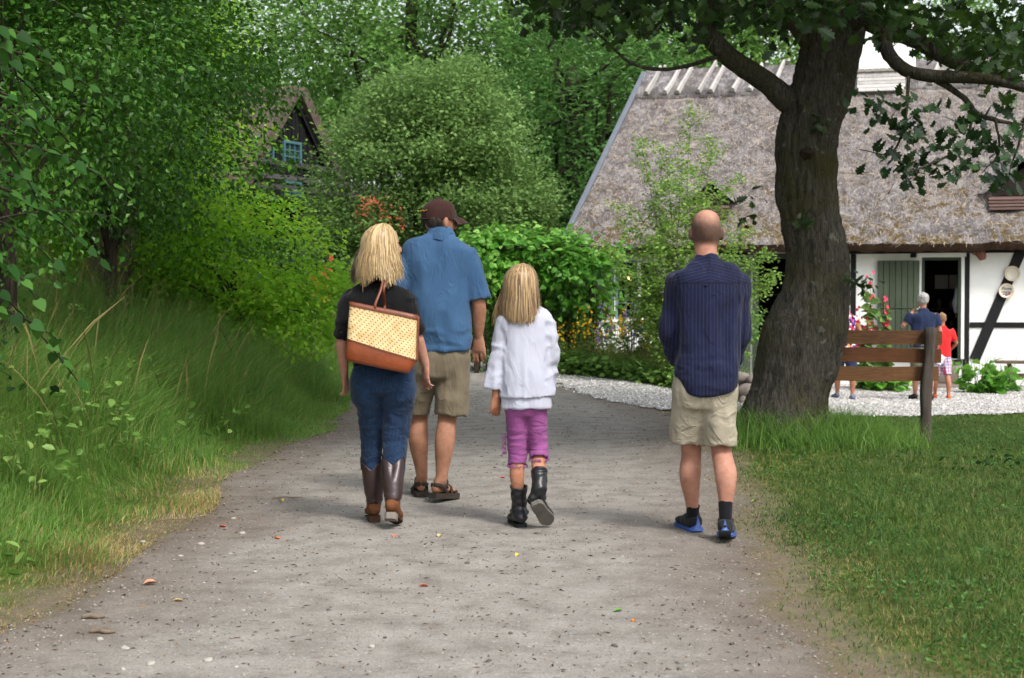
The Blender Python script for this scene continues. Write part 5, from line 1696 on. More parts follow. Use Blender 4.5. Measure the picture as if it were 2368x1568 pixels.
def herb(name, label, base, h, nst, spread, petal, fr, nfl, leaf_m, leaf_s, nlv, cat="flower", group=None, tm=LEAF_NARROW, ftop=.35):
    base = np.asarray(base, float)
    e = thing(name, label, cat, base, 0, group)
    sm = MB(); lp = []
    for i in range(nst):
        a = rng.uniform(0, 6.28); r_ = spread * rng.random(); hh_ = h * rng.uniform(.75, 1.08)
        p0 = np.array([math.cos(a) * r_ * .5, math.sin(a) * r_ * .5, -.02]); p1 = np.array([math.cos(a) * r_ * 1.4, math.sin(a) * r_ * 1.4, hh_])
        mid_ = (p0 + p1) / 2 + rng.normal(0, .03, 3)
        sm.add(*tube([p0, mid_, p1], [.008, .006, .003], 5, 3))
        for k in range(nlv):
            f = rng.random() ** 1.2 * .85
            lp.append(p0 + (p1 - p0) * f)
        for k in range(nfl):
            f = 1 - ftop * rng.random() ** 1.2
            c = p0 + (p1 - p0) * f + rng.normal(0, .03, 3)
            fl = MB(); flower(fl, c, fr * rng.uniform(.6, 1.15) * (1.2 - .5 * (f - (1 - ftop)) / ftop)); fl.build("blossom", petal, e)
    sm.build("stem", M_STEM, e, True)
    if lp:
        foliage("leaves", leaf_m, e, np.zeros(3), np.array(lp), None, 1, .03, leaf_s, tm, .1)
    return e
def yardpt(xd, yd, Y):
    p = D(xd, yd, Y); p[2] = gz1(p[0], p[1]); return p
for i, (xd, Y) in enumerate(((1310, 24.0), (1335, 24.6), (1360, 23.8), (1385, 24.4), (1412, 23.6), (1440, 24.3), (1468, 23.4), (1492, 23.9), (1515, 23.2), (1345, 25.2), (1420, 25.2), (1500, 24.8))):
    herb("loosestrife_plant", "yellow flowered loosestrife in the weedy bed under the farmhouse window", yardpt(xd, 800, Y), rng.uniform(.85, 1.25), 6, .25, M_YEL, .026, 5, M_WEED, .13, 22, group="yellow flowers under the window")
for i, (xd, Y) in enumerate(((1398, 23.5), (1455, 23.3), (1480, 23.6))):
    herb("violet_flower_plant", "slender violet flowered plant among the yellow flowers", yardpt(xd, 800, Y), 1.15, 4, .12, M_VIO, .03, 6, M_WEED, .10, 14, group="violet flowers in the bed")
# weedy grass of the bed
n = 9000
bxp = np.array([D(x, 830, 24)[0] for x in rng.uniform(1285, 1660, n)]); byp = np.interp(bxp, [0.5, 1.2, 2.6, 3.4], [24.6, 23.6, 21.6, 21.0]) + rng.random(n) * 3
tag(blades("bed_grass", bxp, byp, gz(bxp, byp), rng.uniform(.12, .62, n), .012 + .01 * rng.random(n), rng.uniform(.2, 1.2, n), M_WEED, segs=3), "rank grass and weeds of the flower bed", "grass")
n = 700
bxp = np.array([D(x, 830, 24)[0] for x in rng.uniform(1300, 1560, n)]); byp = np.interp(bxp, [0.5, 1.2, 2.6, 3.4], [24.6, 23.6, 21.6, 21.0]) + .1 + rng.random(n)
tag(blades("bed_straw", bxp, byp, gz(bxp, byp), rng.uniform(.3, 1.0, n), .009, rng.uniform(.2, 1.2, n), M_DRY, segs=3), "dry straw stalks bent over in the flower bed", "grass")
n = 260
cxl = np.array([D(x, 830, 23)[0] for x in rng.uniform(1290, 1560, n)]); cyl = np.interp(cxl, [0.5, 1.2, 2.6, 3.4], [24.4, 23.4, 21.5, 20.9]) + rng.random(n) * .5
tag(foliage("bed_leaves", M_WEED, None, np.zeros(3), np.stack([cxl, cyl, gz(cxl, cyl) + rng.uniform(.05, .3, n)], 1), None, 12, .10, .11, LEAF_OVAL, .2, kind="stuff"), "broad weed leaves along the front of the flower bed", "weeds")
# shrub foot between the bed and the navy shirt
hz("elder_shrub", "leafy elder bush under the sapling by the open doorway", 1600, 23.4, 1.0, .95, .7, .85, 120, 46, .085, M_WEED, (), .16, grp=None, limbs=10)
# hollyhocks by the boarded door
for i, (xd, Y, h, lb) in enumerate(((2012, 25.2, 1.95, "tallest pink hollyhock, beside the green boarded door"), (1990, 25.3, 1.35, "short pink hollyhock next to the floral shirt"), (2046, 25.1, 1.6, "pink hollyhock leaning in front of the green boarded door"))):
    b = yardpt(xd, 860, Y)
    e = herb("hollyhock", lb, b, h, 3, .12, M_PNK, .058, 6, M_OLIVE, .17, 34, tm=LEAF_HEART, ftop=.5)
for i, (xd, Y, n_) in enumerate(((2250, 24.6, 16), (2285, 24.5, 16), (2325, 24.9, 10), (2030, 24.9, 14), (2080, 24.8, 10))):
    b = yardpt(xd, 880, Y)
    herb("mallow_plant", ("broad leaved mallow clump by the stone steps", "broad leaved mallow clump spreading in front of the brace foot", "small mallow clump at the end of the trestle bench", "broad green leaves at the foot of the hollyhocks", "low green leaves in front of the boarded door")[i], b, .62 if i < 2 else .45, n_, .38, M_PNK, .03, 0, M_VINE, .17, 6, cat="plant", tm=LEAF_HEART)
# red and yellow garden flowers glimpsed beyond the bank
fb = D(752, 640, 27.0); fb[2] = gz1(fb[0], fb[1])
herb("garden_flower_clump", "tall red and yellow flowers glimpsed behind the walking woman", fb, 1.62, 6, .22, M_REDP, .075, 5, M_HAZEL, .18, 14, ftop=.25)
herb("garden_flower_clump", "tall yellow flowers in front of the red ones", fb + [.05, -.4, 0], 1.4, 6, .22, M_YEL, .055, 6, M_HAZEL, .18, 14, ftop=.25)
tag(foliage("bank_weeds", M_WEED, None, np.zeros(3), BANK_WEEDS, None, 16, .11, .075, LEAF_OVAL, .2, kind="stuff"), "broad weed leaves scattered through the bank grass", "weeds")
# overhanging garden greenery right of path end
n = 60
cl = np.stack([rng.uniform(-6.5, -2.6, n), rng.uniform(24, 29, n), rng.uniform(.3, 1.6, n)], 1)
tag(foliage("garden_greens", M_HAZEL_SHADED, None, np.zeros(3), cl, None, 60, .3, .12, LEAF_OVAL, kind="stuff"), "low garden greenery beyond the bank", "plants")
cl = np.stack([rng.uniform(-4, 1.5, 90), rng.uniform(40, 46, 90), rng.uniform(.2, 2.4, 90)], 1)
tag(foliage("path_end_greens", M_ASH, None, np.zeros(3), cl, None, 60, .4, .16, LEAF_OVAL, kind="stuff"), "leafy undergrowth where the path bends away", "plants")
# ivy bramble runner on the lawn at right
cl = np.array([D(x, y, 10.6) for (x, y) in ((2210, 1062), (2250, 1068), (2290, 1062), (2330, 1058), (2360, 1064))])
tag(foliage("bramble_runner", M_LINDEN, None, np.zeros(3), cl, None, 8, .05, .05, LEAF_OVAL, .2, kind="stuff"), "low bramble runner creeping over the lawn", "bramble")
# ================================================================== people: shared tools
def cloth(name, c1, c2, rough=.85, weave=420.0, spec=.15, sheen=.08, mott=5.0, extra=None, fold=(6.5, 6.5, 2.6), fd=.03):
    t = NT(name)
    oc = t.coord()
    n = t.noise(oc, mott, 4)
    col = t.ramp(n, [(.3, c1), (.7, c2)])
    if extra is not None:
        col = extra(t, oc, col)
    h = t.math('ADD', t.noise(oc, weave, 2), t.math('MULTIPLY', t.noise(oc, 38, 3), .9))
    b1 = t.n("Bump"); b1.inputs["Strength"].default_value = .55; b1.inputs["Distance"].default_value = fd
    fn = t.noise(t.mapv(oc, fold), 1.0, 3, .42, 1.6)
    cr = t.math('MAXIMUM', t.math('SUBTRACT', 1.0, t.math('MULTIPLY', t.math('ABSOLUTE', t.math('SUBTRACT', fn, .5)), 9.0)), 0.0)
    t.l(t.math('ADD', t.math('MULTIPLY', fn, 1.1), t.math('MULTIPLY', t.math('POWER', cr, 2.0), .16)), b1.inputs["Height"])
    b2_ = t.n("Bump"); b2_.inputs["Strength"].default_value = .18; b2_.inputs["Distance"].default_value = .004
    t.l(h, b2_.inputs["Height"]); t.l(b1.outputs[0], b2_.inputs["Normal"])
    return t.done(t.pbr(col, rough, spec, b2_.outputs[0], sheen=sheen))
def skin(name, c1, c2, stub=None):
    t = NT(name)
    oc = t.coord()
    n = t.noise(oc, 9, 4)
    col = t.ramp(n, [(.3, c1), (.7, c2)])
    col = t.mix(t.ramp(t.noise(oc, 26, 4, .7), [(.45, 0.0), (.7, .5)]), col, tuple(q * f for q, f in zip(c1[:3], (.92, .72, .66))) + (1,))
    if stub is not None:
        col = stub(t, oc, col)
    b = t.n("BsdfPrincipled")
    t.val(b.inputs["Base Color"], col)
    b.inputs["Roughness"].default_value = .65
    b.inputs["Specular IOR Level"].default_value = .3
    b.inputs["Subsurface Weight"].default_value = .05
    b.inputs["Subsurface Radius"].default_value = (.02, .008, .004)
    b.inputs["Subsurface Scale"].default_value = .4
    t.l(t.bump(t.noise(oc, 160, 3), .12, .003), b.inputs["Normal"])
    return t.done(b.outputs[0])

HEADS = [(-.50, .10, .09, .20), (-.45, .19, .16, .17), (-.34, .25, .25, .10), (-.20, .285, .34, .05), (-.05, .305, .40, .01), (.10, .32, .425, -.015), (.25, .31, .40, -.02), (.37, .265, .335, -.03), (.44, .20, .25, -.03), (.485, .12, .15, -.03)]
def add_head(mb, c, h, yaw=0.0, nod=0.0, ears=True):
    """head of height h about c, looking along +Y turned by yaw towards +X"""
    cy, sy = math.cos(yaw), math.sin(yaw)
    R = np.array([[cy, sy, 0], [-sy, cy, 0], [0, 0, 1.0]])
    R = R @ np.array([[1, 0, 0], [0, math.cos(nod), -math.sin(nod)], [0, math.sin(nod), math.cos(nod)]])
    tr = lambda p: c + R @ (np.asarray(p, float) * h)
    pts = [tr((0, o, z)) for (z, w, d_, o) in HEADS]
    mb.add(*loft(pts, [(w * h, d_ * h) for (z, w, d_, o) in HEADS], ref=R @ np.array([1.0, 0, 0]), n=24, sub=3, capk=.16))
    # nose, brow, lips, chin
    mb.add(*loft([tr((0, .37, .08)), tr((0, .45, -.06)), tr((0, .47, -.12)), tr((0, .36, -.16))], [.03 * h, .045 * h, .055 * h, .04 * h], n=8, sub=2))
    mb.add(*ellipsoid(tr((0, .335, -.255)), (.095 * h, .06 * h, .035 * h), R, 10, 6))
    mb.add(*ellipsoid(tr((.13, .345, .105)), (.10 * h, .05 * h, .025 * h), R, 10, 6)); mb.add(*ellipsoid(tr((-.13, .345, .105)), (.10 * h, .05 * h, .025 * h), R, 10, 6))
    if ears:
        for s in (-1, 1):
            a = s * .35
            Re = R @ np.array([[math.cos(a), -math.sin(a), 0], [math.sin(a), math.cos(a), 0], [0, 0, 1]])
            mb.add(*ellipsoid(tr((s * .345, -.03, -.04)), (.060 * h, .085 * h, .145 * h), Re, 10, 8))
    return R, tr
def add_hand(mb, wrist, d, side, s=1.0, curl=.5, left=False):
    """palm and five fingers: d = wrist to fingertips, side = towards the thumb"""
    d, side = unit(d), unit(side)
    side = unit(side - d * np.dot(side, d))
    nrm = np.cross(d, side)
    if left:
        nrm = -nrm
    k = wrist + d * .085 * s
    mb.add(*loft([wrist - d * .03 * s, wrist, wrist + d * .04 * s, k], [(.027 * s, .020 * s), (.028 * s, .019 * s), (.039 * s, .017 * s), (.040 * s, .014 * s)], ref=side, n=14, sub=3))
    for (o, L, cc) in ((.035, .072, .6), (.0125, .080, .85), (-.0125, .076, 1.1), (-.035, .060, 1.4)):
        p = [k + side * o * s - d * .012 * s]
        ang = 0.0
        dd = d
        for j_, f in enumerate((.44, .32, .24)):
            ang += curl * cc * (.45, .75, .45)[j_]
            dd = d * math.cos(ang) + nrm * math.sin(ang)
            p.append(p[-1] + dd * L * s * f + (d * .012 * s if j_ == 0 else 0))
        mb.add(*loft(p, [.0088 * s, .0084 * s, .0078 * s, .0062 * s], ref=side, n=9, sub=2))
    b = wrist + d * .022 * s + side * .026 * s
    p = [b, b + unit(d * .6 + side * .6 + nrm * .35) * .034 * s, b + unit(d * .75 + side * .45 + nrm * .45) * .062 * s, b + unit(d * .85 + side * .3 + nrm * .5) * .083 * s]
    mb.add(*loft(p, [.013 * s, .0115 * s, .0098 * s, .0078 * s], ref=nrm, n=9, sub=2))
def add_foot(mb, heel, toe, up, ankle, s=1.0, r=.034):
    f = unit(np.asarray(toe) - heel); u = unit(np.asarray(up) - f * np.dot(up, f)); L = np.linalg.norm(np.asarray(toe) - heel)
    rr = np.cross(f, u)
    sec = [(.03, .022, .030, .030), (.14, .030, .036, .036), (.32, .032, .038, .040), (.55, .038, .028, .030), (.78, .042, .019, .021), (.95, .033, .013, .015)]
    mb.add(*loft([heel + f * t_ * L + u * c_ * s for (t_, w, hh_, c_) in sec], [(w * s, hh_ * s) for (t_, w, hh_, c_) in sec], ref=rr, n=16, sub=3))
    mb.add(*loft([heel + f * .22 * L + u * .03 * s, heel + f * .22 * L + u * .075 * s, np.asarray(ankle)], [(.030 * s, .036 * s), (r, r * 1.1), (r, r)], ref=rr, n=14, sub=3))
def shoe_shape(mb, heel, toe, up, s=1.0, top=.075, w=1.0, pointed=0.0):
    f = unit(np.asarray(toe) - heel); u = unit(np.asarray(up) - f * np.dot(up, f)); L = np.linalg.norm(np.asarray(toe) - heel); rr = np.cross(f, u)
    sec = [(-.01, .030, .006, .062), (.05, .040, .002, top), (.20, .044, .002, top + .008), (.38, .044, .002, top), (.54, .047, .002, .068), (.74, .050, .002, .054), (.90, .042 - .012 * pointed, .002, .044), (.99, .024 - .008 * pointed, .006, .034)]
    mb.add(*loft([heel + f * t_ * L + u * (a + b) / 2 * s for (t_, ww, a, b) in sec], [(ww * s * w, (b - a) / 2 * s) for (t_, ww, a, b) in sec], ref=rr, n=20, sub=3, power=2.4))
    return f, u, rr, L
def sole_shape(mb, heel, toe, up, s=1.0, th=.022, w=1.0, x0=0.0, x1=1.0, drop=0.0, pointed=0.0):
    """flat sole plate from fraction x0 to x1 of the foot"""
    f = unit(np.asarray(toe) - heel); u = unit(np.asarray(up) - f * np.dot(up, f)); L = np.linalg.norm(np.asarray(toe) - heel); rr = np.cross(f, u)
    xs_ = np.linspace(x0, x1, 15)
    hw_ = np.interp(xs_, [0, .04, .12, .3, .45, .6, .75, .88, .96, 1.0], np.array([.022, .034, .041, .040, .039, .046, .051, .043 - .01 * pointed, .028 - .008 * pointed, .010]) * s * w)
    V = []
    for x, h_ in zip(xs_, hw_):
        c = np.asarray(heel) + f * x * L
        for (a, b) in ((-1, 0), (1, 0), (1, 1), (-1, 1)):
            V.append(c + rr * a * h_ * (1.0 if b else .96) + u * (b * th * s - drop * s))
    n = len(xs_)
    F = [[i * 4 + j, i * 4 + (j + 1) % 4, i * 4 + 4 + (j + 1) % 4, i * 4 + 4 + j] for i in range(n - 1) for j in range(4)] + [[3, 2, 1, 0], [n * 4 - 4, n * 4 - 3, n * 4 - 2, n * 4 - 1]]
    mb.add(V, F)

class Figure:
    def __init__(self, label, Y, xd, cat="person", name="person"):
        self.Y = Y
        g = D(xd, 1000, Y)
        self.b = np.array([g[0], Y, gz1(g[0], Y) + .012])
        self.e = thing(name, label, cat, self.b)
        self.sc = Y / 3287.0
    def W(self, x, y, dy=0.0):
        return D(x, y, self.Y + dy) - self.b
    def m(self, px):
        return px * self.sc
    def fuse(self, mb, name, mat, voxel=.0085, it=4, specs=None, parent=None, post=None):
        V, N, F = remesh(mb, voxel * (1.18 if voxel > .0066 else 1.08), it, .5, .05 if name == 'body' else 0.0)
        if specs:
            V = folds(V, N, specs)
        if post is not None:
            V = post(V, N)
        return mobj(name, V, F, mat, parent if parent is not None else self.e, True)

def band(zc, wd):
    return lambda V: np.exp(-((V[:, 2] - zc) / wd) ** 2)

def hair_strands(name, parent, mat, c, h, R, n, endz, flare, length_jit=.02, phi0=140, part=.06, width=.011, wave=.006, front=None, seed=1, lift=1.10, rxf=.40):
    """flat locks that run over the skull and hang; phi = 0 at the back of the head"""
    r_ = np.random.default_rng(seed)
    mb = MB()
    for i in range(n):
        phi = math.radians(r_.uniform(-phi0, phi0 if front is None else front))
        lay = r_.uniform(.90, 1.0)
        dx, dy = math.sin(phi), -math.cos(phi)
        pts, rads = [], []
        for th in np.linspace(.10, 1.45, 6):
            rx, ry, rz = rxf * h * lift * lay * (1 if phi < 0 or front is None else .90), .45 * h * lift * lay, .52 * h * lift * lay
            p = np.array([dx * rx * math.sin(th) + part * h * (1 - math.sin(th)), dy * ry * math.sin(th) - .02 * h, rz * math.cos(th) - .02 * h])
            pts.append(c + R @ p); rads.append(R @ np.array([dx, dy, .3]))
        last = pts[-1]
        ez = endz(phi) + r_.normal(0, length_jit)
        fly = r_.random() < .07
        if fly: ez += r_.uniform(-.03, .06)
        L = last[2] - ez
        if L < .02:
            L = .02
        outv = R @ np.array([dx, dy, 0])
        ph = r_.uniform(0, 6.28)
        for q in np.linspace(.16, 1, 7):
            fl = flare(phi, q) + (.022 * q if fly else 0)
            p = last + np.array([0, 0, -L * q]) + outv * fl + np.array([math.cos(ph), math.sin(ph), 0]) * wave * math.sin(q * 7 + ph) * q
            pts.append(p); rads.append(outv)
        pts = np.array(pts); rads = np.array(rads)
        T = np.gradient(pts, axis=0); T /= np.linalg.norm(T, axis=1)[:, None] + 1e-9
        sd = np.cross(T, rads); sd /= np.linalg.norm(sd, axis=1)[:, None] + 1e-9
        k = len(pts)
        wv = width * (r_.uniform(.5, 1.2) if not fly else .3) * np.interp(np.linspace(0, 1, k), [0, .2, .75, 1], [.5, 1, .9, .12])
        V = np.concatenate([pts - sd * wv[:, None], pts + sd * wv[:, None]])
        j = np.arange(k - 1)
        mb.add(V, np.stack([j, j + k, j + k + 1, j + 1], 1))
    return mb.build(name, mat, parent, True, "stuff")
def hair_mat(name, stops, rough=.42):
    t = NT(name)
    r = t.rnd()
    col = t.ramp(r, stops)
    oc = t.coord()
    col = t.mix(.35, col, t.ramp(t.noise(t.mapv(oc, (90, 90, 4)), 1.0, 3), [(.35, stops[0][1]), (.65, stops[-1][1])]))
    return t.done(t.pbr(col, rough, .35, sheen=.1))

SK1 = skin("tanned_skin", lin(134, 92, 70), lin(166, 122, 98))
SK2 = skin("fair_skin", lin(156, 108, 90), lin(188, 142, 122))
SK3 = skin("warm_skin", lin(150, 98, 74), lin(184, 132, 104))
UP = np.array([0, 0, 1.0])

# ================================================================== man in the navy shirt
P1 = Figure("person in a navy striped shirt and pale shorts walking with hands in front", 7.78, 1632)
W, m = P1.W, P1.m
hc = W(1632, 537, .02); hh_ = .245
def stub(t, oc, col):
    s = t.n("VectorMath", operation='SUBTRACT'); t.l(oc, s.inputs[0]); s.inputs[1].default_value = tuple(hc)
    x_, y_, z_ = t.sep(s.outputs[0])
    b = t.n("VectorMath", operation='DISTANCE'); t.l(s.outputs[0], b.inputs[0]); b.inputs[1].default_value = (0.005, -.035, .118)
    bald = t.ramp(t.math('ADD', b.outputs["Value"], t.math('MULTIPLY', t.math('SUBTRACT', t.noise(oc, 60, 3), .5), .02)), [(.050, 0.0), (.120, 1.0)])
    nape = t.ramp(t.math('ADD', z_, .12), [(.035, 0.0), (.075, 1.0)])
    face = t.ramp(t.math('ADD', t.math('MULTIPLY', y_, -1), .1), [(.055, 0.0), (.085, 1.0)])
    f = t.math('MULTIPLY', t.math('MULTIPLY', bald, nape), face)
    spk = t.ramp(t.noise(oc, 420, 2), [(.35, .72), (.65, 1.0)])
    return t.mix(t.math('MULTIPLY', t.math('MULTIPLY', f, .92), spk), col, lin(50, 42, 38))
SKN = skin("navy_man_skin", lin(150, 104, 86), lin(184, 138, 118), stub)
bd = MB()
R, tr = add_head(bd, hc, hh_)
neck0, neck1 = W(1632, 575, .0), W(1632, 625, .0)
bd.add(*loft([hc + [0, -.01, -.07], neck0, neck1], [.060, .060, .075], n=16, sub=3))
shL, shR = W(1580, 655, .01), W(1690, 655, .01)
pel = W(1628, 890)
bd.add(*loft([pel + [0, 0, -.02], pel, W(1636, 800), W(1634, 700), W(1633, 645), W(1632, 615)], [(.13, .10), (.15, .11), (.135, .10), (.155, .115), (.15, .09), (.08, .06)], n=22, sub=4, power=2.3))
elL, elR = W(1546, 772, .04), W(1711, 765, .05)
wrL, wrR = W(1575, 850, .20), W(1690, 850, .20)
for (a, e_, w_, lf) in ((shL, elL, wrL, True), (shR, elR, wrR, False)):
    bd.add(*loft([a, (a + e_) / 2, e_, (e_ + w_) / 2, w_], [.052, .046, .040, .038, .028], n=14, sub=3))
    add_hand(bd, w_, unit(w_ - e_ + np.array([.10 if lf else -.10, .1, 0])), np.array([.3 if lf else -.3, .5, .8]), 1.0, .6, lf)
hipL, hipR = W(1592, 905), W(1663, 905)
knL, knR = W(1598, 1045, .10), W(1668, 1045, -.02)
anL, anR = W(1601, 1185, .16), W(1677, 1190, -.18)
for (a, k_, n_, cx) in ((hipL, knL, anL, W(1595, 1098, .10)), (hipR, knR, anR, W(1678, 1100, -.13))):
    bd.add(*loft([a, (a * .5 + k_ * .5), k_, cx, (cx * .35 + n_ * .65), n_], [.085, .075, .057, .061, .040, .034], n=18, sub=4))
flh, flt = W(1610, 1232, .13), W(1572, 1214, .40)
flh[2] = .0; flt[2] = 0.0
frh, frt = W(1676, 1252, -.24), W(1681, 1240, .02)
frh[2] = .035; frt[2] = .0
add_foot(bd, flh + [0, .01, .02], flt + [0, -.01, .02], UP, anL, .95)
add_foot(bd, frh + [0, .01, .02], frt + [0, -.01, .02], UP, anR, .95)
P1.fuse(bd, "body", SKN, .0065, 4)
# shirt
def stripes(t, oc, col):
    x_, y_, z_ = t.sep(oc)
    zy = float(W(1632, 655)[2])
    ax = t.math('ABSOLUTE', x_)
    sx = t.math('SINE', t.math('MULTIPLY', x_, 2 * math.pi / .019))
    sz = t.math('SINE', t.math('MULTIPLY', t.math('ADD', z_, t.math('MULTIPLY', ax, .25)), 2 * math.pi / .017))
    up_ = t.math('GREATER_THAN', z_, zy)
    arm = t.math('GREATER_THAN', ax, .185)
    st_ = t.n("Mix"); t.val(st_.inputs[0], up_); t.val(st_.inputs[2], sx); t.val(st_.inputs[3], sz)
    f = t.ramp(st_.outputs[0], [(.45, 0.0), (.9, 1.0)])
    col = t.mix(t.math('MULTIPLY', f, .24), col, lin(58, 66, 112))
    seam = t.ramp(t.math('ABSOLUTE', t.math('SUBTRACT', z_, zy)), [(.003, 1.0), (.006, 0.0)])
    return t.mix(t.math('MULTIPLY', seam, .6), col, lin(10, 12, 26))
M_NAVY = cloth("navy_stripe", lin(18, 21, 42), lin(25, 29, 55), .8, extra=stripes)
sh = MB()
sh.add(*loft([W(1640, 911, .0), W(1636, 870), W(1637, 800), W(1637, 730), W(1636, 680), W(1634, 645), W(1633, 624), W(1632, 611), W(1632, 602)],
             [(m(74), .152), (m(76), .150), (m(71), .135), (m(73), .125), (m(80), .125), (m(86), .12), (m(78), .105), (m(52), .09), (m(32), .075)], n=28, sub=5, cap0='flat', power=2.5))
for (a, e_, w_) in ((W(1568, 652, .01), elL, wrL), (W(1702, 652, .01), elR, wrR)):
    sh.add(*loft([a + (np.array([.05, 0, 0]) if a[0] < 0 else np.array([-.05, 0, 0])), a, a * .5 + e_ * .5, e_, e_ * .45 + w_ * .55, w_ * .9 + e_ * .1], [.06, .070, .066, .060, .055, .046], n=18, sub=4, cap1='recess'))
# collar
sh.add(*loft([W(1632, 612), W(1632, 598, .0), W(1632, 587, .005)], [(m(36), .082), (m(30), .076), (m(27), .070)], n=20, sub=2, cap0='flat', cap1='flat'))
zt_, zh_ = W(0, 640)[2], W(1640, 911)[2]
def tail(V, N):
    # curved shirt tail: hem rises at the sides
    k = np.clip((W(0, 840)[2] - V[:, 2]) / (W(0, 840)[2] - zh_), 0, 1)
    dx_, dy_ = V[:, 0] - .02, V[:, 1] * 1.25
    side = np.abs(dx_ / (np.hypot(dx_, dy_) + 1e-6)) ** 3.5 * ss(.05, .12, np.hypot(dx_, dy_))
    cen = (np.abs(V[:, 0]) < .20)
    V = V.copy(); V[:, 2] += np.where(cen, k * side * .085, 0)
    ple = np.exp(-((V[:, 0] - .0) / .012) ** 2) * (V[:, 1] < 0) * np.clip((W(0, 660)[2] - V[:, 2]) / .35, 0, 1) * (V[:, 2] < W(0, 660)[2])
    V[:, 1] -= .010 * ple * np.exp(-((V[:, 2] - W(0, 700)[2]) / .22) ** 2)
    return V
P1.fuse(sh, "shirt", M_NAVY, .0085, 5, [((9, 9, 2.6), .016, 3, None), ((5, 5, 16), .014, 7, band(W(0, 860)[2], .12)), ((11, 11, 5), .012, 11, lambda V: (np.abs(V[:, 0]) > .16) * 1.0)], post=tail)
MB().box(W(1632, 659, -.132), (.022, .006, .010), bevel=.002).build("locker_loop", M_NAVY, P1.e)
M_SHORT1 = cloth("stone_twill", lin(142, 134, 117), lin(162, 154, 137), .85, fold=(6, 6, 5), fd=.04)
so = MB()
so.add(*loft([W(1627, 942), W(1630, 905), W(1632, 862)], [(m(70), .118), (m(77), .135), (m(70), .125)], n=26, sub=4, power=2.5, capk=.25))
so.add(*loft([W(1600, 900, .0), W(1594, 950, .03), W(1588, 1000, .06), W(1586, 1023, .07)], [(m(44), .105), (m(42), .105), (m(40), .10), (m(39.5), .098)], n=22, sub=4, cap1='recess', power=2.3))
so.add(*loft([W(1657, 900, .0), W(1662, 950, -.01), W(1664, 1000, -.02), W(1664, 1032, -.025)], [(m(44), .105), (m(41), .105), (m(38), .10), (m(37), .096)], n=22, sub=4, cap1='recess', power=2.3))
P1.fuse(so, "shorts", M_SHORT1, .0085, 4, [((6, 6, 11), .011, 21, band(W(0, 985)[2], .12)), ((14, 14, 3), .010, 23, None)])
M_SOCK = cloth("black_sock", lin(14, 15, 18), lin(24, 25, 30), .9)
M_SHOEK = cloth("black_mesh_shoe", lin(18, 20, 22), lin(34, 36, 36), .75, 700)
M_SHOEB = plain("blue_foam", lin(56, 84, 150), .45, .4, .12, 8)
M_RUBK = plain("black_rubber", lin(22, 24, 26), .6, .3, .2, 20)
for (hl, to, an, ank) in ((flh, flt, anL, W(1602, 1166, .145)), (frh, frt, anR, W(1677, 1158, -.165))):
    f_ = unit(to - hl)
    mb = MB(); mb.add(*loft([hl + f_ * .06 + UP * .06, an, ank], [(.036, .042), (.036, .040), (.040, .043)], n=16, sub=4, cap1='recess'))
    P1.fuse(mb, "sock", M_SOCK, .006, 3)
    mb = MB(); f2, u2, r2_, L2 = shoe_shape(mb, hl + UP * .012, to + UP * .012, UP, 1.0, .080)
    mb.add(*loft([hl + f_ * .07 + u2 * .05, hl + f_ * .075 + u2 * .098], [(.043, .058), (.045, .056)], ref=r2_, n=18, sub=3, cap1='recess'))
    sh_ = P1.fuse(mb, "shoe", M_SHOEK, .006, 3)
    mb = MB(); sole_shape(mb, hl - f_ * .012, to + f_ * .006, UP, 1.06, .019, 1.04)
    mb.build("midsole", M_SHOEB, sh_)
    mb = MB(); sole_shape(mb, hl - f_ * .004, to, UP, 1.04, .010, 1.02, drop=.004)
    mb.build("outsole", M_RUBK, sh_)
    # blue wedge rising up the heel
    b0 = hl - f_ * .027 + u2 * .010
    Vw = [b0 - r2_ * .044 + f_ * .05, b0 - r2_ * .036 - f_ * .002, b0 + r2_ * .036 - f_ * .002, b0 + r2_ * .044 + f_ * .05, b0 - r2_ * .012 + u2 * .035 - f_ * .002, b0 + r2_ * .012 + u2 * .035 - f_ * .002, b0 + u2 * .085 + f_ * .010, b0 + u2 * .03 + f_ * .06]
    MB().add(Vw, [[1, 2, 5, 4]], [[0, 1, 4], [2, 3, 5], [4, 5, 6], [0, 4, 7], [5, 3, 7], [4, 6, 7], [6, 5, 7]]).build("heel_wedge", M_SHOEB, sh_, True)
    if to is frt:
        MB().add([hl - f_ * .033 + u2 * .0 - r2_ * .030, hl - f_ * .033 + r2_ * .030, hl - f_ * .032 + r2_ * .036 + u2 * .034, hl - f_ * .032 - r2_ * .036 + u2 * .034, hl + f_ * .02 - r2_ * .03, hl + f_ * .02 + r2_ * .03], [[0, 1, 2, 3], [0, 4, 5, 1]]).build("heel_rubber", M_RUBK, sh_, True)

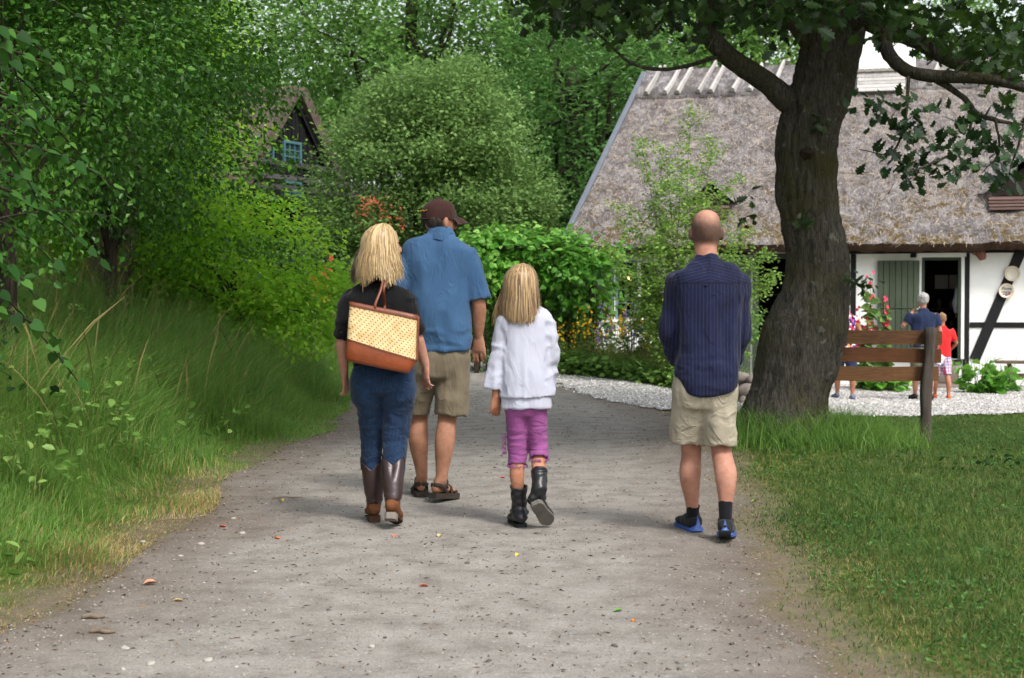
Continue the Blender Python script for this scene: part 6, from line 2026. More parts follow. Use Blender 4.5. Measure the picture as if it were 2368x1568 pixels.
# ================================================================== girl
P2 = Figure("child in white tunic, purple cropped trousers and black boots stepping forward", 8.12, 1203)
W, m = P2.W, P2.m
hc = W(1203, 655, .0); hh_ = .215
bd = MB()
R, tr = add_head(bd, hc, hh_, math.radians(-8), 0, True)
bd.add(*loft([hc + [0, -.01, -.06], W(1207, 700), W(1210, 730)], [.045, .046, .06], n=14, sub=3))
pel = W(1216, 935)
bd.add(*loft([pel + [0, 0, -.01], pel + [0, 0, .02], W(1215, 860), W(1214, 790), W(1213, 745), W(1210, 720)], [(.06, .045), (.095, .07), (.10, .08), (.115, .085), (.12, .07), (.06, .045)], n=20, sub=4, power=2.3))
shL, shR = W(1178, 752), W(1252, 752)
elL, elR = W(1150, 830, .02), W(1274, 830, .04)
wrL, wrR = W(1145, 915, -.02), W(1262, 905, .12)
for (a, e_, w_, lf) in ((shL, elL, wrL, True), (shR, elR, wrR, False)):
    bd.add(*loft([a, (a + e_) / 2, e_, (e_ + w_) / 2, w_], [.040, .034, .030, .028, .021], n=12, sub=3))
add_hand(bd, wrL, unit(W(1146, 970, .02) - wrL), np.array([.85, .5, 0]), .82, .35, True)
add_hand(bd, wrR, np.array([0, .4, -1]), np.array([-.5, .8, 0]), .82, .4)
hipL, hipR = W(1192, 950), W(1240, 950)
knL, knR = W(1196, 1050, .03), W(1247, 1040, .03)
anL, anR = W(1200, 1170, .02), W(1247, 1125, -.16)
cL, cR = W(1195, 1100, -.01), W(1245, 1075, -.04)
for (a, k_, c_, n_) in ((hipL, knL, cL, anL), (hipR, knR, cR, anR)):
    bd.add(*loft([a, (a + k_) / 2, k_, c_, c_ * .4 + n_ * .6, n_], [.058, .050, .043, .043, .030, .024], n=16, sub=4))
fLh, fLt = W(1206, 1220, -.06), W(1186, 1205, .16)
fLh[2] = 0; fLt[2] = 0
fRh, fRt = W(1240, 1150, -.20), W(1272, 1205, -.06)
fRt[2] = .012
fRh = W(1238, 1163, -.20)
upR = unit(np.cross(np.array([1.0, .25, 0]), unit(fRt - fRh)))
if upR[1] < 0: upR = -upR
add_foot(bd, fLh + [0, .01, .02], fLt + [0, -.01, .02], UP, anL, .66, .024)
add_foot(bd, fRh + upR * .02, fRt + upR * .02, upR, anR, .66, .024)
P2.fuse(bd, "body", SK3, .0062, 4)
# white tunic in two layers
M_WHT = cloth("white_jersey", lin(168, 170, 186), lin(182, 184, 198), .9, sheen=.03, fold=(7, 7, 2.2), fd=.020)
un = MB()
un.add(*loft([W(1218, 944), W(1217, 900), W(1216, 860)], [(m(60), .112), (m(58), .108), (m(52), .10)], n=26, sub=3, cap0='recess', power=2.4))
P2.fuse(un, "under_layer", M_WHT, .0075, 3, [((13, 13, 2.5), .014, 31, None)])
sh = MB()
sh.add(*loft([W(1219, 918), W(1218, 880), W(1216, 820), W(1215, 775), W(1214, 750), W(1213, 733), W(1212, 722), W(1210, 713)],
             [(m(65), .125), (m(62), .12), (m(56), .108), (m(55), .10), (m(62), .094), (m(64), .085), (m(50), .07), (m(28), .056)], n=26, sub=5, cap0='recess', power=2.4))
sh.add(*loft([W(1185, 745), W(1170, 750), W(1157, 810, .0), W(1148, 860, -.01), W(1140, 903, -.02)], [.048, .056, .053, (.056, .05), (.058, .05)], n=18, sub=4, cap1='recess'))
sh.add(*loft([W(1246, 745), W(1262, 750), W(1274, 810, .02), W(1273, 860, .05), W(1265, 892, .09)], [.048, .056, .053, .05, .05], n=18, sub=4, cap1='recess'))
P2.fuse(sh, "tunic", M_WHT, .0075, 4, [((13, 13, 2.2), .015, 33, lambda V: np.clip((W(0, 760)[2] - V[:, 2]) / .2, .2, 1)), ((8, 8, 14), .012, 37, lambda V: (np.abs(V[:, 0] - .03) > .11) * 1.0)])
M_PURP = cloth("purple_denim", lin(124, 66, 116), lin(142, 80, 134), .85, fold=(4, 4, 13), fd=.025)
tr_ = MB()
tr_.add(*loft([W(1216, 958), W(1215, 940), W(1215, 905)], [(m(44), .085), (m(52), .098), (m(50), .095)], n=22, sub=4, power=2.4, capk=.2))
tr_.add(*loft([W(1194, 945), W(1195, 1000, .02), W(1196, 1045, .025), W(1196, 1077, .01)], [(m(27), .084), (m(24.5), .076), (m(22.5), .062), (m(22.5), .060)], n=18, sub=4, cap1='recess'))
tr_.add(*loft([W(1238, 945), W(1243, 1000, .02), W(1246, 1035, .02), W(1246, 1063, -.02)], [(m(27), .084), (m(24), .076), (m(22), .062), (m(22.5), .060)], n=18, sub=4, cap1='recess'))
tro = P2.fuse(tr_, "trousers", M_PURP, .0075, 3, [((5, 5, 24), .007, 41, lambda V: np.clip((W(0, 965)[2] - V[:, 2]) / .12, .1, 1))])
fr = MB()
for i in range(46):
    zf = W(0, 1000 + 52 * rng.random())[2]; x0 = W(1169, 1000)[0] + rng.uniform(-.002, .006)
    p = np.array([x0, rng.uniform(-.02, .03), zf]); L_ = rng.uniform(.012, .030)
    fr.add(*tube([p, p + [-L_ * .7, 0, .002], p + [-L_, rng.uniform(-.01, .01), -L_ * .5]], [.0018, .0014, .0007], 4, 1))
for (cx, rx, yy_, dy) in ((1196, 23.5, 1078, .01), (1246, 24, 1064, -.02)):
    for i in range(90):
        a = rng.uniform(0, 6.28); p = W(cx, yy_, dy) + np.array([math.cos(a) * m(rx) * .95, math.sin(a) * .056, rng.uniform(.004, .014)])
        fr.add(*tube([p, p + [math.cos(a) * .004, math.sin(a) * .004, -rng.uniform(.006, .014)]], [.0022, .0010], 4, 1))
fr.build("frayed_edge", M_PURP, tro, False, "stuff")
M_BOOT = plain("black_leather", lin(26, 27, 31), .38, .5, .25, 9, .25, 30)
M_SOLEG = plain("grey_rubber", lin(96, 92, 86), .75, .25, .2, 12, .4, 90)
M_STEEL = plain("buckle_steel", lin(190, 190, 195), .3, .6, .1, metal=.9)
for (hl, to, u_, an, top_c, rt) in ((fLh, fLt, UP, anL, W(1199, 1122, .0), .052), (fRh, fRt, upR, anR, W(1247, 1088, -.075), .050)):
    mb = MB(); f2, u2, r2_, L2 = shoe_shape(mb, hl + u_ * .014, to + u_ * .010, u_, .94, .078)
    a0 = hl + f2 * .055 + u2 * .05
    mb.add(*loft([a0, a0 * .55 + an * .45 + u2 * .01, a0 * .2 + an * .8, an * .4 + top_c * .6, top_c], [(.040, .052), (.042, .048), (.043, .047), (.047, .049), (rt, rt)], ref=r2_, n=20, sub=4, cap1='recess'))
    bo = P2.fuse(mb, "boot", M_BOOT, .006, 3, [((9, 9, 22), .008, 51, None)])
    mb = MB(); sole_shape(mb, hl, to, u_, .92, .016, 1.0, 0, 1.0, drop=-.006); mb.build("sole", M_SOLEG if u_ is not UP else M_RUBK, bo)
    mb = MB(); sole_shape(mb, hl - f2 * .002, to, u_, .94, .030, 1.0, 0, .30, drop=.014); mb.build("heel", M_SOLEG if u_ is not UP else M_RUBK, bo)
    mb = MB(); c0 = hl + f2 * .06 + u2 * .085
    th = np.linspace(0, 2 * np.pi, 25)
    pl = [c0 + r2_ * math.cos(a) * .050 + f2 * math.sin(a) * .060 + u2 * .012 * math.sin(a) for a in th]
    mb.add(*tube(pl, [.006] * 25, 6, 1)); mb.build("strap", M_BOOT, bo, True)
    MB().box(c0 + r2_ * .052, (.012, .018, .018), bevel=.003).build("buckle", M_STEEL, bo)
HAIRG = hair_mat("highlighted_hair", [(0.0, lin(80, 60, 42)), (.4, lin(114, 88, 62)), (.75, lin(148, 118, 84)), (1.0, lin(202, 174, 128))])
zE = W(0, 744)[2]
hb = MB()
hb.add(*loft([hc + [0, -.015, .070], hc + [0, -.02, .04], hc + [0, -.03, -.03], hc + [.005, -.050, -.10], W(1212, 732, -.074)], [(.055, .055), (.080, .078), (.086, .068), (.084, .045), (.080, .020)], n=20, sub=4, capk=.35))
P2.fuse(hb, "hair_base", HAIRG, .008, 2)
hair_strands("hair", P2.e, HAIRG, hc, hh_, R, 1500, lambda p: zE + .012 * abs(p) + (.10 if abs(p) > 1.7 else 0), lambda p, q: (.012 * q if abs(p) < 1.2 else .010 * q), .010, 150, .10, .0052, .004, seed=3, lift=1.08, rxf=.445)
# loose lock falling forward at her left
lk = MB()
for i in range(150):
    p0 = hc + np.array([-.075 - .012 * rng.random(), -.02 + .05 * rng.random(), .02 - .06 * rng.random()])
    pe = W(1147 + rng.normal(4, 5), 748 + rng.normal(0, 6), .02)
    q = np.linspace(0, 1, 8)[:, None]
    p = p0 * (1 - q) + pe * q; p[:, 0] += -.018 * np.sin(q[:, 0] * 3.1) * rng.uniform(.4, 1)
    wv = .0035 * np.interp(q[:, 0], [0, .3, 1], [.6, 1, .15])[:, None]
    sd = np.array([.8, -.6, 0])
    j = np.arange(7)
    lk.add(np.concatenate([p - sd * wv, p + sd * wv]), np.stack([j, j + 8, j + 9, j + 1], 1))
lk.build("hair_lock", HAIRG, P2.e, True, "stuff")

# ================================================================== woman with the bag
P3 = Figure("person with long blond hair, black top, jeans and brown leather boots", 8.24, 882)
W, m = P3.W, P3.m
hc = W(884, 568, .0); hh_ = .235
bd = MB()
yw = math.radians(66)
R, tr = add_head(bd, hc, hh_, yw, 0, True)
bd.add(*loft([hc + [0, -.01, -.07], W(882, 632), W(880, 665)], [.05, .05, .07], n=14, sub=3))
pel = W(885, 880)
bd.add(*loft([pel + [0, 0, -.03], pel, W(882, 800), W(876, 730), W(873, 685), W(873, 655)], [(.10, .08), (.13, .10), (.12, .10), (.145, .11), (.145, .085), (.07, .055)], n=22, sub=4, power=2.3))
shL, shR = W(822, 694), W(926, 694)
elL, elR = W(790, 782, -.02), W(963, 775, -.02)
wrL, wrR = W(796, 862, .05), W(984, 845, .05)
for (a, e_, w_) in ((shL, elL, wrL), (shR, elR, wrR)):
    bd.add(*loft([a, (a + e_) / 2, e_, (e_ + w_) / 2, w_], [.042, .038, .035, .034, .025], n=14, sub=3))
add_hand(bd, wrL, unit(W(804, 915, .09) - wrL), np.array([.3, .9, 0]), .95, .55, True)
add_hand(bd, wrR, unit(W(983, 900, .06) - wrR), np.array([-.55, .8, 0]), .95, .6, False)
hipL, hipR = W(852, 895), W(920, 895)
knL, knR = W(862, 1020, .10), W(913, 1025, .0)
anL, anR = W(867, 1165, .06), W(908, 1165, -.20)
cL, cR = W(860, 1085, .06), W(910, 1085, -.08)
for (a, k_, c_, n_) in ((hipL, knL, cL, anL), (hipR, knR, cR, anR)):
    bd.add(*loft([a, (a + k_) / 2, k_, c_, c_ * .4 + n_ * .6, n_], [.080, .068, .050, .050, .034, .028], n=16, sub=4))
fLh, fLt = W(866, 1205, .02), W(858, 1190, .25)
fLh[2] = .03; fLt[2] = 0.0
fRh, fRt = W(902, 1205, -.26), W(918, 1225, -.06)
fRh[2] = .095; fRt[2] = .0
fR_f = unit(fRt - fRh)
upR = unit(UP - fR_f * np.dot(UP, fR_f))
add_foot(bd, fLh + [0, .01, .02], fLt + [0, -.01, .02], UP, anL, .70, .028)
add_foot(bd, fRh + upR * .02, fRt + upR * .02, upR, anR, .70, .028)
P3.fuse(bd, "body", SK2, .0065, 4)
M_BLK = cloth("black_knit", lin(12, 12, 14), lin(20, 20, 23), .9, 500)
sh = MB()
sh.add(*loft([W(885, 872), W(884, 830), W(882, 790), W(878, 740), W(875, 700), W(874, 678), W(873, 664), W(873, 652)], [(m(70), .125), (m(70), .125), (m(64), .12), (m(66), .118), (m(75), .115), (m(74), .10), (m(56), .085), (m(32), .07)], n=26, sub=5, cap0='recess', power=2.4))
sh.add(*loft([W(835, 690), W(812, 692), W(799, 735, -.01), W(789, 770, -.02), W(787, 782, -.015)], [.055, .058, .053, .048, .046], n=18, sub=4, cap1='recess'))
sh.add(*loft([W(918, 690), W(936, 692), W(952, 735, -.01), W(964, 765, -.02), W(968, 778, -.015)], [.055, .058, .053, .048, .046], n=18, sub=4, cap1='recess'))
P3.fuse(sh, "top", M_BLK, .0085, 4, [((7, 7, 18), .012, 61, lambda V: (np.abs(V[:, 0]) > .15) * 1.0), ((9, 9, 4), .010, 63, None)])
def denim(t, oc, col):
    n2 = t.noise(t.mapv(oc, (120, 120, 14)), 1.0, 3, .7)
    return t.mix(t.ramp(n2, [(.45, 0.0), (.75, .22)]), col, lin(70, 100, 134))
M_DENIM = cloth("blue_denim", lin(17, 31, 52), lin(27, 47, 74), .85, extra=denim, mott=7, fold=(4, 4, 11), fd=.03)
je = MB()
je.add(*loft([W(885, 905), W(885, 878), W(885, 845)], [(m(68), .125), (m(76), .142), (m(70), .13)], n=26, sub=4, power=2.4, capk=.2))
je.add(*loft([W(852, 872), W(849, 902, .01), W(855, 950, .05), W(860, 1020, .10), W(861, 1060, .08), W(861, 1110, .06)], [(m(34), .11), (m(40), .128), (m(31), .098), (m(26.5), .075), (m(25.5), .072), (m(22), .064)], n=20, sub=4))
je.add(*loft([W(918, 872), W(922, 902, .0), W(919, 950, .02), W(914, 1020, .0), W(912, 1060, -.05), W(911, 1110, -.10)], [(m(34), .11), (m(42), .130), (m(35), .10), (m(30), .080), (m(26), .072), (m(23), .064)], n=20, sub=4))
P3.fuse(je, "jeans", M_DENIM, .0085, 3, [((4, 4, 22), .008, 71, lambda V: .25 + .75 * np.exp(-((V[:, 2] - W(0, 985)[2]) / .13) ** 2)), ((8, 8, 12), .008, 73, None)])
# cowboy boots
M_SHAFT = plain("oxblood_leather", lin(50, 34, 34), .36, .5, .25, 8, .25, 25)
M_VAMP = plain("brown_suede", lin(104, 64, 38), .8, .2, .35, 12, .3, 60)
M_HEELW = plain("worn_heel", lin(120, 112, 106), .8, .2, .2, 18)
M_SOLEB = plain("brown_sole", lin(70, 50, 38), .8, .2, .25, 14)
for (hl, to, u_, an, tp2, lbl) in ((fLh, fLt, UP, anL, W(860, 1070, .06), 0), (fRh, fRt, upR, anR, W(909, 1068, -.08), 1)):
    mb = MB(); f2, u2, r2_, L2 = shoe_shape(mb, hl + u_ * .004, to + u_ * .010, u_, .95, .085, .95, .6)
    mb.add(*loft([hl + f2 * .05 + u2 * .05, hl + f2 * .055 + u2 * .10, hl + f2 * .050 + u2 * .150], [(.042, .054), (.042, .050), (.034, .038)], ref=r2_, n=18, sub=3, cap1='flat'))
    bo = P3.fuse(mb, "boot", M_VAMP, .006, 3)
    mb = MB(); b0 = hl + f2 * .066 + u2 * .115
    mb.add(*loft([b0, b0 * .4 + an * .6, an * .55 + tp2 * .45, tp2 + [0, 0, 0]], [(.040, .046), (.046, .052), (.060, .062), (.066, .066)], ref=(1, 0, 0), n=22, sub=5, cap1='recess'))
    def scallop(V, N, tp2=tp2):
        V = V.copy(); k = np.clip((V[:, 2] - (tp2[2] - .10)) / .10, 0, 1)
        xr = np.clip(np.abs(V[:, 0] - tp2[0]) / .066, 0, 1)
        V[:, 2] += k * (.022 * xr - .035 * (1 - xr))
        return V
    P3.fuse(mb, "shaft", M_SHAFT, .0065, 2, [((6, 6, 26), .010, 81, band(an[2] + .02, .05))], parent=bo, post=scallop)
    for sg in (-1, 1):
        mb = MB(); q0 = tp2 + np.array([sg * .062, 0, .022])
        mb.add(*tube([q0 + [0, -.012, -.06], q0 + [sg * .004, -.014, .0], q0 + [sg * .005, 0, .012], q0 + [sg * .004, .014, 0], q0 + [0, .012, -.06]], [.0035] * 5, 6, 3)); mb.build("pull_strap", M_SHAFT, bo, True)
    mb = MB(); sole_shape(mb, hl, to, u_, .95, .010, .95, .0, 1.0, drop=-.002, pointed=.6); mb.build("sole", M_SOLEB, bo)
    mb = MB(); sole_shape(mb, hl - f2 * .004, to, u_, .98, .038, .92, 0, .26, drop=.032, pointed=.6); mb.build("heel", M_HEELW if lbl else M_SOLEB, bo)
HAIRB = hair_mat("blond_hair", [(0.0, lin(104, 80, 50)), (.3, lin(150, 120, 78)), (.7, lin(186, 156, 108)), (1.0, lin(214, 190, 146))])
hb = MB()
hb.add(*loft([hc + [0, -.015, .080], hc + [-.005, -.02, .04], hc + [-.01, -.025, -.03], hc + [-.02, -.045, -.10], W(872, 622, -.07)], [(.060, .052), (.088, .080), (.092, .072), (.098, .050), (.102, .024)], n=20, sub=4, capk=.35))
P3.fuse(hb, "hair_base", HAIRB, .009, 2)
Rb = np.array([[math.cos(.35), math.sin(.35), 0], [-math.sin(.35), math.cos(.35), 0], [0, 0, 1.0]])
zE = W(0, 640)[2]
hair_strands("hair", P3.e, HAIRB, hc + np.array([-.012, -.005, .0]), hh_, Rb, 1900, lambda p: zE + .035 * math.sin(p * 5) * .5 + (.05 if p > 1.9 else 0), lambda p, q: (.035 * q ** 1.4 if abs(p) < 1.0 else .050 * q ** 1.3 * (1.3 if p < 0 else .75)), .022, 132, .12, .0056, .007, seed=9, lift=1.10, rxf=.455, front=104)

# --- her tote bag
YB = P3.Y - .20
def WB(x, y, dy=0.0):
    return D(x, y, YB + dy)
bag = thing("tote_bag", "woven cream tote bag with rust leather base and strap on a shoulder", "bag", WB(875, 860))
BB = np.array(bag.location)
M_LEA = plain("rust_leather", lin(128, 62, 30), .36, .5, .3, 7, .3, 40)
M_LEAD = plain("dark_rust_leather", lin(104, 52, 28), .42, .45, .25, 9, .3, 40)
t = NT("woven_cane")
oc = t.coord()
x_, y_, z_ = t.sep(oc)
zs = t.math('ADD', z_, t.math('MULTIPLY', x_, .24))
uu_ = t.math('DIVIDE', t.math('ADD', x_, t.math('MULTIPLY', y_, .8)), .0270); vv_ = t.math('DIVIDE', zs, .0270)
row = t.math('FLOOR', t.math('MULTIPLY', vv_, 2.0))
par = t.math('MODULO', t.math('ABSOLUTE', row), 2.0)
fu = t.math('SUBTRACT', t.math('FRACT', t.math('ADD', t.math('ADD', uu_, 50), t.math('MULTIPLY', par, .5))), .5)
fv = t.math('SUBTRACT', t.math('FRACT', t.math('MULTIPLY', t.math('ADD', vv_, 50), 2.0)), .5)
dd_ = t.math('SQRT', t.math('ADD', t.math('MULTIPLY', fu, fu), t.math('MULTIPLY', t.math('MULTIPLY', fv, fv), .26)))
dot = t.ramp(dd_, [(.11, .85), (.18, 0.0)])
cane = t.ramp(t.noise(oc, 22, 4), [(.3, lin(186, 158, 108)), (.7, lin(216, 194, 148))])
c = t.mix(dot, cane, lin(112, 62, 26))
M_CANE = t.done(t.pbr(c, .7, .3, t.bump(t.math('ADD', t.math('MULTIPLY', dd_, 1.0), t.noise(oc, 240, 2)), .5, .004)))
def bag_ring(Lp, Rp, dep, yoff=0.0, n=40, e=.42):
    th = np.linspace(0, 2 * np.pi, n, endpoint=False)
    c, s = np.cos(th), np.sin(th)
    c = np.sign(c) * np.abs(c) ** e; s = np.sign(s) * np.abs(s) ** e
    ctr = (Lp + Rp) / 2; half = (Rp - Lp) / 2
    return ctr + np.outer(c, half) + np.outer(s * dep, [0, 1.0, 0]) + np.array([0, yoff, 0]) - BB
def bag_part(name, rows, mat, parent, closed0=False, closed1=False, disp=.004):
    n = len(rows[0])
    V = np.concatenate(rows); k = len(rows)
    V = V + .012 * (np.stack([fbm(V * 9 + 4 * q, 2, 120 + q) for q in range(3)], 1) - .5) * np.array([.4, 1, .4])
    i = np.arange(k - 1)[:, None] * n; j = np.arange(n)[None]
    F = [np.stack([i + j, i + (j + 1) % n, i + n + (j + 1) % n, i + n + j], -1).reshape(-1, 4)]
    if closed0:
        F.append(np.arange(n)[::-1][None, :])
    if closed1:
        F.append((np.arange(n) + (k - 1) * n)[None, :])
    return mobj(name, V, F, mat, parent, True)
def lerp(a, b, q): return a + (b - a) * q
TL, TR_, SL, SR, BL, BR = WB(809, 698, .03), WB(965, 729, .03), WB(803, 784), WB(962, 833), WB(797, 834), WB(946, 864)
def pl(q): # 0 bottom .. 1 seam .. 2 top
    return (lerp(BL, SL, q), lerp(BR, SR, q)) if q <= 1 else (lerp(SL, TL, q - 1), lerp(SR, TR_, q - 1))
rows = []
for (q, dp, sc_) in ((0.0, .030, .90), (.04, .055, .96), (.2, .066, 1.0), (.6, .068, 1.0), (1.0, .066, 1.0)):
    L_, R_ = pl(q); ctr = (L_ + R_) / 2
    rows.append(bag_ring(ctr + (L_ - ctr) * sc_, ctr + (R_ - ctr) * sc_, dp))
bag_part("leather_base", rows, M_LEA, bag, closed0=True)
rows = []
for q in np.linspace(1.0, 1.94, 9):
    L_, R_ = pl(q)
    rows.append(bag_ring(L_, R_, .0655 - .018 * (q - 1)))
bag_part("woven_panel", rows, M_CANE, bag)
rows = []
for (q, dp, s2) in ((.985, .069, 1.006), (1.03, .069, 1.006)):
    L_, R_ = pl(q); ctr = (L_ + R_) / 2; rows.append(bag_ring(ctr + (L_ - ctr) * s2, ctr + (R_ - ctr) * s2, dp))
bag_part("seam_trim", rows, M_LEAD, bag)
rows = []
for (q, dp, s2) in ((1.90, .053, 1.01), (1.93, .054, 1.015), (2.01, .053, 1.015), (2.015, .046, .985), (1.75, .040, .97)):
    L_, R_ = pl(q); ctr = (L_ + R_) / 2; rows.append(bag_ring(ctr + (L_ - ctr) * s2, ctr + (R_ - ctr) * s2, dp))
bag_part("top_trim", rows, M_LEAD, bag)
# side edging strip on the right
mb = MB(); ed = [pl(q)[1] - BB + np.array([.004, -.005, 0]) for q in np.linspace(1.0, 1.95, 8)]
mb.add(*loft(ed, [(.009, .012)] * 8, n=8, sub=2)); mb.build("edge_trim", M_LEAD, bag, True)
for (x0, x1, dy0) in ((872, 886, -.05), (893, 893, .05)):
    mb = MB(); p0 = WB(x0 - 4, 702, dy0 + .03) - BB
    mb.add(*loft([p0 + [0, 0, -.03], p0, WB(x1 - 6, 670, .02) - BB, WB(x1 + 2, 640, .10) - BB, WB(x1 + 8, 650, .26) - BB, WB(x1 + 6, 720, .33) - BB], [(.008, .004)] * 6, ref=(1, .1, 0), n=8, sub=5)); mb.build("strap", M_LEAD, bag, True)

# ================================================================== man in the blue polo and cap
P4 = Figure("person in a brown cap, blue polo shirt, khaki shorts and strap sandals", 9.25, 1018)
W, m = P4.W, P4.m
hc = W(1016, 512, .02); hh_ = .265
yw = math.radians(55)
bd = MB()
R, tr = add_head(bd, hc, hh_, yw)
bd.add(*loft([hc + [0, -.01, -.07], W(1018, 545), W(1018, 575)], [.062, .060, .065], n=16, sub=3))
pel = W(1022, 800)
bd.add(*loft([pel + [0, 0, -.02], pel, W(1020, 720), W(1018, 640), W(1017, 590), W(1017, 560)], [(.15, .12), (.165, .13), (.16, .125), (.175, .13), (.165, .10), (.09, .07)], n=22, sub=4, power=2.3))
shL, shR = W(962, 606), W(1074, 606)
elL, elR = W(930, 700, .02), W(1107, 705, -.02)
wrL, wrR = W(940, 785, .14), W(1106, 775, .03)
for (a, e_, w_) in ((shL, elL, wrL), (shR, elR, wrR)):
    bd.add(*loft([a, (a + e_) / 2, e_, (e_ * .6 + w_ * .4), w_], [.055, .054, .047, .047, .031], n=14, sub=3))
add_hand(bd, wrR, unit(W(1107, 838, .03) - wrR), np.array([-.95, .35, 0]), 1.15, .35, False)
add_hand(bd, wrL, np.array([0, .5, -1]), np.array([.5, .8, 0]), 1.1, .5, True)
hipL, hipR = W(985, 830), W(1052, 830)
knL, knR = W(968, 962, .10), W(1034, 965, -.02)
anL, anR = W(976, 1105, .12), W(1020, 1110, -.14)
cL, cR = W(967, 1015, .08), W(1028, 1020, -.10)
for (a, k_, c_, n_) in ((hipL, knL, cL, anL), (hipR, knR, cR, anR)):
    bd.add(*loft([a, (a + k_) / 2, k_, c_, c_ * .35 + n_ * .65, n_], [.095, .085, .063, .067, .046, .037], n=18, sub=4))
fLh, fLt = W(974, 1147, .08), W(968, 1135, .36)
fLh[2] = .0; fLt[2] = 0
fRh, fRt = W(1002, 1165, -.20), W(1052, 1160, .04)
fRh[2] = .03; fRt[2] = .0
fRf = unit(fRt - fRh)
add_foot(bd, fLh + UP * .032, fLt + UP * .032, UP, anL, 1.0, .037)
add_foot(bd, fRh + UP * .032, fRt + UP * .032, UP, anR, 1.0, .037)
P4.fuse(bd, "body", SK1, .0065, 4)
M_POLO = cloth("blue_pique", lin(50, 78, 110), lin(60, 91, 124), .85, 600)
sh = MB()
sh.add(*loft([W(1026, 812), W(1024, 770), W(1020, 720), W(1016, 660), W(1014, 620), W(1015, 588), W(1016, 568), W(1018, 553), W(1019, 544)],
             [(m(62), .15), (m(66), .155), (m(68), .15), (m(74), .145), (m(82), .142), (m(88), .13), (m(82), .118), (m(58), .10), (m(33), .085)], n=28, sub=5, cap0='recess', power=2.5))
sh.add(*loft([W(964, 602), W(948, 608), W(934, 655), W(928, 698, .02)], [.08, .088, .086, .084], n=18, sub=4, cap1='recess'))
sh.add(*loft([W(1068, 602), W(1084, 610), W(1098, 655, -.01), W(1106, 696, -.02)], [.08, .088, .084, (.082, .08)], n=18, sub=4, cap1='recess'))
sh.add(*loft([W(1020, 560), W(1022, 545), W(1023, 536, .01)], [(m(34), .09), (m(27), .08), (m(24), .074)], n=20, sub=2, cap0='flat', cap1='flat'))
P4.fuse(sh, "polo_shirt", M_POLO, .009, 4, [((7, 7, 2.6), .018, 131, None), ((5, 5, 14), .014, 133, band(W(0, 790)[2], .10))])
mb = MB(); mb.add(*loft([W(1020, 557, -.006), W(1022, 545, -.007), W(1023, 530, 0)], [(m(40), .106), (m(32), .094), (m(25), .080)], n=24, sub=3, cap0='recess', cap1='recess'))
P4.fuse(mb, "collar", M_POLO, .007, 2)
M_KHAKI = cloth("khaki_twill", lin(100, 90, 74), lin(120, 110, 92), .85)
so = MB()
so.add(*loft([W(1018, 870), W(1022, 830), W(1024, 795)], [(m(60), .135), (m(63), .145), (m(58), .138)], n=26, sub=4, power=2.5, capk=.2))
so.add(*loft([W(988, 830, .01), W(976, 890, .05), W(967, 955, .09)], [(m(38), .12), (m(32), .115), (m(27), .10)], n=22, sub=5, cap1='recess'))
so.add(*loft([W(1050, 830), W(1047, 890, -.01), W(1042, 961, -.02)], [(m(39), .125), (m(39), .12), (m(39), .112)], n=22, sub=5, cap1='recess'))
P4.fuse(so, "shorts", M_KHAKI, .009, 4, [((5, 5, 8), .018, 141, band(W(0, 900)[2], .14)), ((10, 10, 3), .012, 143, None)])
M_STRAP = plain("brown_webbing", lin(46, 36, 30), .7, .3, .25, 20)
M_SSOLE = plain("sandal_sole", lin(56, 50, 44), .8, .2, .25, 14)
for (hl, to, an) in ((fLh, fLt, anL), (fRh, fRt, anR)):
    f2 = unit(to - hl); u2 = unit(UP - f2 * np.dot(UP, f2)); r2_ = np.cross(f2, u2)
    mb = MB(); sole_shape(mb, hl - f2 * .015, to + f2 * .012, UP, 1.15, .030, 1.05)
    sd = mb.build("sandal", M_SSOLE, P4.e)
    L2 = np.linalg.norm(to - hl)
    def strap(pts, w=.011):
        mb = MB(); mb.add(*loft(pts, [(.004, w)] * len(pts), ref=tuple(r2_), n=8, sub=4)); mb.build("strap", M_STRAP, sd, True)
    def at(fx, rx, uz): return hl + f2 * fx + r2_ * rx + u2 * uz
    # heel strap, ankle strap, instep, toe
    strap([at(.10, -.046, .035), at(.05, -.044, .075), at(.0, -.022, .088), at(-.012, 0, .09), at(.0, .022, .088), at(.05, .044, .075), at(.10, .046, .035)], .013)
    strap([at(.08, -.043, .07), at(.115, -.030, .115), at(.125, 0, .128), at(.115, .030, .115), at(.08, .043, .07)], .012)
    strap([at(.15, -.05, .025), at(.155, -.035, .075), at(.16, 0, .092), at(.155, .035, .075), at(.15, .05, .025)], .013)
    strap([at(.215, -.055, .02), at(.215, -.035, .055), at(.215, 0, .066), at(.215, .035, .055), at(.215, .055, .02)], .014)
    MB().box(at(.09, .047, .075), (.012, .02, .018), bevel=.003).build("buckle", M_RUBK, sd)
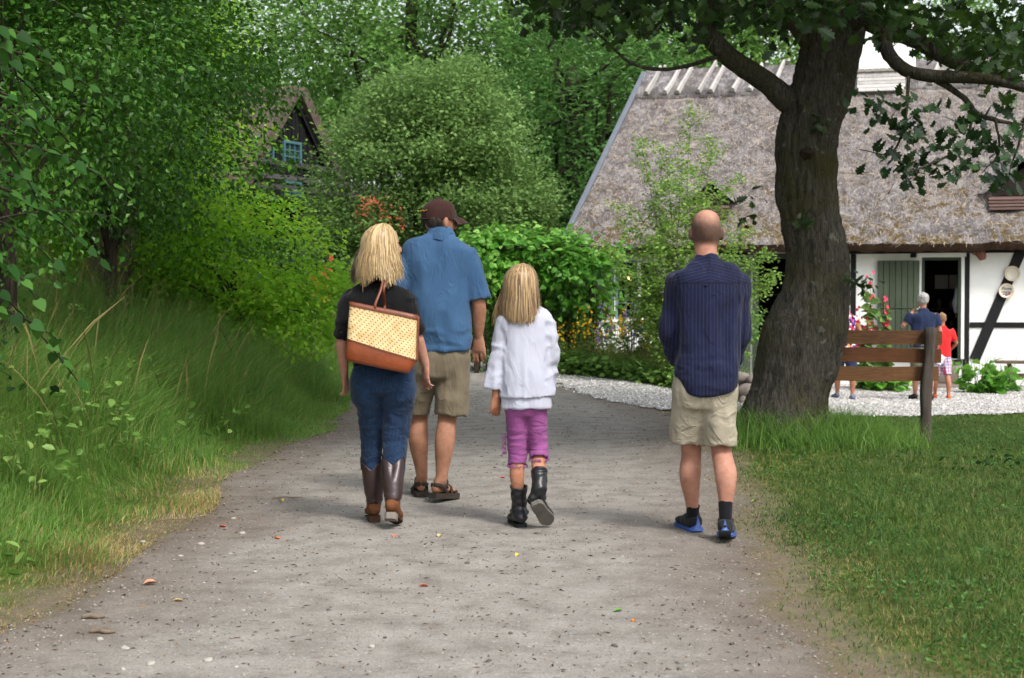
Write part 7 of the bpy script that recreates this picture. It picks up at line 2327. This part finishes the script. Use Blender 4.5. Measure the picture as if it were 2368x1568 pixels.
# dark hair, cap
M_DHAIR = hair_mat("dark_hair", [(0, lin(26, 21, 18)), (.5, lin(42, 34, 28)), (1, lin(58, 48, 40))], .5)
mb = MB()
mb.add(*loft([tr((0, -.10, .22)), tr((0, -.13, .05)), tr((0, -.14, -.10)), tr((0, -.15, -.20))], [(.325 * hh_, .33 * hh_), (.335 * hh_, .33 * hh_), (.31 * hh_, .28 * hh_), (.24 * hh_, .19 * hh_)], ref=R @ np.array([1.0, 0, 0]), n=22, sub=4))
P4.fuse(mb, "hair", M_DHAIR, .007, 2, [((40, 40, 8), .008, 151, None)])
M_CAP = cloth("brown_cap_twill", lin(46, 27, 24), lin(60, 36, 31), .85)
mb = MB()
mb.add(*loft([tr((0, -.02, .02)), tr((0, -.02, .12)), tr((0, -.02, .28)), tr((0, -.025, .42)), tr((0, -.03, .50)), tr((0, -.03, .535))], [(.36 * hh_, .455 * hh_), (.365 * hh_, .46 * hh_), (.35 * hh_, .44 * hh_), (.285 * hh_, .36 * hh_), (.18 * hh_, .23 * hh_), (.07 * hh_, .09 * hh_)], ref=R @ np.array([1.0, 0, 0]), n=30, sub=4, cap0='recess'))
capo = P4.fuse(mb, "cap", M_CAP, .006, 3)
Vb = []
for i in range(9):
    a = (i - 4) / 4 * 1.05
    for (rr_, dz, th_) in ((.40, .10, 0), (.66, .03, 0), (.80, -.05, 0)):
        s_, c_ = math.sin(a), math.cos(a)
        rad_ = rr_ if rr_ < .5 else .42 + (rr_ - .42) * c_ ** .7
        Vb.append(tr((s_ * .36 * (1 + .1 * (rr_ - .4)), c_ * .46 * (rad_ / .44) - .02, dz - .10 * s_ * s_ + .06)))
Vb = np.array(Vb); nb_ = len(Vb)
Vb2 = np.concatenate([Vb, Vb - np.array([0, 0, .008])])
Fb = []
for i in range(8):
    for j in range(2):
        q = [i * 3 + j, i * 3 + j + 1, i * 3 + 3 + j + 1, i * 3 + 3 + j]
        Fb += [q, [x + nb_ for x in q[::-1]]]
    Fb.append([i * 3 + 2, i * 3 + 2 + nb_, i * 3 + 5 + nb_, i * 3 + 5])
    Fb.append([i * 3, i * 3 + 3, i * 3 + 3 + nb_, i * 3 + nb_])
Fb += [[0, 1, 1 + nb_, nb_], [1, 2, 2 + nb_, 1 + nb_], [24, 24 + nb_, 25 + nb_, 25], [25, 25 + nb_, 26 + nb_, 26]]
mobj("brim", Vb2, np.array(Fb), M_CAP, capo, True)
M_GOLD = plain("gold_thread", lin(168, 122, 30), .6, .3)
mb = MB()
for i in range(9):
    a = math.radians(-30 + i * 6.5)
    p = tr((math.sin(a) * .372, -math.cos(a) * .475 - .02, .245 - .012 * math.cos(i * 2)))
    mb.add(*ellipsoid(p, (.0065, .004, .0045), R @ np.array([[math.cos(a), math.sin(a), 0], [-math.sin(a), math.cos(a), 0], [0, 0, 1]]), 8, 5))
mb.build("gold_stitching", M_GOLD, capo, True)
mb = MB(); mb.add(*loft([tr((-.20, -.42, .05)), tr((-.10, -.485, .045)), tr((0, -.50, .045)), tr((.10, -.485, .045)), tr((.20, -.42, .05))], [(.004, .012)] * 5, ref=(0, 0, .2), n=8, sub=3)); mb.build("cap_strap", M_CAP, capo, True)

# ================================================================== people in the yard
def yard_person(label, Y, xd, ytop, H, shirt, legwear, shoe, hairm, skinm, arms, long_legs=False, bald=False, sleeve=.5, sock=None, gait=.12, wid=1.0, pos_dy=0.0, shoe_sole=None, z_floor=None):
    p = Figure(label, Y, xd)
    if z_floor is not None:
        p.b[2] = z_floor; p.e.location[2] = z_floor
    s = H / 1.75
    bd = MB()
    hc = np.array([0, .02, H - .118 * s]); hh_ = .235 * s
    R, tr = add_head(bd, hc, hh_)
    bd.add(*loft([hc + [0, -.01, -.06 * s], [0, 0, 1.48 * s], [0, 0, 1.42 * s]], [.055 * s, .055 * s, .07 * s], n=12, sub=3))
    bd.add(*loft([[0, 0, .88 * s], [0, 0, .95 * s], [0, 0, 1.10 * s], [0, 0, 1.30 * s], [0, 0, 1.40 * s], [0, 0, 1.45 * s]], [(.13 * s * wid, .10 * s), (.15 * s * wid, .115 * s), (.145 * s * wid, .11 * s), (.165 * s * wid, .115 * s), (.15 * s * wid, .09 * s), (.07 * s, .06 * s)], n=18, sub=3, power=2.3))
    ends = []
    for (sg, el, wr) in ((-1, arms[0], arms[1]), (1, arms[2], arms[3])):
        a = np.array([sg * .175 * s * wid, 0, 1.38 * s]); e_ = np.array(el) * s; w_ = np.array(wr) * s
        bd.add(*loft([a, (a + e_) / 2, e_, (e_ + w_) / 2, w_], [.05 * s, .045 * s, .04 * s, .036 * s, .027 * s], n=12, sub=3))
        add_hand(bd, w_, unit(w_ - e_), np.array([-sg * .5, .8, .2]), s * .95, .6, sg < 0)
        ends.append((a, e_, w_))
    legs = []
    for (sg, dy) in ((-1, gait), (1, -gait)):
        hp_, kn, an = np.array([sg * .09 * s, 0, .88 * s]), np.array([sg * .095 * s, dy * .5, .48 * s]), np.array([sg * .09 * s, dy, .085 * s])
        cf = np.array([sg * .10 * s, dy * .75 - .02, .33 * s])
        bd.add(*loft([hp_, (hp_ + kn) / 2, kn, cf, cf * .35 + an * .65, an], [.085 * s, .075 * s, .056 * s, .058 * s, .04 * s, .033 * s], n=14, sub=3))
        hl = np.array([sg * .09 * s, dy - .06 * s, .0]); to = hl + np.array([sg * .03, .25 * s, 0])
        add_foot(bd, hl + [0, .01, .015], to + [0, -.01, .015], UP, an, .9 * s, .032 * s)
        legs.append((hp_, kn, cf, an, hl, to))
    p.fuse(bd, "body", skinm, .012, 3)
    sh = MB()
    sh.add(*loft([[0, 0, .86 * s], [0, 0, .98 * s], [0, 0, 1.12 * s], [0, 0, 1.30 * s], [0, 0, 1.39 * s], [0, 0, 1.45 * s]], [(.185 * s * wid, .145 * s), (.178 * s * wid, .14 * s), (.168 * s * wid, .13 * s), (.185 * s * wid, .13 * s), (.185 * s * wid, .115 * s), (.09 * s, .075 * s)], n=22, sub=4, cap0='recess', power=2.4))
    for (a, e_, w_) in ends:
        q = [a * .85 + [0, 0, .15 * 1.38 * s], a, a + (e_ - a) * min(1, sleeve * 1.6)]
        r_ = [.06 * s, .075 * s, .068 * s]
        if sleeve > .9:
            q += [w_]; r_ += [.045 * s]
        sh.add(*loft(q, r_, n=14, sub=4, cap1='recess'))
    p.fuse(sh, "shirt", shirt, .014, 3, [((7, 7, 4), .016, 161, None)])
    lw = MB()
    lw.add(*loft([[0, 0, .78 * s], [0, 0, .90 * s], [0, 0, .99 * s]], [(.155 * s * wid, .12 * s), (.178 * s * wid, .138 * s), (.165 * s * wid, .13 * s)], n=20, sub=3, power=2.4))
    for (hp_, kn, cf, an, hl, to) in legs:
        if long_legs:
            lw.add(*loft([hp_, (hp_ + kn) / 2, kn, cf, an + [0, 0, .02]], [.10 * s, .095 * s, .078 * s, .072 * s, .062 * s], n=16, sub=3, cap1='recess'))
        else:
            lw.add(*loft([hp_, (hp_ + kn) / 2, kn + [0, 0, .0]], [.10 * s, .098 * s, .09 * s], n=16, sub=3, cap1='recess'))
    p.fuse(lw, "trousers" if long_legs else "shorts", legwear, .014, 3, [((7, 7, 6), .016, 171, None)])
    for (hp_, kn, cf, an, hl, to) in legs:
        mb = MB(); f2, u2, r2_, L2 = shoe_shape(mb, hl + UP * .012, to + UP * .012, UP, .98 * s, .08)
        so_ = p.fuse(mb, "shoe", shoe, .011, 2)
        mb = MB(); sole_shape(mb, hl - f2 * .006, to, UP, 1.03 * s, .024, 1.03); mb.build("sole", shoe_sole or M_RUBK, so_)
        if sock is not None:
            mb = MB(); mb.add(*loft([hl + f2 * .06 + UP * .06, an, an + [0, 0, .07 * s]], [.038 * s, .038 * s, .042 * s], n=12, sub=3, cap1='recess')); p.fuse(mb, "sock", sock, .011, 1)
    if hairm is not None:
        mb = MB()
        k = .02 if bald else .0
        mb.add(*loft([tr((0, -.09, -.22)), tr((0, -.10, -.08)), tr((0, -.08, .10)), tr((0, -.05, .28)), tr((0, -.03, .42)), tr((0, -.03, .53))], [((.22 - k) * hh_, (.22 - k) * hh_), ((.345 - k) * hh_, (.34 - k) * hh_), ((.375 - k) * hh_, (.40 - k) * hh_), ((.37 - k) * hh_, (.42 - k) * hh_), ((.29 - k) * hh_, (.34 - k) * hh_), (.09 * hh_, .1 * hh_)], n=22, sub=4))
        p.fuse(mb, "hair", hairm, .011, 2, [((30, 30, 10), .012 if not bald else .001, 181, None)])
    return p
M_DNAVY = cloth("dark_blue_cotton", lin(30, 40, 66), lin(40, 50, 78), .9)
M_OLIVES = cloth("olive_cotton", lin(92, 92, 72), lin(116, 114, 92), .9)
M_RED = cloth("red_cotton", lin(196, 34, 38), lin(220, 52, 54), .9)
def plaid(t, oc, col):
    x_, y_, z_ = t.sep(oc)
    a = t.ramp(t.math('SINE', t.math('MULTIPLY', t.math('ADD', x_, y_), 2 * math.pi / .045)), [(.4, 0.0), (.6, 1.0)])
    b = t.ramp(t.math('SINE', t.math('MULTIPLY', z_, 2 * math.pi / .05)), [(.4, 0.0), (.6, 1.0)])
    col = t.mix(a, col, lin(196, 60, 76)); return t.mix(t.math('MULTIPLY', b, .6), col, lin(70, 92, 170))
M_PLAID = cloth("plaid_cotton", lin(190, 196, 214), lin(210, 214, 226), .9, extra=plaid)
def floral(t, oc, col):
    v = t.vor(oc, 26, out="Color"); s = t.n("SeparateColor"); t.l(v, s.inputs[0])
    c = t.ramp(s.outputs[0], [(0, lin(196, 36, 60)), (.22, lin(40, 60, 150)), (.42, lin(232, 232, 240)), (.6, lin(30, 30, 44)), (.75, lin(226, 96, 150)), (.9, lin(236, 170, 50))], 'CONSTANT')
    return t.mix(t.ramp(t.noise(oc, 40, 2), [(.35, .7), (.6, 1.0)]), col, c)
M_FLORAL = cloth("floral_cotton", lin(40, 40, 60), lin(60, 60, 80), .9, extra=floral)
M_GHAIR = hair_mat("grey_hair", [(0, lin(104, 102, 100)), (.5, lin(140, 138, 136)), (1, lin(178, 176, 174))], .6)
M_SHAV = plain("cropped_hair", lin(142, 112, 84), .85, .15, .15, 30)
M_JEAN2 = cloth("dark_denim", lin(34, 42, 66), lin(48, 58, 86), .9)
M_GREYSH = plain("grey_blue_shoe", lin(112, 122, 142), .7, .3, .3, 14)
M_ORSH = plain("orange_shoe", lin(206, 96, 52), .7, .3, .2, 14)
M_BLUSOLE = plain("blue_sole", lin(70, 84, 140), .7, .3)
t = NT("red_black_sock"); oc = t.coord(); xx_, yy_, zz_ = t.sep(oc)
M_SOCKR = t.done(t.pbr(t.mix(t.math('GREATER_THAN', t.math('SINE', t.math('MULTIPLY', zz_, 2 * math.pi / .06)), 0.0), lin(190, 36, 40), lin(24, 22, 24)), .9, .1))
Yg = 22.6
yard_person("grey-haired person in a navy tee with a hand raised to the ear", Yg, 2132, 690, 1.70, M_DNAVY, M_OLIVES, M_RUBK, M_GHAIR, SK2, ((-.33, .03, 1.20), (-.13, .10, 1.46), (.27, -.02, 1.12), (.25, .04, .86)), wid=1.12, sleeve=.42)
yard_person("child in red tee and plaid shorts walking beside the grey-haired person", Yg + .5, 2176, 730, 1.40, M_RED, M_PLAID, M_ORSH, M_SHAV, SK3, ((-.25, 0, 1.14), (-.22, .1, .95), (.29, .0, 1.14), (.20, .14, .98)), bald=True, sleeve=.5, sock=M_SOCKR, shoe_sole=M_ORSH)
yard_person("person in a bright floral blouse half hidden behind the oak trunk", Yg + .4, 1952, 700, 1.66, M_FLORAL, M_JEAN2, M_GREYSH, M_DHAIR, SK3, ((-.26, 0, 1.12), (-.22, .1, .9), (.26, 0, 1.12), (.2, .12, .92)), sleeve=.2, shoe_sole=M_BLUSOLE, gait=.16)
_ip = hworld(b2 + .16, .80, bz0)
yard_person("person in a pale shirt standing just inside the dark doorway", float(_ip[1]), float((_ip[0] / _ip[1] * FPX + 512) / KD), 700, 1.68, cloth("pale_shirt", lin(188, 190, 200), lin(204, 206, 214), .9), M_JEAN2, M_RUBK, M_DHAIR, SK2, ((-.24, 0, 1.12), (-.2, .1, .92), (.26, 0, 1.12), (.2, .12, .92)), long_legs=True, sleeve=1.0, z_floor=bz0 - .02, gait=.04)
# folded leaflet in the grey-haired person's hand
lp = D(2170, 828, Yg - .05)
lf_ = MB(); lf_.box((0, 0, 0), (.17, .004, .15), np.array([[math.cos(.6), 0, math.sin(.6)], [0, 1, 0], [-math.sin(.6), 0, math.cos(.6)]]))
def leaflet_tex(t, oc, col):
    return t.mix(t.ramp(t.vor(oc, 30), [(.15, .8), (.3, 0.0)]), col, lin(70, 110, 190))
lo_ = lf_.build("leaflet", cloth("printed_paper", lin(206, 214, 226), lin(222, 228, 236), .6, extra=leaflet_tex))
lo_.location = lp
tag(lo_, "folded white and blue leaflet held beside the olive shorts", "leaflet")
# ================================================================== small things lying on the path
M_PST = plain("path_stone", lin(164, 160, 152), .9, .2, .2, 14, .5, 60)
M_PSTD = plain("dark_path_stone", lin(92, 84, 78), .9, .2, .25, 14, .5, 60)
def gpt(xd, yd):
    """ground point under a photo pixel (2367 wide)"""
    Y = FPX * CAM_H / (yd * KD - 303)
    for _ in range(4):
        p = D(xd, yd, Y); g = gz1(p[0], Y)
        Y = FPX * (CAM_H - g) / (yd * KD - 303)
    p = D(xd, yd, Y)
    return np.array([p[0], p[1], path_z(p[0], p[1])])
def pebble(xd, yd, r, mat, label, group):
    p = gpt(xd, yd)
    V, F, G = ellipsoid((0, 0, 0), (r * random.uniform(.9, 1.4), r * random.uniform(.7, 1.0), r * random.uniform(.45, .65)), nu=10, nv=7)
    V += r * .5 * (np.stack([vnoise(V / r * 1.3 + 7 * q + xd, 33 + q) for q in range(3)], 1) - .5)
    o = mobj("stone", V, [F, G], mat, None, True)
    o.location = p + [0, 0, r * .25]; o.rotation_euler = (0, 0, random.uniform(0, 6))
    tag(o, label, "stone", group)
random.seed(3)
for (x, y) in ((418, 1293), (533, 1287), (465, 1265), (590, 1330), (230, 1490), (285, 1560), (290, 1512), (350, 1547), (480, 1540), (860, 1507), (560, 1240), (540, 1205), (330, 1260)):
    pebble(x, y, random.uniform(.010, .018), M_PST, "small pale stone lying on the path near the dry verge", "pale stones on the path")
for (x, y) in ((890, 1485), (1180, 1475), (1390, 1415), (1420, 1505), (1565, 1545), (1600, 1460), (1080, 1310), (1280, 1330), (760, 1420), (1240, 1240), (1570, 1560), (1130, 1540), (640, 1470), (1690, 1500)):
    pebble(x, y, random.uniform(.008, .013), M_PSTD, "small dark stone lying on the open gravel", "dark stones on the path")
# sticks by the left verge
M_STICK = wood_mat("dead_stick", lin(84, 72, 60), lin(128, 114, 98), 0, 30, .9)
for i, (x, y, L, a, lb) in enumerate(((215, 1440, .09, .1, "short dead stick at the edge of the dry verge"), (235, 1475, .10, -.1, "thicker broken stick lying beside the short dead stick"), (400, 1210, .20, .5, "thin twig lying where grass meets gravel"), (665, 1158, .2, .2, "thin twig beside the green verge further along"))):
    p = gpt(x, y)
    mb = MB(); mb.add(*tube([(-L / 2, 0, 0), (-L * .15, .008, .004), (L * .2, -.006, .002), (L / 2, .01, 0)], [.009, .010, .009, .006] if i < 2 else [.004, .004, .0035, .002], 8, 3))
    o = mb.build("stick", M_STICK, None, True); o.location = p + [0, 0, .008]; o.rotation_euler = (0, 0, a)
    tag(o, lb, "stick")
# fallen leaves
def fallen(x, y, c, L, lb):
    p = gpt(x, y)
    V = LEAF_OVAL[0] * L * np.array([.9, 1, 2.0]); 
    o = mobj("fallen_leaf", V, LEAF_OVAL[1], plain("leaf_%d" % x, c, .7, .3, .2, 40), None, True)
    o.location = p + [0, 0, .008]; o.rotation_euler = (random.uniform(-.2, .2), random.uniform(-.2, .2), random.uniform(0, 6.28))
    tag(o, lb, "leaf")
for (x, y, c, L, lb) in ((648, 1162, lin(190, 170, 50), .05, "yellow fallen leaf beside the green verge"), (505, 1225, lin(190, 80, 60), .05, "small red fallen leaf near the dry verge"), (632, 1252, lin(186, 96, 52), .05, "orange fallen leaf on the gravel left of the boots"),
                         (967, 1365, lin(206, 112, 82), .05, "salmon coloured fallen leaf in the middle of the path"), (1200, 1290, lin(180, 166, 70), .045, "yellow fallen leaf behind the black boots"), (1440, 1423, lin(90, 130, 60), .045, "green fallen leaf on the open gravel"),
                         (1470, 1445, lin(170, 110, 50), .04, "brown fallen leaf next to the green one"), (365, 1358, lin(176, 128, 104), .07, "pinkish brown fallen leaf near the verge"), (1022, 1245, lin(196, 170, 120), .06, "straw coloured fallen leaf between the walkers"), (910, 1245, lin(186, 112, 88), .05, "russet leaf behind the brown boots"),
                         (1155, 1110, lin(200, 84, 60), .05, "orange red leaf beside the sandals"), (400, 1400, lin(200, 176, 120), .05, "pale tan fallen leaf on the left gravel"), (1750, 1165, lin(110, 150, 60), .05, "green fallen leaf at the edge of the lawn")):
    fallen(x, y, c, L, lb)
